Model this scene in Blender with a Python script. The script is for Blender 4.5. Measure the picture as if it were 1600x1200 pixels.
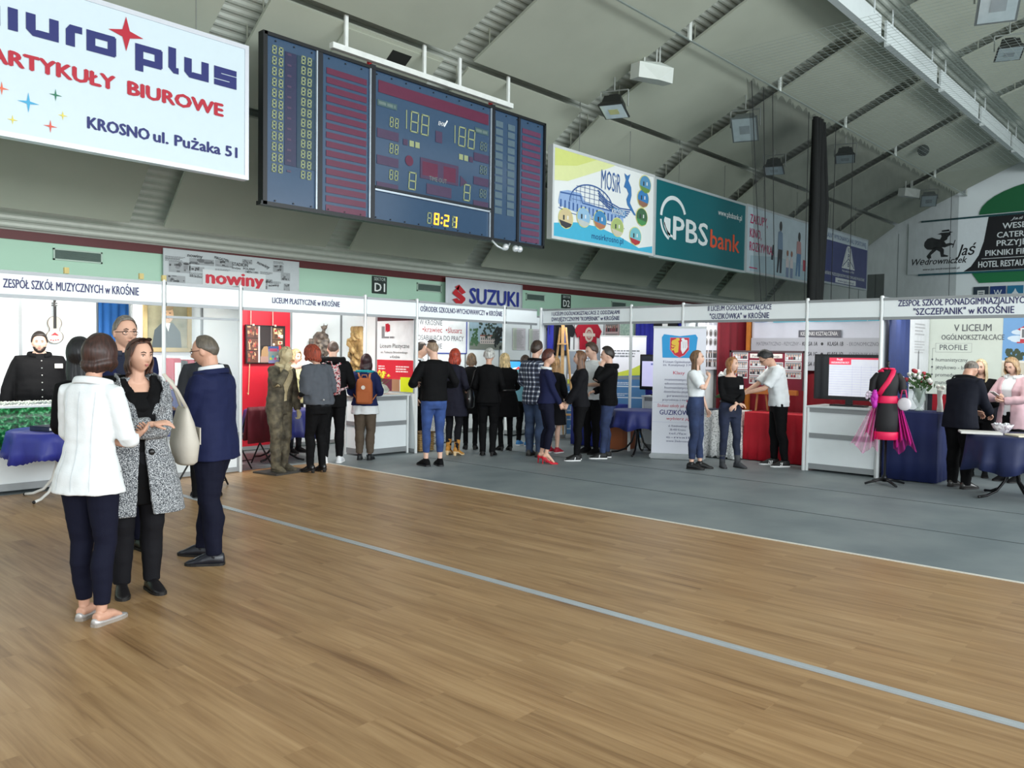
import bpy, bmesh, math, random
import numpy as np
from math import sin, cos, pi, radians as rad
from mathutils import Vector, Matrix, noise

S = bpy.context.scene
COL = S.collection
for o in list(bpy.data.objects):
    bpy.data.objects.remove(o, do_unlink=True)

# ---------------------------------------------------------------- camera
FPX, PITCH, ROLL, YAW, EYE = 1283.159, 0.0379334, 0.0143505, 0.742007, 1.6568
_F = Vector((cos(YAW) * cos(PITCH), sin(YAW) * cos(PITCH), -sin(PITCH)))
_R0 = Vector((sin(YAW), -cos(YAW), 0))
_D0 = _F.cross(_R0)
if _D0.z > 0: _D0 = -_D0
_R = cos(ROLL) * _R0 - sin(ROLL) * _D0
_D = cos(ROLL) * _D0 + sin(ROLL) * _R0
cd = bpy.data.cameras.new('camera')
cd.sensor_fit = 'HORIZONTAL'; cd.sensor_width = 36.0
cd.lens = FPX / 1600 * 36.0
cd.clip_start = 0.05; cd.clip_end = 200
cam = bpy.data.objects.new('camera', cd)
COL.objects.link(cam)
m = Matrix.Identity(4)
for i in range(3):
    m[i][0] = _R[i]; m[i][1] = -_D[i]; m[i][2] = -_F[i]
m[0][3], m[1][3], m[2][3] = 0, 0, EYE
cam.matrix_world = m
S.camera = cam

# ---------------------------------------------------------------- light
W = bpy.data.worlds.new('daylight'); S.world = W
W.use_nodes = True
bg = W.node_tree.nodes['Background']
bg.inputs[0].default_value = (0.87, 0.96, 1.0, 1)
bg.inputs[1].default_value = 0.62

def area(name, loc, rot, sx, sy, power, col=(1, 1, 1)):
    l = bpy.data.lights.new(name, 'AREA'); l.shape = 'RECTANGLE'
    l.size = sx; l.size_y = sy; l.energy = power; l.color = col
    o = bpy.data.objects.new(name, l); COL.objects.link(o)
    o.location = loc; o.rotation_euler = rot
    return o
# added area light standing in for unseen windows behind the camera
area('daylight_fill', (4, -13, 5.2), (rad(90), 0, 0), 40, 4.5, 2700, (0.93, 0.98, 1.0))
# lights hidden behind fascias: lamps inferred in music and art booths, added fills elsewhere
BOOTH_LIGHTS = []
for nm, loc, rot, sx, sy, p in [
        ('lamp_music', (3.4, 10.5, 2.36), (rad(38), 0, 0), 2.6, .12, 34),
        ('lamp_art', (6.9, 10.5, 2.36), (rad(38), 0, 0), 1.7, .12, 34),
        ('fill_school', (10.2, 10.6, 2.36), (rad(38), 0, 0), 2.4, .12, 26),
        ('fill_corner', (12.1, 8.6, 2.36), (rad(38), 0, rad(-90)), 2.4, .12, 12),
        ('fill_red', (12.1, 6.0, 2.36), (rad(38), 0, rad(-90)), 1.8, .12, 12),
        ('fill_right', (12.1, 3.2, 2.36), (rad(38), 0, rad(-90)), 2.4, .12, 12)]:
    BOOTH_LIGHTS.append(area(nm, loc, rot, sx, sy, p, (1.0, .97, .92)))

S.view_settings.view_transform = 'Standard'
S.view_settings.look = 'None'
S.view_settings.gamma = 1
S.view_settings.use_curve_mapping = False
S.view_settings.exposure = 0.95

# ---------------------------------------------------------------- materials
def lin(c):
    c = c / 255.0
    return c / 12.92 if c <= 0.04045 else ((c + 0.055) / 1.055) ** 2.4
def L3(rgb): return (lin(rgb[0]), lin(rgb[1]), lin(rgb[2]), 1.0)
_mats = {}
def M(rgb, rough=.6, metal=0.0, var=.06, scale=8.0, bump=0.0, bscale=60.0, emit=0.0, alpha=1.0, trans=0.0, stretch=None, spec=None):
    key = (tuple(rgb), rough, metal, var, scale, bump, bscale, emit, alpha, trans, stretch, spec)
    if key in _mats: return _mats[key]
    mt = bpy.data.materials.new('surface_%d_%d_%d' % tuple(int(v) for v in rgb))
    mt.use_nodes = True
    nt = mt.node_tree; N = nt.nodes; K = nt.links
    b = N['Principled BSDF']
    c = L3(rgb)
    b.inputs['Base Color'].default_value = c
    b.inputs['Roughness'].default_value = rough
    b.inputs['Metallic'].default_value = metal
    if spec is not None: b.inputs['Specular IOR Level'].default_value = spec
    b.inputs['Alpha'].default_value = alpha
    b.inputs['Transmission Weight'].default_value = trans
    if trans: b.inputs['IOR'].default_value = 1.3
    if emit:
        b.inputs['Emission Color'].default_value = c
        b.inputs['Emission Strength'].default_value = emit
    if var or bump:
        tc = N.new('ShaderNodeTexCoord')
        src = tc.outputs['Object']
        if stretch:
            mp = N.new('ShaderNodeMapping'); mp.inputs['Scale'].default_value = stretch
            K.new(src, mp.inputs['Vector']); src = mp.outputs['Vector']
        if var:
            nz = N.new('ShaderNodeTexNoise'); nz.inputs['Scale'].default_value = scale; nz.inputs['Detail'].default_value = 4
            K.new(src, nz.inputs['Vector'])
            rp = N.new('ShaderNodeValToRGB')
            rp.color_ramp.elements[0].position = .3; rp.color_ramp.elements[1].position = .7
            rp.color_ramp.elements[0].color = (c[0] * (1 - var), c[1] * (1 - var), c[2] * (1 - var), 1)
            rp.color_ramp.elements[1].color = (min(1, c[0] * (1 + var)), min(1, c[1] * (1 + var)), min(1, c[2] * (1 + var)), 1)
            K.new(nz.outputs['Fac'], rp.inputs['Fac']); K.new(rp.outputs['Color'], b.inputs['Base Color'])
        if bump:
            n2 = N.new('ShaderNodeTexNoise'); n2.inputs['Scale'].default_value = bscale; n2.inputs['Detail'].default_value = 3
            K.new(src, n2.inputs['Vector'])
            bp = N.new('ShaderNodeBump'); bp.inputs['Strength'].default_value = bump; bp.inputs['Distance'].default_value = .01
            K.new(n2.outputs['Fac'], bp.inputs['Height']); K.new(bp.outputs['Normal'], b.inputs['Normal'])
    _mats[key] = mt
    return mt
def ramp_noise(rgbs, scale, rough=.7, detail=6, bump=.3, stretch=None, positions=None, metal=0):
    """several colours mixed by noise: stone, wood, tweed, printed fabric"""
    key = ('rn', tuple(map(tuple, rgbs)), scale, rough, detail, bump, stretch, metal)
    if key in _mats: return _mats[key]
    mt = bpy.data.materials.new('mottled_surface'); mt.use_nodes = True
    nt = mt.node_tree; N = nt.nodes; K = nt.links; b = N['Principled BSDF']
    b.inputs['Roughness'].default_value = rough; b.inputs['Metallic'].default_value = metal
    tc = N.new('ShaderNodeTexCoord'); src = tc.outputs['Object']
    if stretch:
        mp = N.new('ShaderNodeMapping'); mp.inputs['Scale'].default_value = stretch
        K.new(src, mp.inputs['Vector']); src = mp.outputs['Vector']
    nz = N.new('ShaderNodeTexNoise'); nz.inputs['Scale'].default_value = scale; nz.inputs['Detail'].default_value = detail
    K.new(src, nz.inputs['Vector'])
    rp = N.new('ShaderNodeValToRGB'); cr = rp.color_ramp
    n = len(rgbs)
    pos = positions or [.32 + .36 * i / (n - 1) for i in range(n)]
    while len(cr.elements) < n: cr.elements.new(.5)
    for i in range(n):
        cr.elements[i].position = pos[i]; cr.elements[i].color = L3(rgbs[i])
    K.new(nz.outputs['Fac'], rp.inputs['Fac']); K.new(rp.outputs['Color'], b.inputs['Base Color'])
    if bump:
        bp = N.new('ShaderNodeBump'); bp.inputs['Strength'].default_value = bump; bp.inputs['Distance'].default_value = .01
        K.new(nz.outputs['Fac'], bp.inputs['Height']); K.new(bp.outputs['Normal'], b.inputs['Normal'])
    _mats[key] = mt
    return mt
def veil(rgb, density, rough=.8, key=None):
    """net or tulle: part of the light passes through"""
    k = ('veil', tuple(rgb), density)
    if k in _mats: return _mats[k]
    mt = bpy.data.materials.new('net_fabric'); mt.use_nodes = True
    nt = mt.node_tree; N = nt.nodes; K = nt.links; b = N['Principled BSDF']
    b.inputs['Base Color'].default_value = L3(rgb); b.inputs['Roughness'].default_value = rough
    tr = N.new('ShaderNodeBsdfTransparent'); mx = N.new('ShaderNodeMixShader')
    tc = N.new('ShaderNodeTexCoord'); nz = N.new('ShaderNodeTexNoise'); nz.inputs['Scale'].default_value = 3
    K.new(tc.outputs['Object'], nz.inputs['Vector'])
    mr = N.new('ShaderNodeMapRange'); mr.inputs['To Min'].default_value = density * .8; mr.inputs['To Max'].default_value = min(1, density * 1.2)
    K.new(nz.outputs['Fac'], mr.inputs['Value']); K.new(mr.outputs['Result'], mx.inputs['Fac'])
    K.new(tr.outputs[0], mx.inputs[1]); K.new(b.outputs[0], mx.inputs[2])
    K.new(mx.outputs[0], N['Material Output'].inputs['Surface'])
    _mats[k] = mt
    return mt

WHITE = M((236, 240, 240), .45, var=.015)
ALU = M((176, 180, 180), .35, .6, var=.03)
ALUW = M((222, 226, 226), .35, .1, var=.02)
BLACK = M((16, 16, 18), .5, var=.1)
GLASS = None

# ---------------------------------------------------------------- mesh helpers
def obj(name, bm, mats, parent=None, smooth=False, loc=None):
    me = bpy.data.meshes.new(name)
    bmesh.ops.recalc_face_normals(bm, faces=bm.faces[:])
    bm.to_mesh(me); bm.free()
    if not isinstance(mats, (list, tuple)): mats = [mats]
    for mt in mats: me.materials.append(mt)
    if smooth:
        for p in me.polygons: p.use_smooth = True
    o = bpy.data.objects.new(name, me); COL.objects.link(o)
    if parent is not None: o.parent = parent
    if loc is not None: o.location = loc
    return o
def empty(name, loc=(0, 0, 0), rz=0.0):
    o = bpy.data.objects.new(name, None); COL.objects.link(o)
    o.empty_display_size = .1
    o.location = loc; o.rotation_euler = (0, 0, rz)
    return o
def tag(o, label=None, cat=None, group=None, kind=None):
    if label: o['label'] = label
    if cat: o['category'] = cat
    if group: o['group'] = group
    if kind: o['kind'] = kind
    return o
def box(bm, c, s, rz=0.0, mi=0, bev=0.0, mat=None):
    r = bmesh.ops.create_cube(bm, size=1.0)
    mt = Matrix.Translation(c) @ (mat if mat is not None else Matrix.Rotation(rz, 4, 'Z')) @ Matrix.Diagonal((s[0], s[1], s[2], 1))
    bmesh.ops.transform(bm, matrix=mt, verts=r['verts'])
    fs = set()
    for v in r['verts']: fs.update(v.link_faces)
    for f in fs: f.material_index = mi
    if bev:
        es = set()
        for v in r['verts']: es.update(v.link_edges)
        bmesh.ops.bevel(bm, geom=list(es), offset=bev, segments=2, affect='EDGES')
    return r['verts']
def bx(bm, x0, x1, y0, y1, z0, z1, mi=0, bev=0.0):
    return box(bm, ((x0 + x1) / 2, (y0 + y1) / 2, (z0 + z1) / 2), (abs(x1 - x0), abs(y1 - y0), abs(z1 - z0)), mi=mi, bev=bev)
def loft(bm, rings, mi=0, closed=True, cap=True):
    vs = [[bm.verts.new(p) for p in r] for r in rings]
    n = len(rings[0])
    for a, b in zip(vs, vs[1:]):
        for i in range(n if closed else n - 1):
            j = (i + 1) % n
            try:
                f = bm.faces.new((a[i], a[j], b[j], b[i])); f.material_index = mi
            except ValueError: pass
    if cap and closed:
        for r in (vs[0][::-1], vs[-1]):
            try: f = bm.faces.new(r); f.material_index = mi
            except ValueError: pass
    return vs
def frames(pts, hint):
    pts = [Vector(p) for p in pts]
    out = []
    prev = None
    for i, p in enumerate(pts):
        a = pts[max(0, i - 1)]; b = pts[min(len(pts) - 1, i + 1)]
        t = (b - a)
        t = t.normalized() if t.length > 1e-9 else Vector((0, 0, 1))
        h = prev if prev is not None else Vector(hint)
        u = h - t * h.dot(t)
        if u.length < 1e-5:
            u = Vector((1, 0, 0)) - t * t.x
            if u.length < 1e-3: u = Vector((0, 1, 0)) - t * t.y
        u.normalize(); prev = u
        out.append((p, t, u, t.cross(u)))
    return out
def tube(bm, pts, radii, n=10, hint=(1, 0, 0), mi=0, cap=True, round_ends=False):
    fr = frames(pts, hint)
    rings = []
    for i, ((p, t, u, w), r) in enumerate(zip(fr, radii)):
        ra, rb = r if isinstance(r, (tuple, list)) else (r, r)
        if round_ends and i == 0:
            for k in (.35, .75):
                s = math.sqrt(1 - (1 - k) ** 2)
                rings.append([p - t * min(ra, rb) * (1 - k) * .9 + u * ra * s * cos(2 * pi * j / n) + w * rb * s * sin(2 * pi * j / n) for j in range(n)])
        rings.append([p + u * ra * cos(2 * pi * j / n) + w * rb * sin(2 * pi * j / n) for j in range(n)])
        if round_ends and i == len(fr) - 1:
            for k in (.75, .35):
                s = math.sqrt(1 - (1 - k) ** 2)
                rings.append([p + t * min(ra, rb) * (1 - k) * .9 + u * ra * s * cos(2 * pi * j / n) + w * rb * s * sin(2 * pi * j / n) for j in range(n)])
    return loft(bm, rings, mi=mi, cap=cap)
def lathe(bm, prof, n=24, c=(0, 0, 0), mi=0, cap=True):
    rings = [[Vector((c[0] + r * cos(2 * pi * j / n), c[1] + r * sin(2 * pi * j / n), c[2] + z)) for j in range(n)] for r, z in prof]
    return loft(bm, rings, mi=mi, cap=cap)
def ball(bm, c, r, u=12, v=8, mi=0):
    rx, ry, rz = r if isinstance(r, (tuple, list)) else (r, r, r)
    q = bmesh.ops.create_uvsphere(bm, u_segments=u, v_segments=v, radius=1.0)
    bmesh.ops.transform(bm, matrix=Matrix.Translation(c) @ Matrix.Diagonal((rx, ry, rz, 1)), verts=q['verts'])
    for vv in q['verts']:
        for f in vv.link_faces: f.material_index = mi; f.smooth = True
    return q['verts']
def smoothen(o):
    for p in o.data.polygons: p.use_smooth = True
    return o
def dup_tree(o, parent=None, deep=True):
    c = o.copy(); COL.objects.link(c)
    if parent is not None: c.parent = parent
    if deep:
        for ch in list(o.children): dup_tree(ch, c)
    return c

# ---------------------------------------------------------------- printed graphics and lettering
_txt = {}
def text_geo(s, bold=0.0, shear=0.0, space=1.0):
    key = (s, bold, shear, space)
    if key in _txt: return _txt[key]
    c = bpy.data.curves.new('txt', 'FONT'); c.body = s; c.size = 1.0
    c.offset = bold; c.shear = shear; c.resolution_u = 2; c.space_character = space
    o = bpy.data.objects.new('txt', c); COL.objects.link(o)
    dg = bpy.context.evaluated_depsgraph_get(); dg.update()
    me = o.evaluated_get(dg).to_mesh()
    vs = [(v.co.x, v.co.y) for v in me.vertices]; fs = [tuple(p.vertices) for p in me.polygons]
    o.evaluated_get(dg).to_mesh_clear()
    bpy.data.objects.remove(o); bpy.data.curves.remove(c)
    _txt[key] = (vs, fs)
    return _txt[key]
CAP = None
class Print:
    """flat coloured shapes and letters on a board: u to the right, v up, layers 1.5 mm apart"""
    def __init__(s, O, U, V, step=.0015):
        s.O = Vector(O); s.U = Vector(U).normalized(); s.V = Vector(V).normalized(); s.N = s.U.cross(s.V)
        s.step = step; s.bm = bmesh.new(); s.mats = []; s.k = {}
    def mi(s, mat):
        if not isinstance(mat, bpy.types.Material): mat = M(mat, .5, var=.02)
        if mat.name not in s.k: s.k[mat.name] = len(s.mats); s.mats.append(mat)
        return s.k[mat.name]
    def P(s, u, v, l): return s.O + s.U * u + s.V * v + s.N * (s.step * l)
    def poly(s, pts, mat, l=1):
        try:
            f = s.bm.faces.new([s.bm.verts.new(s.P(u, v, l)) for u, v in pts]); f.material_index = s.mi(mat)
        except ValueError: pass
    def rect(s, u, v, w, h, mat, l=1): s.poly([(u, v), (u + w, v), (u + w, v + h), (u, v + h)], mat, l)
    def ell(s, cu, cv, ru, rv, mat, l=1, n=24, a0=0, a1=360):
        full = abs(a1 - a0) >= 360
        s.poly([(cu + ru * cos(rad(a0 + (a1 - a0) * i / (n if full else n - 1))), cv + rv * sin(rad(a0 + (a1 - a0) * i / (n if full else n - 1)))) for i in range(n)], mat, l)
    def ring(s, cu, cv, ru, rv, w, mat, l=1, n=28, a0=0, a1=360):
        for i in range(n):
            t0 = rad(a0 + (a1 - a0) * i / n); t1 = rad(a0 + (a1 - a0) * (i + 1) / n)
            s.poly([(cu + ru * cos(t0), cv + rv * sin(t0)), (cu + ru * cos(t1), cv + rv * sin(t1)), (cu + (ru - w) * cos(t1), cv + (rv - w) * sin(t1)), (cu + (ru - w) * cos(t0), cv + (rv - w) * sin(t0))], mat, l)
    def line(s, pts, w, mat, l=1):
        for (a, b), (c, d) in zip(pts, pts[1:]):
            t = Vector((c - a, d - b)); t.normalize(); q = Vector((-t.y, t.x)) * w / 2
            s.poly([(a + q.x, b + q.y), (a - q.x, b - q.y), (c - q.x, d - q.y), (c + q.x, d + q.y)], mat, l)
    def star(s, cu, cv, r, mat, l=1, inner=.2, n=4, rot=90, sx=1.0):
        s.poly([(cu + sx * r * (1 if i % 2 == 0 else inner) * cos(rad(rot + i * 180 / n)), cv + r * (1 if i % 2 == 0 else inner) * sin(rad(rot + i * 180 / n))) for i in range(2 * n)], mat, l)
    def text(s, t, u, v, h, mat, l=2, w=None, bold=.012, shear=0.0, align='l', sx=.8, rot=0.0, space=1.0):
        """h = capital height, w = exact width if given"""
        global CAP
        if CAP is None:
            CAP = max(y for x, y in text_geo('H')[0])
        vs, fs = text_geo(t, 0.0, shear, space)
        if not vs: return
        x0 = min(x for x, y in vs); x1 = max(x for x, y in vs)
        ky = h / CAP
        kx = (w / (x1 - x0)) if w else ky * sx
        ww = (x1 - x0) * kx
        off = {'l': 0, 'c': -ww / 2, 'r': -ww}[align]
        cr, sr = cos(rad(rot)), sin(rad(rot))
        mi = s.mi(mat); bv = []
        for x, y in vs:
            a = (x - x0) * kx + off; b = y * ky
            bv.append(s.bm.verts.new(s.P(u + a * cr - b * sr, v + a * sr + b * cr, l)))
        for f in fs:
            try: s.bm.faces.new([bv[i] for i in f]).material_index = mi
            except ValueError: pass
        if bold > .004:      # heavier strokes: the same letters set again a hair to each side
            for a, b, q in ((bold, 0, .2), (-bold, 0, .4), (0, bold * .6, .6), (0, -bold * .6, .8)):
                s.text(t, u + a * h * cr - b * h * sr, v + a * h * sr + b * h * cr, h, mat, l + q, w, 0, shear, align, sx, rot, space)
    def lines(s, u, v, w, n, dv, h, mat, l=2, seed=0, jag=.3):
        """rows of small unreadable print"""
        r = random.Random(seed)
        for i in range(n):
            x = 0; ww = w * (1 - jag * r.random())
            while x < ww:
                k = min(ww - x, h * r.uniform(1.2, 4.5)); s.rect(u + x, v - i * dv, k, h, mat, l); x += k + h * .5
    def photo(s, u, v, w, h, pal, l=2, seed=0, n=14):
        r = random.Random(seed); s.rect(u, v, w, h, pal[0], l)
        for i in range(n):
            a = w * r.uniform(.06, .3); b = h * r.uniform(.08, .4)
            x = u + r.uniform(0, w - a); y = v + r.uniform(0, h - b); c = pal[r.randrange(1, len(pal))]
            if r.random() < .5: s.ell(x + a / 2, y + b / 2, a / 2, b / 2, c, l + 1 + i * .1, n=10)
            else: s.rect(x, y, a, b, c, l + 1 + i * .1)
    def crowd(s, u, v, w, h, pal, l=2, seed=0, rows=2, cols=6):
        """a group photograph: small heads over clothes"""
        r = random.Random(seed); s.rect(u, v, w, h, pal[0], l)
        for j in range(rows):
            for i in range(cols):
                x = u + w * (i + .5 + r.uniform(-.1, .1)) / cols; y = v + h * (.62 - .3 * j / max(1, rows) + r.uniform(-.03, .03)); q = w / cols * .36
                s.rect(x - q, v + h * .05, 2 * q, max(.001, y - v - h * .05), pal[1 + r.randrange(len(pal) - 1)], l + 1 + j * .2)
                s.ell(x, y + q * .7, q * .6, q * .8, (196, 160, 140), l + 1.1 + j * .2, n=8)
    def build(s, name, parent=None):
        me = bpy.data.meshes.new(name); s.bm.to_mesh(me); s.bm.free()
        for mt in s.mats: me.materials.append(mt)
        o = bpy.data.objects.new(name, me); COL.objects.link(o)
        if parent is not None: o.parent = parent
        return o
XP = (1, 0, 0); ZP = (0, 0, 1); YM = (0, -1, 0)
# ================================================================ the hall
def wood_floor():
    mt = bpy.data.materials.new('wood_planks'); mt.use_nodes = True
    nt = mt.node_tree; N = nt.nodes; K = nt.links; b = N['Principled BSDF']
    tc = N.new('ShaderNodeTexCoord')
    mp = N.new('ShaderNodeMapping'); mp.inputs['Rotation'].default_value = (0, 0, rad(90))
    K.new(tc.outputs['Object'], mp.inputs['Vector'])
    br = N.new('ShaderNodeTexBrick')
    br.inputs['Color1'].default_value = (.25, .25, .25, 1); br.inputs['Color2'].default_value = (.75, .75, .75, 1)
    br.inputs['Mortar'].default_value = (.42, .42, .42, 1)
    br.inputs['Scale'].default_value = 1.0; br.inputs['Mortar Size'].default_value = .0012
    br.inputs['Brick Width'].default_value = 1.22; br.inputs['Row Height'].default_value = .18
    br.offset = .37; br.inputs['Bias'].default_value = 0
    K.new(mp.outputs['Vector'], br.inputs['Vector'])
    # each plank shifts the grain
    sc = N.new('ShaderNodeMapping'); sc.inputs['Scale'].default_value = (1.2, 26, 1)
    ad = N.new('ShaderNodeVectorMath'); ad.operation = 'MULTIPLY_ADD'
    K.new(br.outputs['Color'], ad.inputs[0]); ad.inputs[1].default_value = (31, 17, 5)
    K.new(mp.outputs['Vector'], ad.inputs[2]); K.new(ad.outputs[0], sc.inputs['Vector'])
    g = N.new('ShaderNodeTexNoise'); g.inputs['Scale'].default_value = 1.0; g.inputs['Detail'].default_value = 8; g.inputs['Roughness'].default_value = .6
    g.inputs['Distortion'].default_value = .6
    K.new(sc.outputs['Vector'], g.inputs['Vector'])
    g2 = N.new('ShaderNodeTexNoise'); g2.inputs['Scale'].default_value = 1.0; g2.inputs['Detail'].default_value = 3
    s2 = N.new('ShaderNodeMapping'); s2.inputs['Scale'].default_value = (.9, 7, 1)
    K.new(ad.outputs[0], s2.inputs['Vector']); K.new(s2.outputs['Vector'], g2.inputs['Vector'])
    mx = N.new('ShaderNodeMath'); mx.operation = 'MULTIPLY_ADD'; mx.inputs[1].default_value = .55
    K.new(g.outputs['Fac'], mx.inputs[0])
    m2 = N.new('ShaderNodeMath'); m2.operation = 'MULTIPLY'; m2.inputs[1].default_value = .45
    K.new(g2.outputs['Fac'], m2.inputs[0]); K.new(m2.outputs[0], mx.inputs[2])
    rp = N.new('ShaderNodeValToRGB'); cr = rp.color_ramp
    cols = [(.30, (122, 90, 58)), (.44, (156, 122, 84)), (.56, (173, 139, 99)), (.72, (190, 157, 117))]
    while len(cr.elements) < 4: cr.elements.new(.5)
    for e, (p, c) in zip(cr.elements, cols): e.position = p; e.color = L3(c)
    K.new(mx.outputs[0], rp.inputs['Fac'])
    hv = N.new('ShaderNodeHueSaturation'); K.new(rp.outputs['Color'], hv.inputs['Color'])
    mr = N.new('ShaderNodeMapRange'); mr.inputs['From Min'].default_value = .25; mr.inputs['From Max'].default_value = .75
    mr.inputs['To Min'].default_value = .93; mr.inputs['To Max'].default_value = 1.05
    K.new(br.outputs['Color'], mr.inputs['Value']); K.new(mr.outputs['Result'], hv.inputs['Value'])
    K.new(hv.outputs['Color'], b.inputs['Base Color'])
    b.inputs['Roughness'].default_value = .38
    b.inputs['Specular IOR Level'].default_value = .35
    bp = N.new('ShaderNodeBump'); bp.inputs['Strength'].default_value = .08; bp.inputs['Distance'].default_value = .004
    K.new(mx.outputs[0], bp.inputs['Height']); K.new(bp.outputs['Normal'], b.inputs['Normal'])
    return mt
bm = bmesh.new(); bx(bm, -10, 7.05, -8, 10.22, -.06, 0)
tag(obj('floor', bm, wood_floor()), kind='structure')
def carpet():
    mt = ramp_noise([(112, 122, 126), (124, 133, 136), (134, 142, 144)], 1.3, rough=.55, bump=0, detail=8)
    return mt
bm = bmesh.new(); bx(bm, 7.05, 36, -8, 10.22, -.06, -.002); bx(bm, -10, 36, 10.22, 16, -.06, -.002)
tag(obj('floor', bm, carpet()), kind='structure')
bm = bmesh.new(); bx(bm, 4.235, 4.305, -8, 10.2, 0, .006, bev=.002)
bx(bm, 4.262, 4.266, -8, 10.2, .006, .0075); bx(bm, 4.274, 4.278, -8, 10.2, .006, .0075)
tag(obj('trim_1', bm, M((196, 202, 206), .3, .35, var=.03)), kind='structure')
bm = bmesh.new(); bx(bm, 7.02, 7.05, -8, 10.2, 0, .006)
tag(obj('trim_2', bm, M((225, 222, 212), .4, var=.03)), kind='structure')
bm = bmesh.new()
for x in (8.55, 10.2): bx(bm, x, x + .012, -8, 9.6, -.001, .0015)
tag(obj('trim_3', bm, M((84, 92, 96), .6, var=.03)), kind='structure')

# roof: a corrugated sheet, acoustic panels hang below it
PROF = [(14.6, 3.81), (14.08, 4.37), (13.8, 4.67), (12.72, 5.62), (11.8, 6.32), (10.95, 6.91), (10.85, 6.97), (9.37, 7.64), (7.81, 8.33), (6.45, 8.92), (5.9, 9.12), (4.0, 9.72), (1.8, 10.2), (-1, 10.45), (-5, 10.2)]
def along(y):
    for (a, b), (c, d) in zip(PROF, PROF[1:]):
        if a >= y >= c: return b + (d - b) * (a - y) / (a - c)
    return PROF[0][1] if y > PROF[0][0] else PROF[-1][1]
def shell(y, d):
    """point at distance d outside the panel profile"""
    e = .15; t = Vector((-2 * e, along(y - e) - along(y + e))); t.normalize()
    n = Vector((-t.y, t.x))
    if n.y < 0: n = -n
    return y + n.x * d, along(y) + n.y * d
XG = 34.6
bm = bmesh.new()
ys = np.concatenate([np.linspace(14.6, -5, 60)])
path = [Vector((15.32, 3.55)), Vector((15.02, 3.9)), ] + [Vector(shell(y, .33)) for y in np.linspace(14.35, -5, 50)]
seg = []
acc = 0
pts = []
for a, b in zip(path, path[1:]):
    n = max(1, int((b - a).length / .035)); 
    for i in range(n): pts.append(a + (b - a) * i / n)
pts.append(path[-1])
top = []
for i, p in enumerate(pts):
    t = (pts[min(i + 1, len(pts) - 1)] - pts[max(i - 1, 0)]).normalized(); n = Vector((-t.y, t.x))
    if n.y < 0: n = -n
    k = (i % 4)
    top.append(p + n * (.022 if k in (0, 1) else -.0))
rows = [[bm.verts.new((x, q.x, q.y)) for q in top] for x in (-8, XG)]
for i in range(len(top) - 1):
    bm.faces.new((rows[0][i], rows[0][i + 1], rows[1][i + 1], rows[1][i]))
roof = tag(obj('ceiling', bm, M((192, 198, 188), .5, .1, var=.04)), kind='structure')
PANEL = M((168, 173, 158), .75, var=.04, scale=1.2)
def panel(x0, x1, ys, parent, th=.05, d0=0.0):
    bm = bmesh.new()
    lo = [shell(y, d0) for y in ys]; hi = [shell(y, d0 + th) for y in ys]
    loop = [Vector((0, a, b)) for a, b in lo] + [Vector((0, a, b)) for a, b in hi[::-1]]
    loft(bm, [[p + Vector((x0, 0, 0)) for p in loop], [p + Vector((x1, 0, 0)) for p in loop]])
    # hanger rods up to the sheet
    for y in (ys[0] - .35, (ys[0] + ys[-1]) / 2, ys[-1] + .35):
        for x in (x0 + .06, x1 - .06):
            a = shell(y, d0 + th); b = shell(y, .33)
            tube(bm, [(x, a[0], a[1]), (x, a[0], a[1] + (b[1] - a[1]) * 1.6)], [.012, .012], n=5)
    return obj('acoustic_panel', bm, PANEL, parent)
ROWS = [[14.6, 14.08, 13.8, 12.78], [12.64, 11.8, 11.0], [10.86, 9.37, 7.81, 6.5], [5.85, 4.0, 1.9], [1.78, -1, -2]]
for k in range(-3, 7):
    x0 = 6.66 + 4.035 * k; x1 = min(x0 + 3.42, XG - .02)
    for j, r in enumerate(ROWS):
        if k < 0 and j > 2: continue
        panel(x0, x1, r, roof, d0=0.0 if j != 2 else .0)
# raised service panel over the scoreboard; a dark slab paints its opening's shade
bm = bmesh.new()
def svc(x0, x1, y0, y1, d=-.03):
    lo = [shell(y, d) for y in (y0, y1)]; hi = [shell(y, d + .03) for y in (y0, y1)]
    loop = [Vector((0, a, b)) for a, b in lo] + [Vector((0, a, b)) for a, b in hi[::-1]]
    loft(bm, [[p + Vector((x0, 0, 0)) for p in loop], [p + Vector((x1, 0, 0)) for p in loop]])
svc(8.0, 10.05, 12.0, 11.05); 
obj('service_panel', bm, PANEL, roof)
bm = bmesh.new()
svc(9.0, 9.42, 11.3, 11.12, -.036)
obj('opening_shade', bm, M((22, 24, 20), .9, var=.05), roof)

# long side wall with a dark red band
GREEN = M((168, 205, 182), .6, var=.02, scale=.8)
bm = bmesh.new(); bx(bm, -8, XG, 15.3, 15.5, 0, 3.41)
tag(obj('wall_left', bm, GREEN), kind='structure')
bm = bmesh.new(); bx(bm, -8, XG, 15.26, 15.5, 3.41, 3.56)
tag(obj('trim_4', bm, M((84, 22, 24), .5, var=.06)), kind='structure')
# far gable wall
bm = bmesh.new()
gp = [Vector((XG, 15.5, 0)), Vector((XG, 15.5, 3.6))] + [Vector((XG, *shell(y, .36))) for y in np.linspace(14.35, -5, 40)] + [Vector((XG, -5.2, 0))]
loft(bm, [gp, [p + Vector((.2, 0, 0)) for p in gp]])
tag(obj('wall_end', bm, M((232, 240, 242), .6, var=.02, scale=.5)), kind='structure')
bm = bmesh.new(); bx(bm, XG - .03, XG, 11.45, 12.1, 3.0, 5.05); bx(bm, XG - .04, XG, 11.76, 11.80, 3.0, 5.05, mi=1)
tag(obj('door_1', bm, [M((96, 102, 100), .5), M((60, 64, 64), .5)]), kind='structure')
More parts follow.
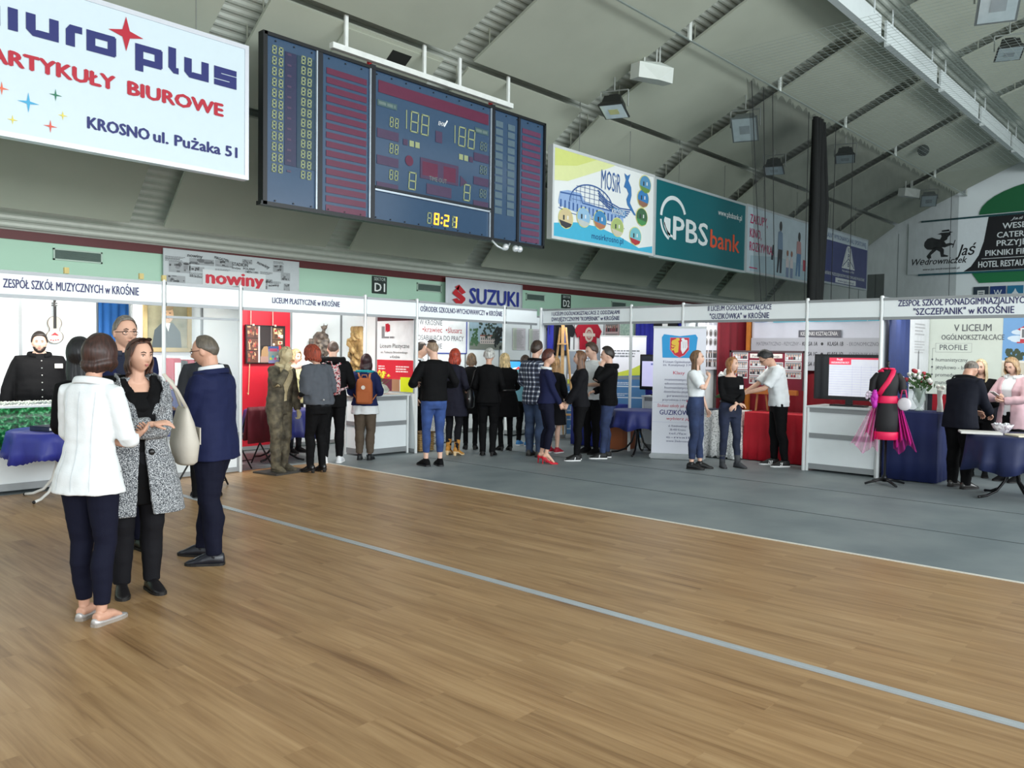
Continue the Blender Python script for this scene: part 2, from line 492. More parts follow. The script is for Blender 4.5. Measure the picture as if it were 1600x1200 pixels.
# seams in the gable cladding
bm = bmesh.new()
for y in (10.95, 12.45): bx(bm, XG - .012, XG, y - .012, y + .012, 2, along(y) - .3)
tag(obj('trim_5', bm, M((150, 160, 162), .6)), kind='structure')

# unseen wall piece added behind to block daylight and darken the far end
bm = bmesh.new(); bx(bm, 25, XG + .2, -8.2, -8, 0, 10.6)
tag(obj('blocking_wall', bm, M((150, 160, 156), .6, var=.03, scale=.6)), kind='structure')
# row of white deflector boards along the ridge
for k in range(2, 7):
    x0 = 6.66 + 4.035 * k
    bm = bmesh.new(); bx(bm, x0, min(x0 + 3.7, XG - .1), 6.32, 6.37, 8.42, 8.98)
    bx(bm, x0, min(x0 + 3.7, XG - .1), 6.22, 6.32, 8.42, 8.45)
    for x in (x0 + .3, x0 + 3.2): bx(bm, x, x + .05, 6.30, 6.32, 8.9, 9.3)
    o = obj('deflector_board', bm, M((214, 222, 222), .5, var=.02))
    tag(o, ['white upright board under the roof ridge, nearest at the top edge', 'white upright board under the roof ridge, second from the top edge', 'white upright board under the roof ridge, third from the top edge', 'white upright board under the roof ridge, second from the far end wall', 'white upright board under the roof ridge, beside the far end wall'][k - 2], 'board', 'white boards along the roof ridge')

# ventilation grilles in the side wall
def grille(x, label):
    t = empty('ventilation_grille', (x, 15.3, 3.23))
    bm = bmesh.new()
    for a, b, c, d in ((-.4, .4, .075, .1), (-.4, .4, -.1, -.075), (-.4, -.375, -.1, .1), (.375, .4, -.1, .1)): bx(bm, a, b, -.03, 0, c, d)
    obj('frame', bm, M((168, 190, 176), .5), t)
    bm = bmesh.new(); bx(bm, -.375, .375, -.008, 0, -.075, .075)
    for i in range(7): box(bm, (0, -.016, -.065 + i * .021), (.75, .014, .006), mat=Matrix.Rotation(rad(35), 4, 'X'))
    obj('louvres', bm, M((92, 112, 104), .5), t)
    tag(t, label, 'vent', 'wall ventilation grilles')
grille(5.46, 'grey louvred vent in the green wall above the music school booth')
grille(13.6, 'grey louvred vent on the green wall, left of the white car maker banner')
grille(17.6, 'grey louvred vent on the green wall between white banner and D2 sign')
grille(21.66, 'small far grey louvred vent right of the D2 sign')
# sector signs
for x, s, lab in ((12.05, 'D1', 'black sector sign reading D1 on the green wall'), (18.98, 'D2', 'black sector sign reading D2 on the green wall')):
    t = empty('sector_sign', (x, 15.3, 3.19)); 
    bm = bmesh.new(); bx(bm, -.21, .21, -.03, 0, -.2, .2); obj('board', bm, M((24, 40, 34), .5), t)
    p = Print((0, -.031, 0), XP, ZP); p.text('SEKTOR', 0, .1, .07, (190, 205, 198), w=.34, align='c'); p.text(s, 0, -.15, .19, (225, 232, 228), w=.3, align='c', bold=.03)
    p.build('lettering', t); tag(t, lab, 'sign', 'sector signs')

# ---------------------------------------------------------------- hanging lamps and boxes
def floodlight(x, y, z, rz, tilt, label, dark=True, s=1.0):
    t = empty('floodlight', (x, y, z), rz)
    hm = M((24, 27, 26), .45) if dark else M((120, 128, 128), .4, .4)
    R = Matrix.Rotation(tilt, 4, 'Y')
    bm = bmesh.new()
    def q(w, d, zz): return [R @ Vector((a * w * s, b * d * s, zz * s)) for a, b in ((-1, -1), (1, -1), (1, 1), (-1, 1))]
    loft(bm, [q(.14, .12, .2), q(.2, .17, .17), q(.24, .2, .02), q(.3, .26, -.06), q(.3, .26, -.09)])
    for i in range(5): box(bm, R @ Vector(((-.1 + .05 * i) * s, 0, .21 * s)), (.012 * s, .2 * s, .06 * s), mat=R)
    obj('housing', bm, hm, t)
    bm = bmesh.new(); loft(bm, [q(.27, .23, -.088), q(.27, .23, -.096)]); obj('lens', bm, M((190, 206, 210), .15, .3), t)
    bm = bmesh.new(); loft(bm, [q(.1, .1, -.097), q(.1, .1, -.1)]); obj('reflector', bm, M((196, 198, 130), .3) if label.startswith('black') else M((168, 180, 184), .2, .4), t)
    bm = bmesh.new()
    for b in (-1, 1): tube(bm, [(0, b * .29 * s, 0), (0, b * .29 * s, .34 * s)], [.014 * s] * 2, n=6)
    tube(bm, [(0, -.29 * s, .34 * s), (0, .29 * s, .34 * s)], [.016 * s] * 2, n=6)
    top = along(y) - z + .3
    tube(bm, [(0, 0, .34 * s), (0, 0, top)], [.014, .014], n=6)
    obj('bracket', bm, M((150, 156, 152), .4, .5), t)
    tag(t, label, 'lamp', 'floodlights under the roof')
floodlight(13.95, 10.05, 6.72, rad(20), rad(12), 'black floodlight under the roof above the yellow and blue sports banner')
floodlight(17.9, 9.15, 7.0, rad(200), rad(-38), 'floodlight with bright glass beside the left edge of the black net', s=1.15, dark=False)
floodlight(21.5, 10.1, 6.82, rad(20), rad(10), 'dark floodlight behind the net, beside a ceiling joint')
floodlight(23.4, 8.9, 7.3, rad(20), rad(10), 'dark floodlight seen through the net, right of the gathered black net')
floodlight(31.5, 9.0, 7.3, rad(200), rad(-30), 'floodlight above the hotel banner near the far end wall', dark=False)
floodlight(12.3, 2.75, 6.35, rad(200), rad(-32), 'large floodlight at the top right corner, cut by the frame', dark=False, s=.95)
floodlight(20.8, 4.4, 8.45, rad(20), rad(10), 'dark floodlight at the right edge, below the ceiling slot')
def hung_box(x, y, z, label, s=1.0):
    t = empty('hanging_box', (x, y, z), rad(-20))
    bm = bmesh.new()
    sec = [Vector((-.42, 0, .14)), Vector((0, -.10, .16)), Vector((.42, 0, .14)), Vector((.42, .03, -.16)), Vector((0, -.07, -.18)), Vector((-.42, .03, -.16))]
    loft(bm, [[p * s for p in sec], [(p + Vector((0, .3, .03))) * s for p in sec]])
    obj('case', bm, M((206, 212, 206), .5, var=.02), t)
    bm = bmesh.new()
    for a in (-.2, .1, .18): tube(bm, [(a * s, .15, .1), (a * s, .15, along(y) - z + .3)], [.016, .016], n=6)
    obj('hanger', bm, M((200, 206, 200), .4), t)
    tag(t, label, 'box', 'white boxes hung under the roof')
hung_box(14.2, 9.2, 7.33, 'white wedge shaped box hung under the roof near the steel cable')
hung_box(29.9, 9.05, 7.3, 'white box hung far back under the roof, above the hotel banner', s=.9)
bm = bmesh.new(); ball(bm, (0, 0, 0), .17, 16, 12); b_ = obj('dark_ball', bm, M((40, 48, 46), .7), loc=(27.3, 8.0, 8.06)); tag(b_, 'dark ball caught on the ceiling panel right of the net', 'ball')

# steel cable with its brackets, net curtain
t = empty('net_cable', (0, 8.52, 0))
bm = bmesh.new(); tube(bm, [(9, 0, 7.81), (XG - .1, 0, 7.82)], [.022, .022], n=6); obj('cable', bm, M((150, 160, 154), .4, .5), t)
for k in range(1, 7):
    bm = bmesh.new(); x = 6.25 + 4.035 * k + 4.0
    bx(bm, x - .05, x + .05, -.02, .02, 7.8, 8.28); obj('bracket', bm, M((206, 212, 206), .5), t)
tag(t, 'pale steel cable under the roof carrying the black net', 'cable')
def net_sheet(x0a, x0b, x1, ztop, zbot, amp, period, nx, nz, mat, name, parent, scal=.14, y=8.5):
    bm = bmesh.new(); g = []
    for i in range(nx + 1):
        col = []
        f = i / nx
        for j in range(nz + 1):
            h = j / nz
            xa = x0a + (x0b - x0a) * (1 - h)
            x = xa + (x1 - xa) * f
            zt = ztop + scal * (abs(sin(x * 2 * pi / .62)) - 1)
            col.append(bm.verts.new((x, y + amp * sin(x * 2 * pi / period) + amp * .5 * sin(x * 7.3), zbot + (zt - zbot) * h)))
        g.append(col)
    for i in range(nx):
        for j in range(nz): bm.faces.new((g[i][j], g[i + 1][j], g[i + 1][j + 1], g[i][j + 1]))
    return obj(name, bm, mat, parent, smooth=True)
t = empty('ball_stop_net', (0, 0, 0))
net_sheet(16.65, 17.8, 33.4, 7.72, 0.05, .03, .95, 420, 8, veil((20, 26, 25), .40), 'net', t)
bm = bmesh.new()
r = random.Random(4)
for i in range(9):
    x = 20.25 + i * .085; 
    tube(bm, [(x + .05 * sin(i), 8.5 + r.uniform(-.08, .08), 7.62), (x, 8.5 + r.uniform(-.1, .1), 5.5), (x + .03, 8.5 + r.uniform(-.1, .1), 3), (x - .03, 8.5, .05)], [.07, .085, .09, .1], n=8)
obj('gathered_net', bm, M((12, 15, 15), .9, var=.2), t, smooth=True)
for x, xb in ((16.68, 17.82), (17.25, 17.9), (17.7, 18.3), (19.7, 19.75), (21.4, 21.4), (22.6, 22.7), (32.0, 32.2)):
    bm = bmesh.new(); tube(bm, [(x, 8.40, 7.6), (xb, 8.40, .1)], [.009, .009], n=5); obj('cord', bm, M((24, 28, 28), .8), t)
tag(t, 'black ball stop net hanging from the cable, gathered into a dark column', 'net')
# fine wire net stretched flat under the roof
bm = bmesh.new()
x = 15.5
while x < 30: bx(bm, x, x + .004, 3.0, 8.45, 7.86, 7.864); x += .16
yv = 3.0
while yv < 8.5: bx(bm, 15.5, 30, yv, yv + .004, 7.865, 7.869); yv += .16
tag(obj('wire_net', bm, M((150, 160, 156), .5)), 'fine pale net stretched flat under the roof beside the white boards', 'net')
# ================================================================ large signs under the roof
SIGNY = 11.0
def board_sign(name, x0, x1, z0, z1, face, label, cat='sign', depth=.12, frame=(206, 212, 214), group=None, emit=0.0, y=SIGNY, wires=2):
    t = empty(name, (x0, y, z0))
    w, h = x1 - x0, z1 - z0
    bm = bmesh.new(); bx(bm, 0, w, .004, depth, 0, h); obj('panel', bm, M(face, .35, var=.01, emit=emit), t)
    bm = bmesh.new(); f = .05
    bx(bm, -.01, f, -.012, depth + .01, -.01, h + .01); bx(bm, w - f, w + .01, -.012, depth + .01, -.01, h + .01)
    bx(bm, f, w - f, -.012, depth + .01, -.01, f); bx(bm, f, w - f, -.012, depth + .01, h - f, h + .01)
    obj('frame', bm, M(frame, .35, .3, var=.02), t)
    for i in range(wires):
        bm = bmesh.new(); xx = w * (i + .5) / wires; zt = along(y + .05) - z0 + .3
        tube(bm, [(xx, .06, h), (xx, .06, zt)], [.008, .008], n=5); obj('hanging_wire', bm, M((120, 124, 120), .4, .5), t)
    tag(t, label, cat, group)
    return t, w, h
NAVY = (22, 32, 108); RED = (184, 18, 46)
# office supplies advertisement, lit from inside
t, w, h = board_sign('advertising_sign', 1.75, 6.25, 4.12, 6.02, (206, 222, 230), 'large white lit advertisement with navy and red lettering at the left edge', frame=(214, 218, 226), emit=.03, wires=3)
p = Print((0, -.002, 0), XP, ZP)
def uw(x): return x - 1.75
# letters: 'biuro' with soft square shapes, drawn as strokes
def glyph(ch, u, v, ww, hh, sw, mat):
    r = lambda a, b, c, d: p.rect(u + a * ww, v + b * hh, c * ww, d * hh, mat, 2)
    s = sw / ww; q = sw / hh
    if ch == 'i': p.rect(u, v, sw, hh, mat, 2)
    elif ch == 'u':
        p.poly([(u, v + hh), (u, v + .25 * hh), (u + .2 * ww, v), (u + ww, v), (u + ww, v + hh), (u + ww - sw, v + hh), (u + ww - sw, v + sw * .8), (u + sw * 1.2, v + sw * .8), (u + sw, v + .3 * hh), (u + sw, v + hh)], mat, 2)
    elif ch == 'r':
        p.poly([(u, v), (u, v + .75 * hh), (u + .25 * ww, v + hh), (u + ww, v + hh), (u + ww, v + hh - sw * .8), (u + sw * 1.3, v + hh - sw * .8), (u + sw, v + .66 * hh), (u + sw, v)], mat, 2)
    elif ch in 'opb':
        tail = -.34 * hh if ch == 'p' else 0; top = 1.35 * hh if ch == 'b' else hh
        p.rect(u, v + min(0, tail), sw, top - tail - (0 if ch != 'o' else 0), mat, 2)
        p.rect(u + ww - sw, v + .06 * hh, sw, hh * .88, mat, 2)
        p.rect(u + .04 * ww, v, ww * .92, sw * .8, mat, 2.1); p.rect(u + .04 * ww, v + hh - sw * .8, ww * .92, sw * .8, mat, 2.1)
    elif ch == 'l':
        p.poly([(u, v + 1.3 * hh), (u, v + .25 * hh), (u + .5 * ww, v), (u + ww, v), (u + ww, v + sw * .7), (u + sw * 1.3, v + sw * .8), (u + sw, v + .3 * hh), (u + sw, v + 1.3 * hh)], mat, 2)
    elif ch == 's':
        p.rect(u, v, ww, sw * .75, mat, 2); p.rect(u, v + hh * .5 - sw * .37, ww, sw * .75, mat, 2); p.rect(u, v + hh - sw * .75, ww, sw * .75, mat, 2)
        p.rect(u, v + hh * .45, sw, hh * .5, mat, 2.1); p.rect(u + ww - sw, v + .04 * hh, sw, hh * .5, mat, 2.1)
for ch, u, ww in (('b', 2.72, .37), ('i', 3.17, .11), ('u', 3.36, .36), ('r', 3.80, .19), ('o', 4.04, .36), ('p', 4.64, .36), ('l', 5.08, .14), ('u', 5.30, .35), ('s', 5.73, .34)):
    glyph(ch, uw(u), 1.24, ww, .26, .105, NAVY)
p.star(uw(4.525), 1.58, .22, RED, 3, inner=.3)
p.text('ARTYKUŁY', uw(2.97), .83, .165, RED, w=1.41, bold=.085)
p.text('BIUROWE', uw(4.55), .82, .165, RED, w=1.31, bold=.085)
p.text('KROSNO', uw(4.05), .28, .14, NAVY, w=.77, bold=.06)
p.text('ul. Pużaka 51', uw(4.88), .28, .14, NAVY, w=1.2, bold=.055)
for u, v, r, c in ((3.1, .54, .08, (232, 110, 80)), (3.38, .44, .12, (70, 170, 214)), (3.68, .60, .075, (40, 120, 90)), (3.76, .37, .06, (230, 214, 90)), (3.21, .20, .06, (230, 214, 90)), (3.62, .21, .08, (224, 90, 70))):
    p.star(uw(u), v, r, c, 2)
p.build('print', t)

# scoreboard
x0, x1, z0, z1 = 6.5, 12.87, 3.82, 6.31
w, h = x1 - x0, z1 - z0
t = empty('scoreboard', (x0, SIGNY, z0))
bm = bmesh.new(); bx(bm, 0, w, .01, .1, 0, h)
obj('case', bm, M((58, 82, 110), .14, .0, var=.03, spec=.7), t)  # base colour lightened to hold the reflection on its front
bm = bmesh.new(); f = .05
bx(bm, -.02, f, -.03, .11, -.02, h + .02); bx(bm, w - .03, w + .02, -.03, .11, -.02, h + .02); bx(bm, -.05, w, -.03, .11, -.03, .03); bx(bm, 0, w, -.03, .11, h - .03, h + .02)
obj('frame', bm, M((14, 18, 22), .4), t)
cols = [(.05, .9), (.98, 1.9), (2.05, 4.75), (4.9, 5.55), (5.62, 6.32)]
bm = bmesh.new()
for a in (.92, 1.95, 4.8): bx(bm, a, a + .1, -.02, .02, 0, h + (.05 if a > 1 else 0))
bx(bm, 5.56, 5.62, -.02, .02, 0, h)
for a in (.90, 1.93, 4.78): bx(bm, a, a + .02, -.03, .0, .03, h - .03, mi=1)
bx(bm, 2.05, 4.8, -.03, .0, .50, .53, mi=1)
bx(bm, 2.05, 4.8, -.03, .0, .54, .58)
obj('mullion', bm, [M((20, 26, 36), .4), M((200, 212, 222), .3, .5)], t)
p = Print((0, .004, 0), XP, ZP)
SEG = M((150, 160, 118), .4, emit=.03); SEGD = M((104, 122, 118), .4); DR = M((98, 38, 66), .3); DRD = M((76, 58, 86), .3)
AMB = M((255, 170, 40), .4, emit=1.3)
def seven(u, v, ww, hh, sw, on='abcdefg', mat=SEG, l=2):
    g = sw * .2
    R_ = {'a': (g, hh - sw, ww - 2 * g, sw), 'd': (g, 0, ww - 2 * g, sw), 'g': (g, hh / 2 - sw / 2, ww - 2 * g, sw), 'f': (0, hh / 2 + g, sw, hh / 2 - 2 * g), 'b': (ww - sw, hh / 2 + g, sw, hh / 2 - 2 * g), 'e': (0, g, sw, hh / 2 - 2 * g), 'c': (ww - sw, g, sw, hh / 2 - 2 * g)}
    for c in on:
        a, b, c_, d = R_[c]; sl = .06
        p.poly([(u + a + sl * b, v + b), (u + a + c_ + sl * b, v + b), (u + a + c_ + sl * (b + d), v + b + d), (u + a + sl * (b + d), v + b + d)], mat, l)
p.rect(.1, .1, .36, 0, SEGD)
for i in range(12):
    v = h - .27 - i * .158
    for u in (.14, .25): seven(u, v, .075, .125, .018)
    p.rect(.40, v + .04, .07, .03, DRD, 2)
    for u in (.64, .75): seven(u, v - .02, .075, .125, .018)
p.rect(.36, .62, .2, h - .8, M((52, 54, 82), .2), 1); p.rect(.57, .62, .34, h - .8, M((46, 68, 86), .2), 1)
for i in range(16): p.rect(1.1, h - .32 - i * .142, .78, .095, DR, 2)
p.rect(2.12, h - .36, 2.62, .2, DR, 2)
for u, v, ww in ((2.1, h - .58, .42), (4.38, h - .56, .36)): p.rect(u, v, ww, .1, M((70, 96, 100), .3), 2); p.lines(u + .03, v + .025, ww - .06, 1, .1, .05, SEGD, 3, 3, 0)
for i in range(3):
    v = h - .88 - i * .44
    for u in (2.36, 2.47): seven(u, v, .08, .17, .018, mat=SEG)
    p.rect(2.1, v - .22, .46, .15, DRD, 2)
    for u in (4.52, 4.62): seven(u, v + .02, .08, .16, .02, mat=SEGD)
    p.rect(4.36, v - .2, .4, .15, DRD, 2)
for uu in (2.72, 3.86):
    vv = h - .84 - (.02 if uu > 3 else 0)
    p.rect(uu, vv, .02, .32, SEG, 2)
    for k in (0, 1): seven(uu + .09 + k * .24, vv - .03, .18, .36, .024)
p.rect(2.66, h - 1.12, .1, .1, DRD, 2); p.rect(2.8, h - 1.12, .1, .1, SEG, 2); p.rect(2.93, h - 1.12, .1, .1, SEG, 2)
p.rect(3.98, h - 1.13, .1, .1, SEG, 2); p.rect(4.11, h - 1.13, .1, .1, SEG, 2); p.rect(4.24, h - 1.13, .1, .1, DRD, 2)
p.rect(3.4, h - .93, .16, .2, DRD, 2); p.text('EHX', 3.46, h - .62, .07, (235, 238, 240), w=.16, shear=.3); p.line([(3.6, h - .62), (3.68, h - .5)], .03, (235, 238, 240), 3)
p.rect(3.05, h - 1.62, .92, .36, DRD, 2); p.rect(3.1, h - 1.56, .36, .24, DR, 2.2); p.rect(3.6, h - 1.58, .3, .26, DR, 2.2); p.poly([(4.02, h - 1.62), (4.02, h - 1.42), (4.2, h - 1.52)], DRD, 2); p.ell(2.8, h - 1.37, .09, .09, DR, 2)
seven(2.78, .63, .17, .31, .024); seven(4.10, .63, .17, .31, .024)
p.text('TIME OUT', 3.26, .86, .08, SEGD, w=.42); p.rect(3.2, .62, .6, .18, DRD, 2)
seven(3.22, .10, .1, .2, .02, mat=SEG); seven(3.38, .10, .12, .21, .028, mat=AMB); p.ell(3.565, .15, .02, .02, AMB, 2); p.ell(3.575, .24, .02, .02, AMB, 2)
seven(3.62, .10, .12, .21, .028, on='abged', mat=AMB); seven(3.82, .10, .12, .21, .028, mat=SEG); seven(3.82, .10, .12, .21, .028, on='bc', mat=AMB, l=3)
for i in range(12):
    for u in (4.94, 5.28): p.rect(u, h - .33 - i * .15, .2, .115, M((92, 112, 124), .25), 2)
for i in range(16): p.rect(5.7, h - .3 - i * .142, .55, .095, M((104, 60, 88), .25), 2)
p.build('display', t)
bm = bmesh.new()
for a in np.linspace(.2, w - .2, 20):
    for b in (.06, h - .08): box(bm, (a, -.002, b), (.02, .012, .02))
obj('screw', bm, M((20, 24, 30), .4), t)
for a in (1.97, 4.85):
    bm = bmesh.new(); bx(bm, a, a + .05, .05, .12, h, h + .12); obj('mount', bm, M((190, 30, 40), .5), t)
tag(t, 'large blue grey scoreboard with digit rows and orange clock reading 8:21', 'scoreboard')
# lamp rail above the scoreboard
t = empty('ceiling_rail', (7.67, 10.98, 6.44))
bm = bmesh.new(); bx(bm, 0, 4.18, -.05, .05, -.045, .045); obj('rail', bm, M((226, 230, 226), .4), t)
for a in (.25, 1.9, 2.75, 4.05):
    bm = bmesh.new(); bx(bm, a, a + .06, -.02, .02, .04, along(10.98) - 6.44 + .1); obj('hanger', bm, M((226, 230, 226), .4), t)
tag(t, 'white rail hung from the ceiling just above the scoreboard', 'rail')
# spotlights on the lower edge of the scoreboard
t = empty('spot_cluster', (11.6, 10.9, 3.72))
bm = bmesh.new(); tube(bm, [(-.25, .08, .08), (-.18, 0, -.03), (-.02, -.02, -.08), (.1, 0, -.02), (.2, .03, .06)], [.02] * 5, n=8); obj('arm', bm, M((214, 220, 222), .3, .4), t, smooth=True)
for a in (.02, .3, .42):
    bm = bmesh.new(); ball(bm, (a, -.03, -.03), .065); obj('spot_head', bm, M((226, 230, 232), .3, .3), t)
tag(t, 'cluster of small white spots under the scoreboard edge', 'spotlight')

# sports centre banner
t, w, h = board_sign('banner_board', 13.15, 16.97, 4.05, 5.97, (236, 240, 238), 'sports centre board in white, yellow and turquoise with a drawn arched hall', frame=(226, 230, 230))
p = Print((0, -.002, 0), XP, ZP)
YEL = (214, 222, 130)
p.poly([(.05, 1.87), (.05, 1.2), (.5, 1.25), (1.2, 1.5), (1.9, 1.75), (2.2, 1.87)], (226, 232, 168), 1); p.poly([(.05, 1.87), (.05, 1.5), (.8, 1.62), (1.5, 1.87)], YEL, 2)
TQ = (70, 180, 214)
p.poly([(.05, .05), (w - .05, .05), (w - .05, .22), (3.2, .12), (2.4, .3), (1.6, .42), (.8, .42), (.05, .32)], TQ, 1)
DB = (58, 96, 156)
p.text('MOSiR', 1.68, 1.28, .42, DB, w=.74, bold=0.0)
for i in range(4): p.line([(1.55 + .02 * i, 1.22 - .06 * i), (1.9 + .03 * i, 1.04 - .055 * i), (2.4, .94 - .05 * i), (2.86 - .05 * i, .96 - .05 * i)], .03, DB, 2)
p.poly([(2.05, .94), (2.1, .78), (2.62, .74), (2.66, .9)], (90, 140, 190), 3); p.text('KROSNO', 2.1, .78, .12, (236, 240, 238), w=.5, l=4)
# skater figure
p.poly([(2.55, 1.45), (2.62, 1.62), (2.56, 1.76), (2.68, 1.72), (2.8, 1.78), (2.72, 1.62), (2.84, 1.48), (2.86, 1.3), (2.8, 1.12), (2.96, .95), (3.06, .86), (2.98, .86), (2.9, .92), (2.7, 1.06), (2.66, 1.18), (2.74, 1.32), (2.66, 1.42)], (60, 120, 180), 3)
# arched hall drawing
LB = (150, 178, 220)
p.poly([(.2, .82), (.25, 1.0), (.5, 1.06), (.95, 1.06), (1.1, .9), (2.0, .82), (2.55, .8), (2.55, .62), (1.4, .58), (.4, .68), (.2, .74)], LB, 2)
for i in range(14):
    a = pi * (i + .5) / 14 ; p.line([(1.35 - .78 * cos(a), .84), (1.35 - .78 * cos(a), .84 + .44 * sin(a))], .012, DB, 3)
p.ring(1.35, .84, .8, .46, .03, DB, 3, a0=0, a1=180)
for i in range(4): p.line([(1.35 - .8 * cos(.5 + .1 * i), .9 + .1 * i), (1.35 + .8 * cos(.5 + .22 * i), .9 + .1 * i)], .01, DB, 3)
for i in range(16): p.rect(.25 + i * .14, .68 - .006 * i, .05, .16, DB, 3.2)
p.line([(.2, .66), (.5, .6), (2.6, .5)], .015, DB, 3); p.line([(.25, .98), (.95, 1.0), (1.0, .86), (2.5, .82)], .03, DB, 3.4)
r = random.Random(2)
for i, (u, v, c1, c2) in enumerate(((.45, .46, (214, 196, 150), (60, 60, 66)), (1.06, .56, (150, 190, 220), (196, 204, 200)), (1.66, .58, (70, 140, 190), (180, 120, 90)), (2.32, .50, (170, 190, 120), (206, 200, 180)), (3.05, .38, (120, 190, 200), (180, 60, 66)), (3.30, .86, (70, 110, 80), (80, 150, 90)), (3.34, 1.3, (60, 130, 190), (150, 110, 90)), (3.42, 1.68 - .04, (90, 150, 190), (110, 150, 80)))):
    p.ell(u, v, .25, .22, (222, 220, 140), 3 + i * .1); p.ell(u, v, .23, .2, c1, 5 + i * .1)
    p.poly([(u - .23, v - .05), (u + .2, v - .1), (u + .16, v - .16), (u, v - .21), (u - .16, v - .16)], c2, 6 + i * .1)
    p.rect(u - .1, v - .04, .05, .1, (60, 66, 70), 7 + i * .1); p.rect(u + .04, v - .02, .04, .08, (240, 240, 240), 7 + i * .1)
p.text('mosirkrosno.pl', 1.36, .14, .13, (24, 60, 120), w=1.2, bold=.01)
p.build('print', t)

# bank board
t, w, h = board_sign('banner_board', 17.0, 21.72, 4.03, 5.95, (10, 104, 112), 'dark teal bank board with white and orange lettering', frame=(200, 210, 212))
p = Print((0, -.002, 0), XP, ZP)
WH = (232, 240, 240); OR = (226, 92, 60)
p.ring(.86, 1.02, .62, .56, .1, WH, 2, a0=20, a1=178, n=30); p.ring(.86, 1.0, .62, .56, .07, WH, 2, a0=186, a1=250, n=16)
p.poly([(.42, .95), (.42, .85), (.66, .55), (.72, .55), (.72, 1.0), (.46, 1.02)], WH, 2)
p.ring(.9, 1.0, .52, .46, .06, WH, 2, a0=196, a1=262)
p.text('PBS', .86, .52, .56, WH, w=1.7, bold=.035)
p.text('bank', 2.72, .52, .46, OR, w=1.62, bold=.035)
p.text('www.pbsbank.pl', 3.1, 1.42, .15, WH, w=1.35)
p.build('print', t)
# shopping centre board
t, w, h = board_sign('banner_board', 21.75, 26.4, 4.05, 5.97, (196, 214, 222), 'pale board with pink lettering and walking people, behind the left part of the net', frame=(206, 212, 214))
p = Print((0, -.002, 0), XP, ZP); PK = (190, 30, 96)
for i, (a, ww, hh) in enumerate((('ZAKUPY,', 1.1, 1.42), ('KINO,', .72, 1.02), ('ROZRYWKA.', 1.5, .64))): p.text(a, .22, hh, .25, PK, w=ww, bold=.01)
p.poly([(.3, .5), (2.2, .62), (4.6, .5), (4.6, .06), (.3, .06)], (170, 196, 206), 1)
for u, cl, lg, hh in ((2.2, (120, 146, 172), (24, 28, 44), 1.72), (3.55, (186, 140, 140), (90, 130, 170), 1.55)):
    p.poly([(u - .16, .85), (u - .14, 1.35 * hh / 1.7), (u + .02, hh - .28), (u + .16, 1.35 * hh / 1.7), (u + .2, .85)], cl, 2)
    p.ell(u + .03, hh - .16, .09, .15, (40, 34, 36), 3)
    p.poly([(u - .12, .86), (u + .18, .86), (u + .14, .15), (u, .15), (u, .6), (u - .1, .14), (u - .2, .16)], lg, 2.5)
for u in (2.75, 3.05):
    p.poly([(u - .1, .1), (u - .12, .6), (u, .72), (u + .1, .6), (u + .12, .1)], (214, 206, 206), 2); p.ell(u, .8, .07, .09, (150, 100, 80), 3); p.rect(u - .1, .06, .2, .3, (120, 140, 170), 3)
p.poly([(1.6, .5), (1.75, .5), (1.8, .95), (1.7, .95)], (24, 28, 44), 2); p.rect(3.9, .35, .22, .35, (190, 60, 80), 3)
p.rect(.22, .14, .5, .03, PK, 2); p.build('print', t)
# building company board
t, w, h = board_sign('banner_board', 26.75, 31.37, 4.16, 6.0, (24, 38, 120), 'navy building company board with a white pyramid emblem, right of the gathered net', frame=(190, 200, 206))
p = Print((0, -.002, 0), XP, ZP)
p.rect(.05, h - .38, w - .1, .33, (206, 222, 230), 2); p.text('GENERALNY WYKONAWCA HALI SPORTOWEJ', .2, h - .29, .15, (50, 80, 140), w=4.2, l=3)
cu = 2.75
p.poly([(cu - .62, .62), (cu + .62, .62), (cu + .2, 1.36), (cu + .1, 1.42), (cu - .1, 1.42), (cu - .2, 1.36)], WH, 2)
for a in ('K', 1.2), ('P', .98), ('B', .7): p.text(a[0], cu, a[1], .17, (24, 38, 120), w=.14, l=3, align='c', bold=.02)
p.line([(cu - .55, .68), (cu, .98), (cu + .55, .68)], .03, (24, 38, 120), 3); p.line([(cu - .5, .66), (cu - .12, 1.38)], .02, (24, 38, 120), 3); p.line([(cu + .5, .66), (cu + .12, 1.38)], .02, (24, 38, 120), 3)
p.text('Rok założenia 1950', cu, .5, .07, WH, w=1.1, align='c'); p.text('KROŚNIEŃSKIE PRZEDSIĘBIORSTWO BUDOWLANE W KROŚNIE', .25, .3, .1, WH, w=4.1)
p.rect(1.6, .08, 1.9, .17, WH, 2); p.text('www.kpb.com.pl', 1.8, .12, .08, (24, 38, 120), w=1.5, l=3)
p.build('print', t)

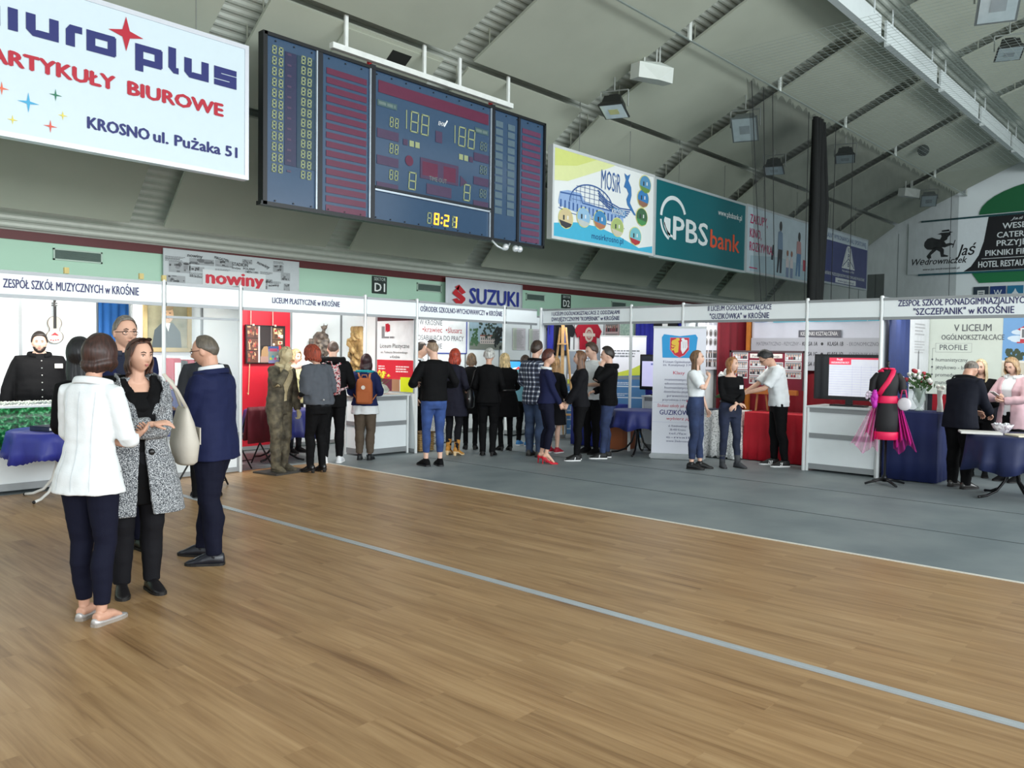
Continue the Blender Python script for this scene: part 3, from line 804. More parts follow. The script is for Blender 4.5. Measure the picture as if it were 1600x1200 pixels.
# newspaper banner and car maker banner on the side wall
t = empty('wall_banner', (6.93, 15.22, 2.80))
w, h = 2.92, .72
bm = bmesh.new(); bx(bm, 0, w, 0, .03, 0, h); obj('sheet', bm, M((186, 194, 196), .5, var=.03), t)
p = Print((0, -.002, 0), XP, ZP); r = random.Random(5)
p.P = lambda u, v, l, p=p: p.O + p.U * u + p.V * (v * .75) + p.N * (p.step * l)
G = [(60, 62, 64), (96, 100, 102), (128, 132, 134), (156, 162, 164)]
for (u, v, ww, hh, s) in ((.1, .38, .42, .28, 1), (.5, .62, .5, .16, 2), (.5, .45, .3, .12, 3), (1.02, .62, .38, .17, 4), (1.6, .76, .22, .12, 5), (2.3, .62, .24, .2, 6), (2.48, .4, .22, .22, 7), (2.0, .1, .17, .25, 8), (2.55, .12, .14, .2, 9), (.06, .12, .36, .18, 10), (1.66, .5, .3, .08, 11), (2.06, .3, .22, .1, 12)):
    p.photo(u, v, ww, hh, [(150, 156, 158)] + G[:2] + G, 2, s, 12)
for (s_, u, v, hh, ww, rot) in (('nowiny', .46, .8, .09, .3, -2), ('MAGAZYN', 1.0, .82, .07, .3, -12), ('STADION', 1.38, .68, .09, .34, 0), ('nowiny', 1.92, .8, .09, .3, -24), ('akadem', .5, .3, .07, .3, -4), ('nowiny', 2.2, .2, .07, .24, 8), ('Drużyna', 1.38, .6, .05, .18, 0), ('POLANY', 1.62, .6, .06, .26, 0)):
    p.text(s_, u, v, hh, G[0], w=ww, rot=rot, l=6, bold=.02)
for u, v, ww, s in ((.03, .76, .4, 1), (.03, .7, .4, 2), (2.0, .58, .3, 3), (2.2, .34, .3, 4), (1.02, .55, .4, 5), (2.3, .9, .3, 6), (.5, .4, .3, 7)): p.lines(u, v, ww, 3, .025, .012, G[1], 3, s)
p.rect(.76, .06, 1.36, .46, (206, 212, 212), 7); p.text('nowiny', .84, .17, .33, (196, 24, 50), w=1.22, bold=.06, l=8)
p.build('print', t)
tag(t, 'black and white newspaper collage banner with a red title on the green wall', 'banner')
t = empty('wall_banner', (14.0, 15.12, 2.5)); w, h = 2.88, 1.02
bm = bmesh.new(); g = []
for i in range(25):
    u = w * i / 24; g.append([bm.verts.new((u, .012 * sin(u * 7), z)) for z in (0, h * .5, h)])
for a, b in zip(g, g[1:]):
    for j in (0, 1): bm.faces.new((a[j], b[j], b[j + 1], a[j + 1]))
s_ = obj('sheet', bm, M((206, 212, 218), .6, var=.03), t, smooth=True); md = s_.modifiers.new('t', 'SOLIDIFY'); md.thickness = .01
p = Print((0, -.022, 0), XP, ZP); SR = (190, 34, 44)
p.poly([(.44, .86), (.68, .68), (.54, .62), (.36, .74), (.30, .80)], SR, 2) ; p.poly([(.22, .66), (.46, .86), (.42, .74), (.38, .70), (.66, .54), (.66, .48), (.44, .30), (.22, .48), (.36, .52), (.46, .46), (.48, .48), (.22, .62)], SR, 2)
p.text('SUZUKI', .82, .42, .38, (40, 54, 140), w=1.86, bold=.05)
p.build('print', t)
tag(t, 'white cloth banner with red S emblem and blue car maker name', 'banner')

# hotel banner on the far gable wall; u runs to the right, towards smaller y
t = empty('wall_banner', (34.5, 10.55, 4.95))
w, h = 6.6, 2.0
bm = bmesh.new(); bx(bm, 0, .04, -w, 0, 0, h); obj('sheet', bm, M((230, 238, 242), .5, var=.02), t)
p = Print((-.003, 0, 0), YM, ZP)
BK = (20, 20, 26)
p.poly([(2.0, .02), (2.25, .2), (2.5, .6), (2.65, 1.1), (2.78, 2.0), (6.6, 2.0), (6.6, .02)], BK, 2)
for i, (a, vv, ww, uu) in enumerate((('WESELA', 1.52, 1.1, 3.25), ('CATERING', 1.2, 1.35, 3.08), ('PRZYJĘCIA', .9, 1.5, 3.08), ('PIKNIKI FIRMOWE', .56, 2.2, 2.72))): p.text(a, uu, vv, .2, (226, 232, 234), w=ww, bold=.03, l=3)
p.line([(2.6, .46), (6, .46)], .02, (226, 232, 234), 3); p.text('HOTEL RESTAURACJA', 2.5, .14, .22, (226, 232, 234), w=2.1, bold=.03, l=3); p.text('Jaś', 3.5, 1.82, .09, (226, 232, 234), w=.4, l=3, shear=.3)
# wanderer silhouette with a sack and hat
p.poly([(.62, 1.02), (.7, .94), (.9, .92), (1.05, .96), (1.2, 1.0), (1.33, .98), (1.55, 1.06), (1.64, 1.04), (1.62, 1.1), (1.5, 1.14), (1.36, 1.12), (1.3, 1.22), (1.4, 1.28), (1.42, 1.36), (1.5, 1.44), (1.5, 1.52), (1.6, 1.54), (1.48, 1.58), (1.46, 1.66), (1.2, 1.64), (1.2, 1.56), (1.04, 1.5), (1.18, 1.48), (1.2, 1.4), (1.14, 1.3), (1.0, 1.34), (.86, 1.4), (.7, 1.36), (.6, 1.24), (.58, 1.1)], BK, 2)
p.rect(1.2, 1.55, .27, .035, (206, 216, 220), 3)
p.poly([(.95, 1.0), (1.22, 1.0), (1.3, .9), (1.3, .72), (1.46, .66), (1.44, .62), (1.2, .62), (1.16, .82), (1.04, .9), (.84, .72), (.86, .6), (.74, .58), (.68, .68), (.8, .84)], BK, 2); p.line([(1.68, 1.24), (1.6, .95)], .03, BK, 3)
p.text('Jaś', 1.72, .64, .4, BK, w=.68, shear=.35, bold=.02); p.text('Wędrowniczek', .16, .36, .24, BK, w=1.95, shear=.3, bold=.02); p.text('www.jas-wedrowniczek.pl', .56, .14, .08, BK, w=1.3)
p.rect(0.45, 2.0, 6.1, .07, (16, 70, 76), 4); p.rect(.4, -.06, 6.15, .07, (20, 88, 100), 4)
p.build('print', t); tag(t, 'white and black hotel banner with a walking man silhouette on the far wall', 'banner')
# painted green fields and small sponsor tiles on the gable wall
p = Print((34.55, 0, 0), YM, ZP)
pts = [(-8.1, 7.06)] + [(-8.1 + 2.9 * (1 - cos(a)), 7.06 + 1.15 * sin(a)) for a in np.linspace(.1, pi / 2, 10)] + [(-2, 8.2), (-2, 7.06)]
p.poly(pts, (24, 104, 62), 1); p.poly([(-8.3, 4.94), (-8.02, 4.52), (-2, 4.5), (-2, 4.94)], (24, 120, 70), 1)
o = p.build('wall_painting'); tag(o, 'green painted shapes on the far wall around the hotel banner', 'painting')
for i, (c, s_, lab) in enumerate((((40, 56, 70), 'B', 'dark slate sponsor tile low on the far wall, first of three'), ((30, 60, 120), 'W', 'blue sponsor tile with a W low on the far wall'), ((30, 120, 160), 'A', 'light blue sponsor tile low on the far wall, cut by the booth fascia'))):
    y0 = 8.2 - i * .56
    t = empty('sponsor_tile', (34.54, y0, 3.88)); bm = bmesh.new(); bx(bm, 0, .05, -.5, 0, 0, .5); obj('board', bm, M(c, .5), t)
    p = Print((-.002, 0, 0), YM, ZP)
    if i == 0: p.rect(.14, .12, .24, .24, (210, 216, 216), 2); p.rect(.18, .2, .16, .03, c, 3); p.rect(.18, .27, .16, .03, c, 3)
    elif i == 1: p.text(s_, .25, .14, .22, (220, 230, 236), align='c', w=.26)
    else: p.star(.25, .26, .14, (220, 230, 236), 2, inner=.4, n=3)
    p.build('print', t); tag(t, lab, 'sign', 'sponsor tiles on the far wall')
# ================================================================ exhibition booths
RAILG = M((150, 154, 156), .4, .3, var=.03)
PW = M((232, 238, 240), .5, var=.012)
def post(t, x, y, h=2.5, r=.026):
    bm = bmesh.new(); lathe(bm, [(r, 0), (r, h), (r * .7, h + .012)], 8, (x, y, 0)); obj('post', bm, ALUW, t)
def fascia(t, a, b, along_x=True, at=0.0, texts=(), z0=2.2, z1=2.48):
    """board between two posts with rails above and below; texts: (string, centre fraction, z, cap height, width)"""
    lo, hi = min(a, b), max(a, b)
    def bb(bm, u0, u1, d0, d1, za, zb):
        if along_x: bx(bm, u0, u1, at + d0, at + d1, za, zb)
        else: bx(bm, at + d0, at + d1, u0, u1, za, zb)
    bm = bmesh.new(); bb(bm, lo, hi, -.006, .006, z0, z1); f = obj('fascia_board', bm, M((238, 244, 246), .4, var=.008), t)
    bm = bmesh.new(); bb(bm, lo, hi, -.018, .018, z1 - .035, z1); obj('rail', bm, RAILG, t)
    bm = bmesh.new(); bb(bm, lo, hi, -.018, .018, z0 - .02, z0 + .02); obj('rail', bm, RAILG, t)
    if texts:
        if along_x: p = Print((lo, at - .008, 0), XP, ZP)
        else: p = Print((at - .008, hi, 0), YM, ZP)
        w = hi - lo
        for s, f_, z, ch, ww in texts: p.text(s, f_ * w, z, ch, (36, 34, 96), w=ww, align='c', bold=.018)
        o = p.build('lettering', f)
def wall_panel(t, x0, y0, x1, y1, z0=0.02, z1=2.48, mat=None, name='wall_panel'):
    """one flat panel with an aluminium edge on both sides"""
    d = Vector((x1 - x0, y1 - y0, 0)); L = d.length; rz = math.atan2(d.y, d.x); c = Vector(((x0 + x1) / 2, (y0 + y1) / 2, (z0 + z1) / 2))
    bm = bmesh.new(); box(bm, c, (L - .03, .012, z1 - z0), rz); box(bm, (c.x, c.y, z1), (L, .03, .04), rz, mi=1); box(bm, (c.x, c.y, z0 + .02), (L, .03, .06), rz, mi=1)
    for s in (-1, 1): box(bm, c + d.normalized() * s * (L / 2 - .01), (.022, .024, z1 - z0), rz, mi=1)
    return obj(name, bm, [mat or PW, RAILG], t)
def run(t, pts, mat=None, **k):
    for (a, b), (c, d) in zip(pts, pts[1:]): wall_panel(t, a, b, c, d, mat=mat, **k)
def counter(name, x0, x1, y0, y1, h, label, mids=(.5,), cat='counter'):
    t = empty(name, (x0, y0, 0)); w, d = x1 - x0, y1 - y0
    bm = bmesh.new(); bx(bm, .01, w - .01, .01, d - .01, .04, h - .03); obj('body', bm, PW, t)
    bm = bmesh.new()
    for z, zz in [(.03, .11), (h - .09, h - .02)] + [(m_ - .035, m_ + .035) for m_ in mids]:
        bx(bm, -.004, w + .004, -.004, .012, z, zz); bx(bm, -.004, .012, -.004, d, z, zz); bx(bm, w - .012, w + .004, -.004, d, z, zz)
    obj('rail', bm, RAILG, t)
    for a in (0, w):
        for b_ in (0, d):
            bm = bmesh.new(); lathe(bm, [(.022, 0), (.022, h - .02)], 8, (a, b_, 0)); obj('post', bm, ALUW, t)
    bm = bmesh.new(); bx(bm, -.03, w + .03, -.03, d + .03, h - .025, h, bev=.004); obj('counter_top', bm, M((214, 220, 222), .35, var=.02), t)
    tag(t, label, cat); return t
YF, XF = 10.16, 11.73
# --- music school booth
t = empty('exhibition_booth', (0, 0, 0))
for x in (1.6, 4.63, 5.67): post(t, x, YF)
fascia(t, 1.63, 4.6, True, YF, [('ZESPÓŁ SZKÓŁ MUZYCZNYCH w KROŚNIE', .659, 2.29, .095, 1.46)])
fascia(t, 4.66, 5.64, True, YF)
run(t, [(1.6, 12.2), (2.6, 12.2), (3.63, 12.2), (4.61, 12.2), (5.67, 12.2)])
run(t, [(1.6, YF), (1.6, 11.2), (1.6, 12.2)]); run(t, [(5.67, YF), (5.67, 11.2), (5.67, 12.2)])
run(t, [(4.66, 11.2), (5.65, 11.2)])
wall_panel(t, 4.66, YF, 5.64, YF, 0.02, .52)
bm = bmesh.new(); bx(bm, 4.66, 5.64, YF - .012, YF + .012, 2.03, 2.06); obj('rail', bm, RAILG, t)
gm = M((225, 238, 240), .04, var=0, alpha=.13)
bm = bmesh.new(); bx(bm, 4.66, 5.64, YF - .003, YF + .003, .55, 2.03); obj('glass_pane', bm, gm, t)
for x in (3.5, 4.35, 4.63):
    bm = bmesh.new(); bx(bm, x - .025, x + .025, YF - .02, YF + .02, 2.49, 2.56); obj('clamp', bm, M((196, 178, 110), .5), t)
tag(t, 'white booth with violin and portrait, leftmost, its fascia naming a music school', 'booth', 'white exhibition booths')
# low counter with green cloth
t = counter('display_counter', 1.75, 4.0, 10.32, 10.9, .98, 'low white counter fronted with glittering green cloth, behind the blue round table')
bm = bmesh.new(); g = []
for i in range(61):
    u = 2.2 * i / 60; g.append([bm.verts.new((u + .02, -.03 - .008 * sin(u * 9), z)) for z in np.linspace(.5, .96, 5)])
for a, b in zip(g, g[1:]):
    for j in range(4): bm.faces.new((a[j], b[j], b[j + 1], a[j + 1]))
gr = obj('green_cloth', bm, ramp_noise([(6, 34, 16), (14, 86, 42), (30, 136, 74), (150, 210, 164)], 26, .3, bump=.5, positions=[.3, .47, .57, .72]), t, smooth=True)
gr.modifiers.new('t', 'SOLIDIFY').thickness = .006
bm = bmesh.new(); r = random.Random(3)
for i in range(46):
    x = 2.55 + i * .024; a = r.uniform(-.05, .05)
    tube(bm, [(x - .03, 10.27 + a, 1.0), (x + .01, 10.29 - a, 1.03), (x + .05, 10.3 + a, 1.01)], [.009, .012, .009], n=5)
tag(obj('woven_garland', bm, M((214, 222, 208), .6, var=.15, scale=40), smooth=True), 'pale woven garland lying along the top of the green cloth counter', 'garland')
# violin
t = empty('violin', (4.03, 12.17, 1.70))
def outl(z):
    return .055 + .045 * (sin(pi * min(1, z / .17)) if z < .17 else 0) + (.03 * sin(pi * (z - .2) / .17) if z > .2 else 0)
pts = []
for z in np.linspace(0, .36, 30):
    if z < .15: w = .1 * math.sqrt(max(0, 1 - ((z - .09) / .092) ** 2))
    elif z < .21: w = .066 - .012 * sin(pi * (z - .15) / .06)
    else: w = .082 * math.sqrt(max(0, 1 - ((z - .27) / .092) ** 2))
    if .13 < z < .225: w = max(w, .06)
    pts.append((max(w, .004), z))
bm = bmesh.new(); loop = [Vector((w, 0, z)) for w, z in pts] + [Vector((-w, 0, z)) for w, z in pts[::-1]]
loft(bm, [[p_ + Vector((0, -.0, 0)) for p_ in loop], [p_ * 1.0 + Vector((0, -.035, 0)) for p_ in loop]])
obj('body', bm, M((190, 180, 162), .3, var=.05), t)
bm = bmesh.new(); loft(bm, [[p_ + Vector((0, -.036, 0)) for p_ in [Vector((w * 1.12, 0, z * 1.02 - .004)) for w, z in pts] + [Vector((-w * 1.12, 0, z * 1.02 - .004)) for w, z in pts[::-1]]], [p_ + Vector((0, -.03, 0)) for p_ in [Vector((w * 1.12, 0, z * 1.02 - .004)) for w, z in pts] + [Vector((-w * 1.12, 0, z * 1.02 - .004)) for w, z in pts[::-1]]]]); obj('edge', bm, M((92, 74, 60), .4), t)
bm = bmesh.new(); loft(bm, [[p_ * 1.0 + Vector((0, -.037, 0)) for p_ in loop], [p_ * 1.0 + Vector((0, -.039, 0)) for p_ in loop]]); obj('front_plate', bm, M((206, 200, 188), .3, var=.05), t)
bm = bmesh.new(); bx(bm, -.016, .016, -.058, -.04, .2, .5); obj('fingerboard', bm, BLACK, t)
bm = bmesh.new(); tube(bm, [(0, -.03, .5), (0, -.03, .55), (0, -.05, .575), (0, -.035, .585)], [.014, .012, .018, .012], n=8)
for s in (-1, 1):
    for z in (.51, .54): tube(bm, [(0, -.03, z), (s * .035, -.03, z)], [.005, .008], n=6)
obj('scroll', bm, M((70, 66, 62), .4), t)
p = Print((0, -.042, 0), XP, ZP, .001); p.poly([(-.055, .1), (0, .145), (.05, .105), (.03, .1), (0, .108)], (196, 40, 54), 1)
for u, v in ((-.05, .04), (-.02, .035), (.01, .04), (.04, .045)): p.ell(u, v, .012, .008, (190, 60, 70), 1)
p.build('painted_motif', t)
bm = bmesh.new(); tube(bm, [(0, -.02, .58), (0, -.005, .64)], [.003, .003], n=5); obj('hook', bm, ALU, t)
tag(t, 'white painted violin with a red motif hanging on the booth wall', 'violin')
def curtain(name, x0, y0, x1, y1, z0, z1, rgb, label, folds=.11, amp=.02, cat='curtain', n=80, group=None, parent=None):
    d = Vector((x1 - x0, y1 - y0, 0)); L = d.length; d.normalize(); nn = Vector((d.y, -d.x, 0))
    bm = bmesh.new(); g = []
    for i in range(n + 1):
        u = L * i / n; a = amp * sin(2 * pi * u / folds) + amp * .4 * sin(u * 31 + 1)
        g.append([bm.verts.new(Vector((x0, y0, z)) + d * u + nn * (a * (.6 + .4 * (z1 - z) / (z1 - z0)) + amp * 1.5)) for z in np.linspace(z0, z1, 4)])
    for a, b in zip(g, g[1:]):
        for j in range(3): bm.faces.new((a[j], b[j], b[j + 1], a[j + 1]))
    o = obj(name, bm, M(rgb, .75, var=.08, bump=.1), parent, smooth=True); o.modifiers.new('t', 'SOLIDIFY').thickness = .004
    if parent is None: tag(o, label, cat, group)
    return o
curtain('curtain', 4.6, 12.17, 5.02, 12.17, .05, 2.35, (38, 100, 170), 'blue doorway curtain in the back wall of the music booth')
# portrait in a gold frame
t = empty('framed_portrait', (4.8, 11.18, 1.6)); w, h = .68, .82
bm = bmesh.new()
for a, b, c, d in ((0, w, 0, .06), (0, w, h - .06, h), (0, .06, .06, h - .06), (w - .06, w, .06, h - .06)): bx(bm, a, b, -.035, 0, c, d, bev=.006)
obj('frame', bm, M((176, 156, 110), .35, .4, var=.1), t)
bm = bmesh.new(); bx(bm, .05, w - .05, -.012, 0, .05, h - .05); obj('canvas', bm, ramp_noise([(112, 112, 88), (138, 134, 108), (156, 152, 124)], 4, .6, bump=0), t)
p = Print((0, -.014, 0), XP, ZP, .001); p.poly([(.12, .06), (.16, .3), (.26, .4), (.42, .4), (.52, .28), (.54, .06)], (74, 84, 88), 1); p.ell(.34, .52, .085, .12, (206, 168, 132), 2); p.poly([(.30, .4), (.38, .4), (.35, .28)], (220, 224, 220), 3); p.ell(.34, .62, .085, .05, (150, 130, 100), 3)
p.rect(.30, .53, .025, .012, (80, 60, 50), 4); p.rect(.36, .53, .025, .012, (80, 60, 50), 4); p.rect(.315, .46, .05, .01, (160, 100, 90), 4); p.build('painting', t)
tag(t, 'painted portrait of a grey haired man in a gold frame, behind glass', 'picture')
# stand with red and white box
t = empty('accordion', (5.06, 10.8, 1.1))
bm = bmesh.new(); bx(bm, 0, .1, 0, .3, 0, .42, bev=.01); bx(bm, .2, .3, 0, .3, .02, .40, bev=.01); obj('case', bm, M((180, 24, 60), .25, var=.1), t)
bm = bmesh.new()
for i in range(6): bx(bm, .1 + i * .017, .112 + i * .017, .02, .28, .03 + .01 * (i % 2), .39 - .01 * (i % 2))
obj('bellows', bm, M((26, 22, 26), .5), t)
bm = bmesh.new(); bx(bm, .01, .09, -.01, 0, .05, .36); 
for i in range(14): bx(bm, .03, .088, -.018, -.01, .055 + i * .022, .073 + i * .022)
obj('keyboard', bm, M((236, 236, 232), .3), t)
tag(t, 'red accordion with white keys standing on a shelf behind the glass', 'accordion')
bm = bmesh.new(); bx(bm, 4.7, 5.62, 10.65, 11.17, 1.04, 1.08); bx(bm, 4.7, 5.62, 10.62, 10.66, .1, 1.07); bx(bm, 4.72, 4.78, 11.1, 11.16, 0, 1.04); bx(bm, 5.55, 5.6, 11.1, 11.16, 0, 1.04); bx(bm, 4.72, 4.78, 10.64, 10.7, 0, .2); bx(bm, 5.55, 5.6, 10.64, 10.7, 0, .2)
tag(obj('draped_table', bm, M((34, 44, 130), .7, var=.08)), 'blue draped table inside the glass fronted part of the music booth', 'table')
# --- round tables with cloths
def round_table(x, y, r, h, cloth, legs, label, clabel, drop=.32, seed=1, curved=True, nf=11, zig=.0, nl=4, a0=.4):
    t = empty('round_table', (x, y, 0))
    bm = bmesh.new(); lathe(bm, [(0.01, h - .03), (r, h - .03), (r, h - .008), (.01, h - .008)], 40); obj('tabletop', bm, M((200, 196, 188), .5), t)
    bm = bmesh.new(); lathe(bm, [(.028, .32), (.028, h - .03)], 12); obj('column', bm, legs, t)
    for i in range(nl):
        a = a0 + 2 * pi * i / nl; c, s = cos(a), sin(a); bm = bmesh.new()
        tube(bm, [(c * .03, s * .03, .52), (c * .05, s * .05, .36), (c * .10, s * .10, .2), (c * .2, s * .2, .085), (c * .33, s * .33, .03), (c * .43, s * .43, .018)], [.016] * 6, n=8); obj('leg', bm, legs, t, smooth=True)
        bm = bmesh.new(); ball(bm, (c * .43, s * .43, .018), .018, 8, 6); obj('foot', bm, BLACK, t)
    tag(t, label, 'table')
    bm = bmesh.new(); n = 132; R_ = []
    for k, (rr, zz, am) in enumerate(((.02, h, 0), (r * .6, h + .001, 0), (r * .97, h + .001, 0), (r + .012, h - .012, .0), (r + .025, h - drop * .35, .012), (r + .035, h - drop * .7, .028), (r + .045, h - drop, .042))):
        ring = []
        for j in range(n):
            a = 2 * pi * j / n
            f = sin(nf * a + seed) + .4 * sin(nf * 1.7 * a)
            z = zz - (zig * (j % 2) + .03 * sin(nf * .5 * a + seed)) * (1 if k == 6 else 0)
            ring.append(bm.verts.new(((rr + am * f) * cos(a), (rr + am * f) * sin(a), z)))
        R_.append(ring)
    for a, b in zip(R_, R_[1:]):
        for j in range(n): bm.faces.new((a[j], a[(j + 1) % n], b[(j + 1) % n], b[j]))
    bm.faces.new(R_[0][::-1])
    c = obj('tablecloth', bm, cloth, smooth=True, loc=(x, y, 0)); c.modifiers.new('t', 'SOLIDIFY').thickness = .003
    tag(c, clabel, 'tablecloth'); return t
ROYAL = M((42, 50, 140), .45, var=.08, bump=.08, bscale=30)
round_table(3.28, 9.72, .5, .75, ROYAL, M((230, 230, 224), .35), 'round table on white curved legs, left of the woman in white', 'royal blue satin cloth on the white legged round table', drop=.3, zig=.012, a0=2.2)
bm = bmesh.new(); bx(bm, -.2, .2, -.14, .14, 0, .012, bev=.003); bx(bm, -.2, .2, -.14, .14, .04, .052, bev=.003); bx(bm, -.2, -.188, -.14, .14, 0, .052)
t = empty('album', (3.2, 9.62, .754), rad(20)); obj('cover', bm, M((24, 34, 64), .5), t)
bm = bmesh.new(); bx(bm, -.185, .195, -.135, .135, .012, .04); obj('pages', bm, M((226, 226, 218), .7), t)
tag(t, 'dark blue album lying on the royal blue round tablecloth', 'album')
def folding_chair(x, y, rz, label, drape=None):
    t = empty('folding_chair', (x, y, 0), rz); fm = M((22, 22, 24), .35, .4)
    for s in (-1, 1):
        bm = bmesh.new(); tube(bm, [(.22, s * .2, .01), (-.02, s * .2, .42), (-.2, s * .2, .84)], [.011] * 3, n=8); obj('frame_tube', bm, fm, t)
        bm = bmesh.new(); tube(bm, [(-.24, s * .18, .01), (.12, s * .18, .44)], [.011] * 2, n=8); obj('leg', bm, fm, t)
    bm = bmesh.new(); tube(bm, [(.2, -.2, .06), (.2, .2, .06)], [.008] * 2, n=6); obj('stretcher', bm, fm, t)
    bm = bmesh.new(); box(bm, (0, 0, .45), (.38, .38, .025), bev=.01); obj('seat', bm, M((28, 26, 28), .6), t)
    bm = bmesh.new(); box(bm, (-.17, 0, .75), (.025, .38, .18), mat=Matrix.Rotation(rad(-22), 4, 'Y'), bev=.01); obj('backrest', bm, M((28, 26, 28), .6), t)
    tag(t, label, 'chair', 'folding chairs in the booths')
    if drape:
        bm = bmesh.new(); g = []
        for i in range(13):
            v = -.24 + .48 * i / 12; g.append([bm.verts.new((xx + .015 * sin(i * 1.7 + k), v * (1 + .1 * (k > 2)), zz)) for k, (xx, zz) in enumerate(((-.14, .4), (-.17, .6), (-.2, .8), (-.235, .86), (-.27, .8), (-.27, .6), (-.28, .36)))])
        for a, b in zip(g, g[1:]):
            for j in range(6): bm.faces.new((a[j], b[j], b[j + 1], a[j + 1]))
        o = obj('draped_coat', bm, M(drape, .8, var=.1), smooth=True); o.location = (x, y, 0); o.rotation_euler = (0, 0, rz); o.modifiers.new('t', 'SOLIDIFY').thickness = .02
        tag(o, 'maroon coat hung over the folding chair beside the carved statue', 'coat')
folding_chair(4.72, 9.35, rad(20), 'black folding chair behind the man in the navy suit')
folding_chair(6.03, 10.52, rad(100), 'black folding chair with a maroon coat, beside the statue', drape=(96, 18, 34))
# --- art school booth
t = empty('exhibition_booth', (0, 0, 0))
for x in (7.74, 8.78): post(t, x, YF)
fascia(t, 5.70, 7.71, True, YF, [('LICEUM PLASTYCZNE w KROŚNIE', .50, 2.30, .075, 1.12)]); fascia(t, 7.77, 8.75, True, YF)
run(t, [(7.74, 12.2), (8.76, 12.2)]); run(t, [(5.69, 12.2), (6.72, 12.2), (7.74, 12.2)], mat=M((196, 20, 44), .5, var=.03))
run(t, [(8.78, YF), (8.78, 11.2), (8.78, 12.2)])
tag(t, 'white booth with red back panel and wooden sculptures, naming an art school', 'booth', 'white exhibition booths')
t = empty('photo_artwork', (6.86, 12.12, 1.42)); w, h = .72, .63
bm = bmesh.new(); bx(bm, 0, w, 0, .03, 0, h); obj('panel', bm, M((18, 12, 12), .25), t)
p = Print((0, -.002, 0), XP, ZP, .001)
for j in range(3): p.photo(.02, .02 + j * .2, .2, .19, [(84, 46, 34), (150, 96, 66), (196, 150, 110), (60, 26, 20), (150, 40, 40)], 2, 20 + j, 14)
p.rect(.22, .02, .03, .59, (206, 196, 190), 2); p.rect(.26, .3, .18, .3, (26, 12, 12), 2)
for j in range(2): p.photo(.48, .2 + j * .2, .2, .19, [(96, 66, 40), (214, 190, 140), (230, 220, 190), (60, 40, 24), (170, 30, 34)], 2, 30 + j, 14)
p.rect(.45, .02, .02, .59, (120, 110, 106), 2); p.rect(.26, .02, .2, .1, (150, 120, 110), 2); p.poly([(.27, .12), (.45, .12), (.43, .24), (.38, .29), (.32, .28), (.28, .22)], (150, 118, 80), 3); p.build('print', t)
bm = bmesh.new()
for a in (.1, .5): tube(bm, [(a, .02, h - .02), (a, .02, h + .3)], [.006] * 2, n=6); box(bm, (a + .03, 0, h), (.03, .03, .03))
obj('hanging_rod', bm, M((224, 206, 190), .4), t)
bm = bmesh.new(); tube(bm, [(.08, .02, 0), (.06, .02, -.48), (.04, -.01, -.5), (.02, -.01, -.47)], [.006] * 4, n=6); obj('lower_rod', bm, M((224, 196, 150), .4), t)
tag(t, 'dark photo collage panel hung on rods on the red booth wall', 'artwork')
# carved reliefs
WOODD = ramp_noise([(44, 38, 34), (92, 82, 74), (130, 118, 104)], 14, .5, bump=.6); WOODL = ramp_noise([(98, 76, 44), (164, 134, 84), (206, 178, 126)], 9, .6, bump=.7, stretch=(1, 1, .35))
def remesh(o, vox, smooth=2, keep=True):
    md = o.modifiers.new('r', 'REMESH'); md.mode = 'VOXEL'; md.voxel_size = vox; md.use_smooth_shade = True
    if smooth:
        sm = o.modifiers.new('s', 'SMOOTH'); sm.iterations = smooth; sm.factor = .5
    dg = bpy.context.evaluated_depsgraph_get(); dg.update()
    me = bpy.data.meshes.new_from_object(o.evaluated_get(dg)); old = o.data
    mats = [mm for mm in old.materials]
    o.modifiers.clear(); o.data = me
    if len(me.materials) == 0:
        for mm in mats: me.materials.append(mm)
    bpy.data.meshes.remove(old)
    for pl in me.polygons: pl.use_smooth = True; pl.material_index = 0
    me.name = o.name
    return o
bm = bmesh.new(); r = random.Random(8)
tube(bm, [(0, 0, 0), (0, 0, .2), (0, 0, .34), (.0, 0, .42)], [.12, .15, .13, .07], n=12)
for i in range(16):
    a = r.uniform(-2.6, .2); z = r.uniform(.05, .38); ball(bm, (.13 * cos(a), .13 * sin(a), z), (.05, .05, .035 + .03 * r.random()), 8, 6)
tube(bm, [(-.16, .05, .05), (-.17, .03, .3)], [.05, .04], n=8)
tube(bm, [(.04, -.02, .42), (.05, -.03, .47), (.0, -.03, .5), (.07, -.05, .52)], [.03, .035, .03, .02], n=8); ball(bm, (.06, -.05, .5), .035, 8, 6); tube(bm, [(.08, -.05, .5), (.1, -.06, .56)], [.012, .008], n=6); tube(bm, [(.03, -.05, .5), (.02, -.06, .57)], [.012, .008], n=6)
o = remesh(obj('wood_sculpture', bm, WOODD), .012, 1); o.location = (8.2, 12.0, 1.55); tag(o, 'dark carved wooden sculpture with a small animal on top, against the white booth wall', 'sculpture')
bm = bmesh.new()
for i in range(10):
    z = .78 * i / 9; box(bm, (0, 0, z), (.07, .36 + .03 * sin(i * 1.3), .1), bev=.02)
for i in range(14):
    z = .05 + .7 * r.random(); y = r.uniform(-.14, .14); tube(bm, [(-.06, y - .05, z - .06), (-.085, y, z), (-.06, y + .05, z + .07)], [.02, .04, .02], n=8)
o = remesh(obj('wood_sculpture', bm, WOODL), .012, 1); o.location = (8.71, 11.66, 1.25); tag(o, 'long light carved wooden relief with twisted forms on the booth side wall', 'sculpture')
round_table(6.75, 10.95, .5, .76, M((36, 42, 108), .5, var=.08), M((20, 20, 22), .4, .3), 'round table on black curved legs behind the statue', 'dark blue cloth on the round table behind the statue', drop=.42, seed=4)
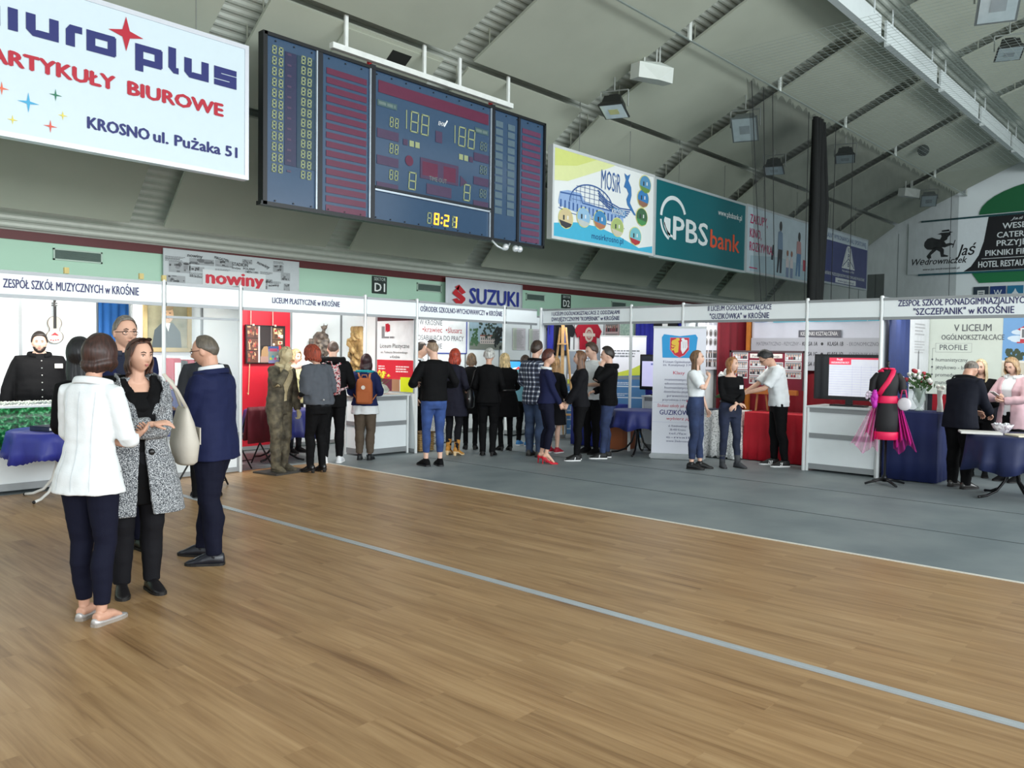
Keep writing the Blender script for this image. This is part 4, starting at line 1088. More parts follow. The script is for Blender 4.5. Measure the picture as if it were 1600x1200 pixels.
# counter with flowers, poster
counter('display_counter', 7.86, 8.72, 10.3, 10.8, .96, 'white counter in the art booth carrying yellow flowers', mids=(.5,))
t = empty('poster', (8.755, 11.14, .99)); 
bm = bmesh.new(); bx(bm, -.006, 0, -.94, 0, 0, 1.25); obj('sheet', bm, M((232, 236, 238), .5), t)
p = Print((-.008, 0, 0), YM, ZP)
p.rect(0, .2, .94, .32, (204, 24, 48), 1); p.rect(0, 0, .4, .2, (96, 30, 54), 1); p.rect(.4, 0, .2, .2, (160, 120, 90), 1); p.rect(.62, 0, .32, .24, (214, 226, 20), 1.5); p.rect(0, 1.17, .94, .08, (74, 24, 34), 1)
p.rect(.12, .88, .08, .2, (130, 132, 136), 2); p.poly([(.22, .98), (.3, 1.05), (.3, 1.13), (.22, 1.12)], RED, 2); p.poly([(.25, .98), (.34, 1.0), (.34, 1.1), (.3, 1.12)], RED, 2.4); p.lines(.2, .88, .28, 1, .03, .03, (120, 122, 126), 2, 1)
p.text('Liceum Plastyczne', .08, .72, .07, (60, 60, 64), w=.76, bold=0); p.text('im. Tadeusza Brzozowskiego', .1, .63, .035, (70, 70, 74), w=.7, bold=0); p.text('w Krośnie', .34, .55, .045, (70, 70, 74), w=.26, bold=0)
p.lines(.04, .4, .24, 2, .04, .02, (240, 220, 220), 2, 2); p.lines(.5, .4, .36, 3, .04, .02, (240, 220, 220), 2, 3); p.build('print', t)
tag(t, 'white and red art school poster on the booth side wall above the yellow flowers', 'poster')
def vase_glass(name, x, y, z, prof, label, parent=None):
    bm = bmesh.new(); lathe(bm, prof, 28)
    o = obj(name, bm, M((206, 224, 214), .05, var=0, alpha=.42, spec=.8), smooth=True, loc=(x, y, z)); tag(o, label, 'vase'); return o
vase_glass('glass_vase', 8.3, 10.5, .962, [(.05, 0), (.13, .02), (.16, .07), (.12, .14), (.05, .17), (.06, .2)], 'wide low glass vase on the art booth counter')
t = empty('daffodil_bunch', (8.3, 10.5, 1.0)); r = random.Random(6)
bm = bmesh.new(); bf = []
for i in range(16):
    a = r.uniform(0, 2 * pi); q = r.uniform(.05, .2); z = r.uniform(.2, .33); tube(bm, [(0, 0, .02), (cos(a) * q * .4, sin(a) * q * .4, z * .6), (cos(a) * q, sin(a) * q, z)], [.004] * 3, n=5); bf.append((cos(a) * q, sin(a) * q, z))
obj('stems', bm, M((88, 120, 50), .6, var=.2), t)
for q in bf[:11]:
    bm = bmesh.new(); ball(bm, q, (.02, .02, .028), 8, 6)
    for k in range(5): ball(bm, (q[0] + .02 * cos(k * 1.257), q[1] + .02 * sin(k * 1.257), q[2] - .006), (.016, .016, .006), 6, 4)
    obj('flower', bm, M((232, 206, 60), .6, var=.1), t)
tag(t, 'bunch of yellow daffodils in the wide glass vase', 'flowers')
def leaflet(x, y, z, rz, label, tilt=8):
    t = empty('brochure', (x, y, z), rz); t.rotation_euler = (rad(-tilt), 0, rz)
    bm = bmesh.new(); bx(bm, -.07, .07, -.004, .004, 0, .23); obj('cover', bm, M((120, 116, 176), .3), t)
    p = Print((-.07, -.0045, 0), XP, ZP, .0006); p.rect(0, .19, .14, .04, (40, 80, 150), 1); p.rect(.02, .16, .1, .04, (206, 70, 110), 2); p.rect(.0, .04, .14, .12, (150, 164, 160), 1)
    for k, c in enumerate(((214, 220, 40), (40, 160, 200), (224, 40, 140), (230, 230, 230))): p.ell(.03 + .03 * k, .06 + .03 * (k % 2), .015, .018, c, 3, 12)
    p.build('print', t); tag(t, label, 'brochure', 'coloured brochures at the art booth')
leaflet(6.03, 9.92, 1.47, rad(-20), 'colourful brochure tucked beside the head of the statue')
leaflet(6.64, 10.40, .77, rad(-30), 'colourful brochure standing on the blue cloth behind the statue', 14)
# --- school centre booth
t = empty('exhibition_booth', (0, 0, 0))
for p_ in ((10.85, YF), (11.75, 10.06)): post(t, *p_)
fascia(t, 8.81, 10.82, True, YF, [('OŚRODEK SZKOLNO-WYCHOWAWCZY w KROŚNIE', .5, 2.31, .085, 1.94)]); fascia(t, 10.88, 11.72, True, YF - .02)
run(t, [(8.8, 12.2), (9.82, 12.2), (10.84, 12.2), (11.86, 12.2), (12.88, 12.2), (13.9, 12.2), (14.9, 12.2)])
tag(t, 'white corner booth with a large text board and a photograph of a building', 'booth', 'white exhibition booths')
t = empty('text_board', (10.05, 12.16, 1.62)); bm = bmesh.new(); bx(bm, 0, 1.82, 0, .02, 0, .84); obj('panel', bm, M((232, 236, 238), .5), t)
p = Print((0, -.002, 0), XP, ZP)
for a, b, c, d in ((0, 0, 1.82, .02), (0, .82, 1.82, .02), (0, 0, .02, .84), (1.79, 0, .03, .84)): p.rect(a, b, c, d, (40, 60, 160), 2)
TXD = (70, 72, 84)
p.text('SZKOŁA I STOPNIA NR 7', .4, .7, .1, TXD, w=1.3, bold=0); p.text('W KROŚNIE', .52, .56, .1, TXD, w=.6, bold=0); p.text('•krawiec', .6, .42, .11, (176, 60, 70), w=.52, bold=0); p.text('•ślusarz', 1.22, .42, .11, (176, 60, 70), w=.45, bold=0)
p.text('PRZYSPOSABIAJĄCA DO PRACY', .1, .26, .1, TXD, w=1.62, bold=0); p.text('W KROŚNIE', .52, .1, .1, TXD, w=.6, bold=0); p.build('lettering', t)
tag(t, 'white board with a blue edge and large dark and red lettering', 'board')
t = empty('photo_board', (11.95, 12.16, 1.72)); bm = bmesh.new(); bx(bm, 0, .98, 0, .015, 0, .62); obj('panel', bm, M((150, 176, 190), .4), t)
p = Print((0, -.002, 0), XP, ZP, .0008); p.rect(0, 0, .98, .16, (120, 126, 118), 1); p.rect(.3, .12, .46, .16, (196, 186, 180), 2)
for i in range(7): p.rect(.33 + i * .06, .2, .03, .05, (90, 96, 104), 3); p.rect(.33 + i * .06, .14, .03, .03, (90, 96, 104), 3)
p.rect(.3, .28, .46, .03, (150, 90, 80), 3); r = random.Random(3)
for i in range(60):
    u = r.uniform(.28, .96); v = r.uniform(.25, .6); p.ell(u, v, .035, .03, (54, 68, 60), 4 + .02 * i, 8)
for i in range(40): p.ell(.12 + r.uniform(-.1, .12), r.uniform(.08, .42), .03, .03, (70, 104, 74), 4 + .02 * i, 8)
for i in range(50): p.ell(r.uniform(.74, .96), r.uniform(.04, .5), .03, .035, (38, 44, 44), 6 + .02 * i, 8)
p.build('print', t); tag(t, 'large photograph of a pale building behind trees on the booth wall', 'photograph')
for x, lab in ((13.28, 'left one of two pale printed sheets on the corner booth wall'), (13.82, 'right one of two pale printed sheets on the corner booth wall')):
    t = empty('printed_sheet', (x, 12.17, 1.72)); bm = bmesh.new(); bx(bm, 0, .42, 0, .01, 0, .48); obj('sheet', bm, M((206, 200, 206), .6), t)
    p = Print((0, -.002, 0), XP, ZP, .001); p.lines(.04, .43, .34, 16, .026, .01, (150, 150, 150), 1, int(x * 10)); p.rect(.0, 0, .12, .48, (196, 206, 190), .6); p.build('print', t); tag(t, lab, 'poster', 'printed sheets in the corner booth')
counter('display_counter', 12.0, 12.9, 11.0, 11.5, .96, 'white counter in the corner booth carrying a small screen')
def television(x, y, z, rz, w, h, label, screen, prt=None, bez=.03, foot=True):
    t = empty('television', (x, y, z), rz)   # screen faces local -y
    z0 = .09 if foot else .0
    bm = bmesh.new(); bx(bm, -w / 2, w / 2, -.02, .04, z0, z0 + h, bev=.006); obj('housing', bm, M((14, 14, 18), .25), t)
    bm = bmesh.new(); bx(bm, -w / 2 + bez, w / 2 - bez, -.023, -.02, z0 + bez * 1.3, z0 + h - bez); obj('screen', bm, screen, t)
    if foot:
        bm = bmesh.new(); bx(bm, -.05, .05, 0, .03, .02, z0 + .05); bx(bm, -w * .24, w * .24, -.1, .13, 0, .022, bev=.006); obj('stand', bm, M((14, 14, 18), .3), t)
    if prt:
        p = Print((-w / 2 + bez, -.0235, z0 + bez * 1.3), XP, ZP, .0006); prt(p, w - 2 * bez, h - 2.3 * bez); p.build('picture', t)
    tag(t, label, 'television'); return t
def scr1(p, w, h):
    p.ell(w * .55, h * .55, w * .28, h * .16, M((220, 236, 240), .4, emit=.5), 1); p.poly([(w * .35, h * .5), (w * .5, h * .75), (w * .6, h * .5)], M((214, 70, 60), .4, emit=.4), 2); p.rect(0, 0, w, h * .12, M((20, 70, 150), .4, emit=.4), 1)
television(12.4, 11.2, .962, rad(-38), .78, .46, 'screen with a bright blue picture on the corner booth counter', M((50, 140, 210), .2, emit=.55), scr1)
# lace table and basket
def draped_box(name, x0, x1, y0, y1, h, mat, label, cat='table', amp=.012, per=.16, zig=0):
    bm = bmesh.new(); pts = []
    def side(a, b, n):
        for i in range(n): pts.append((Vector(a) + (Vector(b) - Vector(a)) * i / n))
    n1, n2 = int((x1 - x0) / .02), int((y1 - y0) / .02)
    side((x0, y0, 0), (x1, y0, 0), n1); side((x1, y0, 0), (x1, y1, 0), n2); side((x1, y1, 0), (x0, y1, 0), n1); side((x0, y1, 0), (x0, y0, 0), n2)
    c = Vector(((x0 + x1) / 2, (y0 + y1) / 2, 0)); rings = []
    for k, (z, f) in enumerate(((h, -.6), (h, -.02), (h - .012, .0), (h * .66, .5), (h * .33, .85), (.012, 1.0))):
        ring = []
        for i, q in enumerate(pts):
            if f == -.6: e = (q - c) * .05 + c
            else:
                o = (q - c).normalized() * (amp * f * (1 + sin(2 * pi * i * .02 / per) + .5 * sin(i * .137)) if f > 0 else f * .2)
                e = q + o
            ring.append(Vector((e.x, e.y, z + (zig * (i % 3) if k == 5 else 0))))
        rings.append(ring)
    loft(bm, rings)
    o = obj(name, bm, mat, smooth=True); tag(o, label, cat); return o
LACE = ramp_noise([(150, 152, 150), (222, 224, 222), (240, 240, 238)], 46, .8, bump=.6, positions=[.36, .46, .6])
bm = bmesh.new()
t = draped_box('lace_table', 9.15, 10.5, 10.95, 11.6, .78, LACE, 'table under white lace cloth, behind the man in blue jeans', zig=.02)
t = empty('wicker_basket', (9.08, 10.33, 0)); bm = bmesh.new()
for i in range(8): bx(bm, -.17, .17, -.12, .12, .01 + i * .036, .04 + i * .036, bev=.012)
obj('body', bm, ramp_noise([(120, 92, 50), (168, 134, 82), (196, 166, 110)], 60, .7, bump=.6), t)
bm = bmesh.new(); bx(bm, -.18, .18, -.13, .13, .3, .325, bev=.008); bx(bm, -.04, .04, -.145, -.12, .24, .3, bev=.004); obj('lid', bm, M((108, 82, 46), .6, var=.2, scale=40), t)
tag(t, 'square wicker basket on the floor under the lace table', 'basket')
# --- right hand row
t = empty('exhibition_booth', (0, 0, 0))
for y in (8.01, 7.0): post(t, XF, y)
fascia(t, 8.04, 9.98, False, XF, [('I LICEUM OGÓLNOKSZTAŁCĄCE Z ODDZIAŁAMI', .5, 2.355, .065, 1.52), ('DWUJĘZYCZNYMI "KOPERNIK" w KROŚNIE', .5, 2.25, .07, 1.52)]); fascia(t, 7.03, 7.98, False, XF)
run(t, [(11.78, 10.1), (12.8, 10.1), (13.8, 10.1)]); run(t, [(13.8, 10.1), (13.8, 9.05), (13.8, 8.02), (13.8, 7.0)]); run(t, [(13.8, 7.0), (12.77, 7.0), (11.76, 7.0)])
tag(t, 'white booth hung with shirts and blue drapes, second right of the corner post', 'booth', 'white exhibition booths')
curtain('curtain', 11.9, 10.06, 12.1, 10.06, 1.0, 2.42, (30, 40, 150), 'short royal blue drape beside the black shirt')
curtain('curtain', 13.74, 9.25, 13.74, 7.95, .1, 2.42, (34, 40, 150), 'royal blue drape on the booth wall behind the boy in the black hoodie')
def shirt(x, y, z, rz, rgb, label, logo=None, s=1.0):
    t = empty('t_shirt', (x, y, z), rz)
    out = [(-.26, 0), (-.27, .4), (-.36, .36), (-.44, .5), (-.26, .68), (-.1, .72), (-.05, .68), (.05, .68), (.1, .72), (.26, .68), (.44, .5), (.36, .36), (.27, .4), (.26, 0)]
    bm = bmesh.new(); loft(bm, [[Vector((a * s * .97, .0, b * s)) for a, b in out], [Vector((a * s, -.02, b * s)) for a, b in out], [Vector((a * s * .97, -.035, b * s)) for a, b in out]])
    obj('fabric', bm, M(rgb, .85, var=.08, bump=.2, bscale=12), t)
    if logo:
        p = Print((0, -.037, 0), XP, ZP, .001); logo(p); p.build('print', t)
    tag(t, label, 'shirt', 'school shirts on the booth walls')
def lg1(p):
    p.ring(0, .42, .14, .15, .05, (206, 190, 176), 1); p.ell(0, .42, .08, .08, (180, 160, 150), 2); p.rect(-.2, .39, .4, .06, (214, 200, 190), 2.5)
shirt(13.2, 10.06, 1.62, 0, (170, 18, 44), 'red shirt with a round pale emblem on the booth side wall', lg1)
shirt(12.36, 10.075, 1.62, 0, (16, 18, 24), 'black shirt with a blue stripe on the booth side wall', lambda p: p.poly([(.02, .1), (.12, .1), (.1, .55), (.04, .6)], (40, 90, 170), 1))
shirt(13.7, 8.55, 1.9, rad(-90), (18, 18, 22), 'black shirt hung high on the blue drape', lambda p: p.rect(-.06, .2, .12, .16, (226, 228, 230), 1))
def photo_wall(name, x, y, z, rz, w, h, label, rows, cols, back=(190, 170, 172), seed=1, cat='photo board', crowds=True):
    t = empty(name, (x, y, z), rz); bm = bmesh.new(); bx(bm, 0, w, 0, .015, 0, h); obj('board', bm, M(back, .5), t)
    p = Print((0, -.002, 0), XP, ZP, .0006); r = random.Random(seed)
    for j in range(rows):
        for i in range(cols):
            uu, vv, ww, hh = w * (i + .06) / cols, h * (j + .07) / rows, w / cols * .88, h / rows * .84
            (p.crowd if crowds else p.photo)(uu, vv, ww, hh, [(r.randrange(90, 170),) * 3, (40, 40, 46), (200, 200, 206), (120, 60, 66), (90, 96, 110)], 2, seed * 50 + j * 9 + i)
    p.build('photos', t); tag(t, label, cat); return t
photo_wall('photo_board', 13.76, 10.04, 1.3, rad(-90), .34, 1.0, 'tall narrow strip of group photographs beside the red shirt', 5, 1, seed=2)
bm = bmesh.new(); bx(bm, 13.70, 13.74, 9.3, 9.62, .2, 2.4); tag(obj('green_panel', bm, ramp_noise([(128, 158, 148), (150, 178, 166), (170, 196, 186)], 20, .7, bump=.2)), 'mottled pale green panel behind the boy in the white shirt', 'panel')
photo_wall('photo_board', 13.76, 7.9, 1.5, rad(-90), .85, .9, 'black and white photographs on the wall behind the white roll up banner', 3, 3, back=(160, 158, 160), seed=3)
def rollup(x, y, rz, w, h, label, art, face=(228, 230, 240)):
    t = empty('rollup_banner', (x, y, 0), rz)
    bm = bmesh.new(); box(bm, (0, 0, .045), (w + .06, .16, .085), bev=.02); obj('base', bm, M((176, 180, 182), .35, .5), t)
    bm = bmesh.new(); bx(bm, -w / 2, w / 2, -.004, .004, .08, h); obj('sheet', bm, M(face, .4, var=.01), t)
    bm = bmesh.new(); box(bm, (0, 0, h), (w + .01, .025, .03)); tube(bm, [(0, .03, .05), (0, .02, h)], [.009] * 2, n=6); obj('support_pole', bm, ALU, t)
    p = Print((-w / 2, -.006, .08), XP, ZP, .001); art(p, w, h - .08); p.build('print', t); tag(t, label, 'banner'); return t
def art_guz(p, w, h):
    p.poly([(w * .18, h * .76), (w * .16, h * .92), (w * .2, h * .945), (w * .5, h * .93), (w * .8, h * .945), (w * .84, h * .92), (w * .8, h * .76)], (30, 150, 210), 1)
    c = w * .5; v = h * .855
    sh = lambda k: [(c - .15 * k, v + .13 * k), (c + .15 * k, v + .13 * k), (c + .15 * k, v - .06 * k), (c + .08 * k, v - .15 * k), (c, v - .19 * k), (c - .08 * k, v - .15 * k), (c - .15 * k, v - .06 * k)]
    p.poly(sh(1.0), (214, 120, 150), 2); p.poly(sh(.94), (196, 30, 50), 3)
    GO = (226, 186, 60)
    p.poly([(c - .12, v + .08), (c - .05, v + .11), (c - .01, v + .05), (c - .02, v - .1), (c - .07, v - .12), (c - .1, v - .05), (c - .06, v), (c - .12, v + .02)], GO, 4); p.ell(c - .03, v + .1, .03, .025, GO, 4.5)
    for k in range(3): p.poly([(c - .06, v + .04 - .05 * k), (c - .13, v + .06 - .05 * k), (c - .12, v + .02 - .05 * k)], GO, 4.6)
    p.poly([(c + .02, v + .06), (c + .06, v + .1), (c + .12, v + .09), (c + .13, v - .02), (c + .09, v - .08), (c + .05, v - .13), (c + .02, v - .06)], (236, 236, 240), 4); p.ell(c + .05, v + .1, .025, .022, (236, 236, 240), 4.5)
    for k in range(3): p.line([(c + .05 + .03 * k, v + .07), (c + .06 + .03 * k, v - .04)], .006, (180, 150, 160), 5)
    T1 = (90, 90, 130); T2 = (200, 60, 90)
    p.text('II Liceum Ogólnokształcące', c, h * .72, .035, T1, w=.5, align='c', bold=0); p.text('im. Konstytucji 3 Maja', c, h * .695, .035, T1, w=.5, align='c', bold=0); p.text('Klasy', c, h * .63, .05, T2, w=.18, align='c', bold=0)
    for i, (s_, ww) in enumerate((('matematyczna', .44), ('ekonomiczna', .44), ('humanistyczna', .44), ('dziennikarsko-językowa', .46), ('prawnicza', .36), ('przyrodnicza z medyczną', .5))): p.text(s_, c, h * (.58 - .032 * i), .035, T1, w=ww, align='c', bold=0)
    p.rect(0, h * .405, w, .004, (190, 196, 220), 2); p.rect(0, h * .25, w, .004, (190, 196, 220), 2); p.text('Szukasz szkoły jak z marzeń', c, h * .37, .05, T2, w=.66, align='c', bold=0, shear=.2); p.text('GUZIKÓWKA', c, h * .31, .075, (50, 50, 130), w=.58, align='c', bold=.02); p.text('wybierz ją', c, h * .27, .045, T2, w=.36, align='c', bold=0, shear=.2)
    for i, (s_, ww) in enumerate((('ul. Kisielewskiego', .3), ('38-400 Krosno', .25), ('tel./fax', .28), ('e-mail', .36), ('www.2lokrosno', .36))): p.text(s_, c, h * (.215 - .03 * i), .032, T1, w=ww, align='c', bold=0)
rollup(11.42, 6.87, rad(-61), .82, 2.1, 'white roll up banner with a red and gold crest on blue', art_guz)
def art_kop(yel):
    def f(p, w, h):
        p.rect(0, 0, w, h * .62, (70, 120, 170), 1)
        for i in range(5): p.rect(0, h * (.06 + .11 * i), w, h * .012, (190, 205, 220), 2); p.lines(w * .1, h * (.1 + .11 * i), w * .6, 2, .03, .014, (206, 216, 228), 2, i)
        if yel: p.rect(0, h * .72, w, h * .28, (130, 140, 152), 1); p.lines(w * .25, h * .92, w * .65, 3, .06, .025, (210, 216, 222), 2, 5)
        else: p.lines(w * .3, h * .85, w * .6, 3, .05, .025, (110, 116, 126), 2, 4); p.rect(w * .06, h * .83, w * .15, h * .06, (190, 70, 40), 2)
        p.poly([(0, h * .66), (w * .3, h * .63), (w * .7, h * .68), (w, h * .75), (w, h * .62), (0, h * .6)], (196, 208, 70), 3); p.rect(0, h * .575, w, h * .03, (120, 130, 140), 3)
    return f
rollup(12.75, 10.02 - .02 - .2, rad(-52), .62, 1.72, 'grey, yellow and blue roll up banner behind the wooden easel', art_kop(True))
rollup(12.9, 8.98, rad(-60), .86, 2.0, 'white topped roll up banner behind the boy in the black hoodie', art_kop(False))
OAK = M((200, 158, 104), .5, var=.1, scale=20)
def easel(x, y, rz, h, label, tray=.6, spread=.28, wood=None, legs=3):
    t = empty('easel', (x, y, 0), rz); wm = wood or OAK
    for s in (-1, 1):
        bm = bmesh.new(); tube(bm, [(s * spread, 0, 0), (s * .05, .06, h * .92)], [(.022, .014)] * 2, n=4, hint=(1, 0, 0)); obj('leg', bm, wm, t)
    bm = bmesh.new(); tube(bm, [(0, .45, 0), (0, .08, h * .9)], [(.022, .014)] * 2, n=4); obj('leg', bm, wm, t)
    bm = bmesh.new(); bx(bm, -.03, .03, .02, .06, h * .5, h); obj('mast', bm, wm, t)
    bm = bmesh.new(); bx(bm, -.3, .3, -.06, .06, tray, tray + .03); obj('tray', bm, wm, t); bm = bmesh.new(); bx(bm, -.1, .1, -.04, .04, h * .78, h * .78 + .03); obj('upper_clamp', bm, wm, t)
    tag(t, label, 'easel', 'wooden easels in the booths'); return t
easel(12.15, 9.85, rad(-55), 2.34, 'tall pale wooden easel before the black and red shirts', tray=.48)
bm = bmesh.new(); lathe(bm, [(.1, 0), (.1, .02)], 8); tube(bm, [(0, 0, .02), (0, 0, .42)], [.018, .015], n=8); o = obj('wooden_trophy', bm, M((206, 160, 96), .5, var=.1), loc=(12.88, 8.6, 1.6)); bx_ = None
bpy.data.objects.remove(o)
# side table, counter and television of this booth
counter('display_counter', 12.06, 12.6, 7.08, 7.95, .95, 'white counter carrying a screen, left of the white roll up banner')
def scr2(p, w, h):
    m_ = M((196, 194, 232), .3, emit=.32); p.rect(w * .02, h * .04, w * .96, h * .8, m_, 1); p.rect(w * .2, h * .72, w * .55, h * .06, M((120, 130, 190), .4, emit=.2), 2); p.lines(w * .3, h * .5, w * .4, 4, .03, .012, M((150, 150, 200), .4, emit=.3), 2, 3)
television(12.3, 7.66, .952, rad(-85), 1.0, .62, 'large screen with a lilac picture, left of the white roll up banner', M((40, 46, 60), .2), scr2)
round_table(11.5, 7.68, .42, .74, M((44, 52, 116), .55, var=.08), M((18, 18, 20), .35, .4), 'round table on black bent legs left of the white roll up banner', 'navy cloth on the round table left of the white roll up banner', drop=.3, seed=2)
bm = bmesh.new(); bx(bm, 11.75, 12.15, 8.15, 8.6, 0, .56, bev=.006); tag(obj('wooden_cabinet', bm, M((150, 84, 48), .45, var=.12, scale=3, stretch=(1, 1, .1))), 'reddish brown wooden cabinet behind the boy in jeans and black hoodie', 'cabinet')
draped_box('draped_table', 11.75, 12.6, 8.64, 9.3, .74, M((30, 44, 130), .6, var=.08), 'table under a blue cloth behind the brown wooden cabinet')
t = empty('tulip_pot', (11.62, 7.42, .75)); bm = bmesh.new(); lathe(bm, [(.04, 0), (.055, .08), (.05, .085)], 14); obj('pot', bm, M((40, 40, 44), .5), t)
bm = bmesh.new()
for k in range(3): tube(bm, [(0, 0, .06), (.02 * (k - 1), .02, .2), (.05 * (k - 1), .01, .3)], [.005] * 3, n=5)
obj('stem', bm, M((80, 120, 50), .6), t)
for k in range(3):
    bm = bmesh.new(); ball(bm, (.05 * (k - 1), .01, .32), (.026, .026, .036), 10, 8); obj('flower', bm, M((224, 214, 60), .5), t)
tag(t, 'small pot of yellow tulips beside the lilac screen', 'flowers')
# --- red booth
t = empty('exhibition_booth', (0, 0, 0))
for y in (4.94, 3.9): post(t, XF, y)
fascia(t, 4.97, 6.97, False, XF, [('II LICEUM OGÓLNOKSZTAŁCĄCE', .475, 2.365, .075, 1.06), ('"GUZIKÓWKA" w KROŚNIE', .475, 2.235, .085, .99)]); fascia(t, 3.93, 4.91, False, XF)
run(t, [(13.8, 6.97), (13.8, 5.95), (13.8, 4.93), (13.8, 3.9)])
tag(t, 'white booth draped in dark red with a photo easel and red table', 'booth', 'white exhibition booths')
curtain('curtain', 13.76, 6.92, 13.76, 3.95, .05, 2.44, (128, 8, 28), 'dark red drape covering the back wall of the red booth', folds=.3)
curtain('curtain', 12.72, 6.95, 13.74, 6.95, .05, 2.44, (112, 12, 30), 'dark red drape on the side wall left of the big printed sheet', folds=.3)
def poster_pics(p):
    pass
t = empty('poster', (12.1, 6.93, 1.42)); bm = bmesh.new(); bx(bm, 0, .66, 0, .02, 0, .98); obj('sheet', bm, M((206, 206, 214), .5), t)
p = Print((0, -.002, 0), XP, ZP, .0008)
for i in range(4): p.lines(.04 + i * .15, .94, .13, 10, .02, .01, (110, 112, 126), 2, i)
for j in range(2):
    for i in range(4): p.ell(.1 + i * .155, .62 - j * .15, .065, .065, (140, 140, 140), 2, 16); p.ell(.1 + i * .155, .61 - j * .15, .03, .04, (70, 60, 60), 3, 12)
for j in range(2):
    for i in range(4): p.crowd(.05 + i * .15, .05 + j * .15, .12, .13, [(110, 108, 110), (40, 38, 40), (190, 186, 186)], 2, j * 5 + i, 1, 3)
p.build('print', t); tag(t, 'grey poster with round portraits on the side wall of the red booth', 'poster')
t = empty('cloth_banner', (13.64, 6.74, 1.43)); bm = bmesh.new(); w, h = 2.4, .99; g = []
for i in range(49):
    u = w * i / 48; g.append([bm.verts.new((.012 * sin(u * 5) + .006 * sin(u * 17), -u, z)) for z in (0, h / 2, h)])
for a, b in zip(g, g[1:]):
    for j in (0, 1): bm.faces.new((a[j], b[j], b[j + 1], a[j + 1]))
o = obj('sheet', bm, M((206, 210, 224), .6, var=.02), t, smooth=True); o.modifiers.new('t', 'SOLIDIFY').thickness = .006
p = Print((-.024, 0, 0), YM, ZP)
p.rect(0, 0, w, .55, (176, 180, 190), .5); p.rect(.4, h - .17, w - .42, .12, (70, 180, 206), 1); p.text('II LICEUM OGÓLNOKSZTAŁCĄCE IM. KONSTYTUCJI 3 MAJA', .5, h - .145, .065, (232, 236, 240), w=1.75); p.poly([(.06, h - .16), (.05, h - .02), (.3, h - .02), (.29, h - .16)], (30, 150, 210), 1); p.poly([(.12, h - .03), (.23, h - .03), (.23, h - .1), (.175, h - .15), (.12, h - .1)], (196, 50, 60), 2)
p.rect(.86, .56, .72, .12, (84, 86, 98), 1); p.text('KIERUNKI KSZTAŁCENIA:', .9, .59, .065, (226, 228, 232), w=.63); GY = (110, 112, 122); DK = (36, 36, 44)
for v, a, b, c, d in ((.42, 'MATEMATYCZNO - FIZYCZNY -', 'KLASA 1A', 'KLASA 1B', '- EKONOMICZNO - D'), (.25, 'LINGWISTYCZNO - PRAWNICZY -', 'KLASA 1C', 'KLASA 1D', '- DZIENNIKARSKO -'), (.08, 'BIOLOGICZNO - MEDYCZNY -', 'KLASA 1E', 'KLASA 1F', '- SPORTOWY -')):
    p.text(a, .1, v, .06, GY, w=.8, bold=0, shear=.1); p.text(b, .93, v, .065, DK, w=.26, bold=.02, shear=.15); p.ell(1.27, v + .03, .022, .025, DK, 2); p.text(c, 1.36, v, .065, DK, w=.26, bold=.02, shear=.15); p.text(d, 1.68, v, .06, GY, w=.6, bold=0)
p.build('print', t); tag(t, 'wide grey white printed sheet with a turquoise title across the red booth wall', 'banner')
bm = bmesh.new(); bx(bm, 13.6, 13.66, 6.76, 6.83, .02, 2.4); bx(bm, 13.5, 13.62, 6.74, 6.86, 1.5, 1.6); tag(obj('wooden_upright', bm, M((196, 122, 50), .45, var=.1)), 'orange brown wooden upright at the left edge of the wide printed sheet', 'post')
draped_box('red_table', 12.2, 12.8, 4.98, 6.12, .77, M((190, 14, 38), .65, var=.06), 'table under a long bright red cloth in the red booth', amp=.02)
t = empty('photo_easel', (12.5, 6.1, .77), rad(-90))
W1 = M((186, 112, 52), .45, var=.1)
bm = bmesh.new(); bx(bm, -.3, .72, -.06, .02, .28, .36, bev=.004); obj('tray', bm, W1, t)
for a in (0, .16, .3, .42):
    bm = bmesh.new(); tube(bm, [(a, .04 + .1 * (a == .16), 0), (a * .8 + .04, .02, .34)], [.018] * 2, n=4); obj('leg', bm, OAK, t)
bm = bmesh.new(); bx(bm, -.44, .8, .0, .03, .36, .98); obj('board', bm, M((110, 14, 40), .6), t)
bm = bmesh.new()
for a, b, c, d in ((-.46, .82, .95, .98), (-.46, -.43, .36, .98), (.79, .82, .36, .98)): bx(bm, a, b, -.01, .035, c, d)
obj('frame', bm, M((66, 50, 54), .5), t)
p = Print((-.42, -.002, .38), XP, ZP, .0006); r = random.Random(12)
for i in range(4):
    v = .52
    for j in range(4):
        hh = r.uniform(.11, .15)
        if j == 0 and i in (1, 2): p.rect(.02 + i * .3, .48, .25, .07, (206, 200, 196), 2); p.text(('Polska', 'Grecja')[i - 1], .06 + i * .3, .495, .035, (80, 76, 80), w=.16, l=3)
        else:
            p.rect(.015 + i * .3, v - hh + .05, .27, hh, (214, 212, 214), 2); p.crowd(.025 + i * .3, v - hh + .07, .25, hh - .03, [(120, 126, 132), (40, 36, 46), (196, 190, 190), (140, 50, 60), (206, 210, 214)], 3, i * 7 + j, 2, 6)
        v -= hh + .012
        if v < .12: break
p.build('photos', t); tag(t, 'board of group photographs on a small wooden easel on the red table', 'photo board')
draped_box('lace_table', 12.02, 12.62, 6.2, 6.78, .77, LACE, 'small table under a white lace cloth between the two girls', zig=.02, amp=.03)
t = empty('potted_orchid', (12.2, 6.42, .78)); bm = bmesh.new(); lathe(bm, [(.06, 0), (.1, .1), (.09, .18), (.11, .2)], 16); obj('pot', bm, M((170, 174, 176), .2, .3, var=.1), t)
bm = bmesh.new()
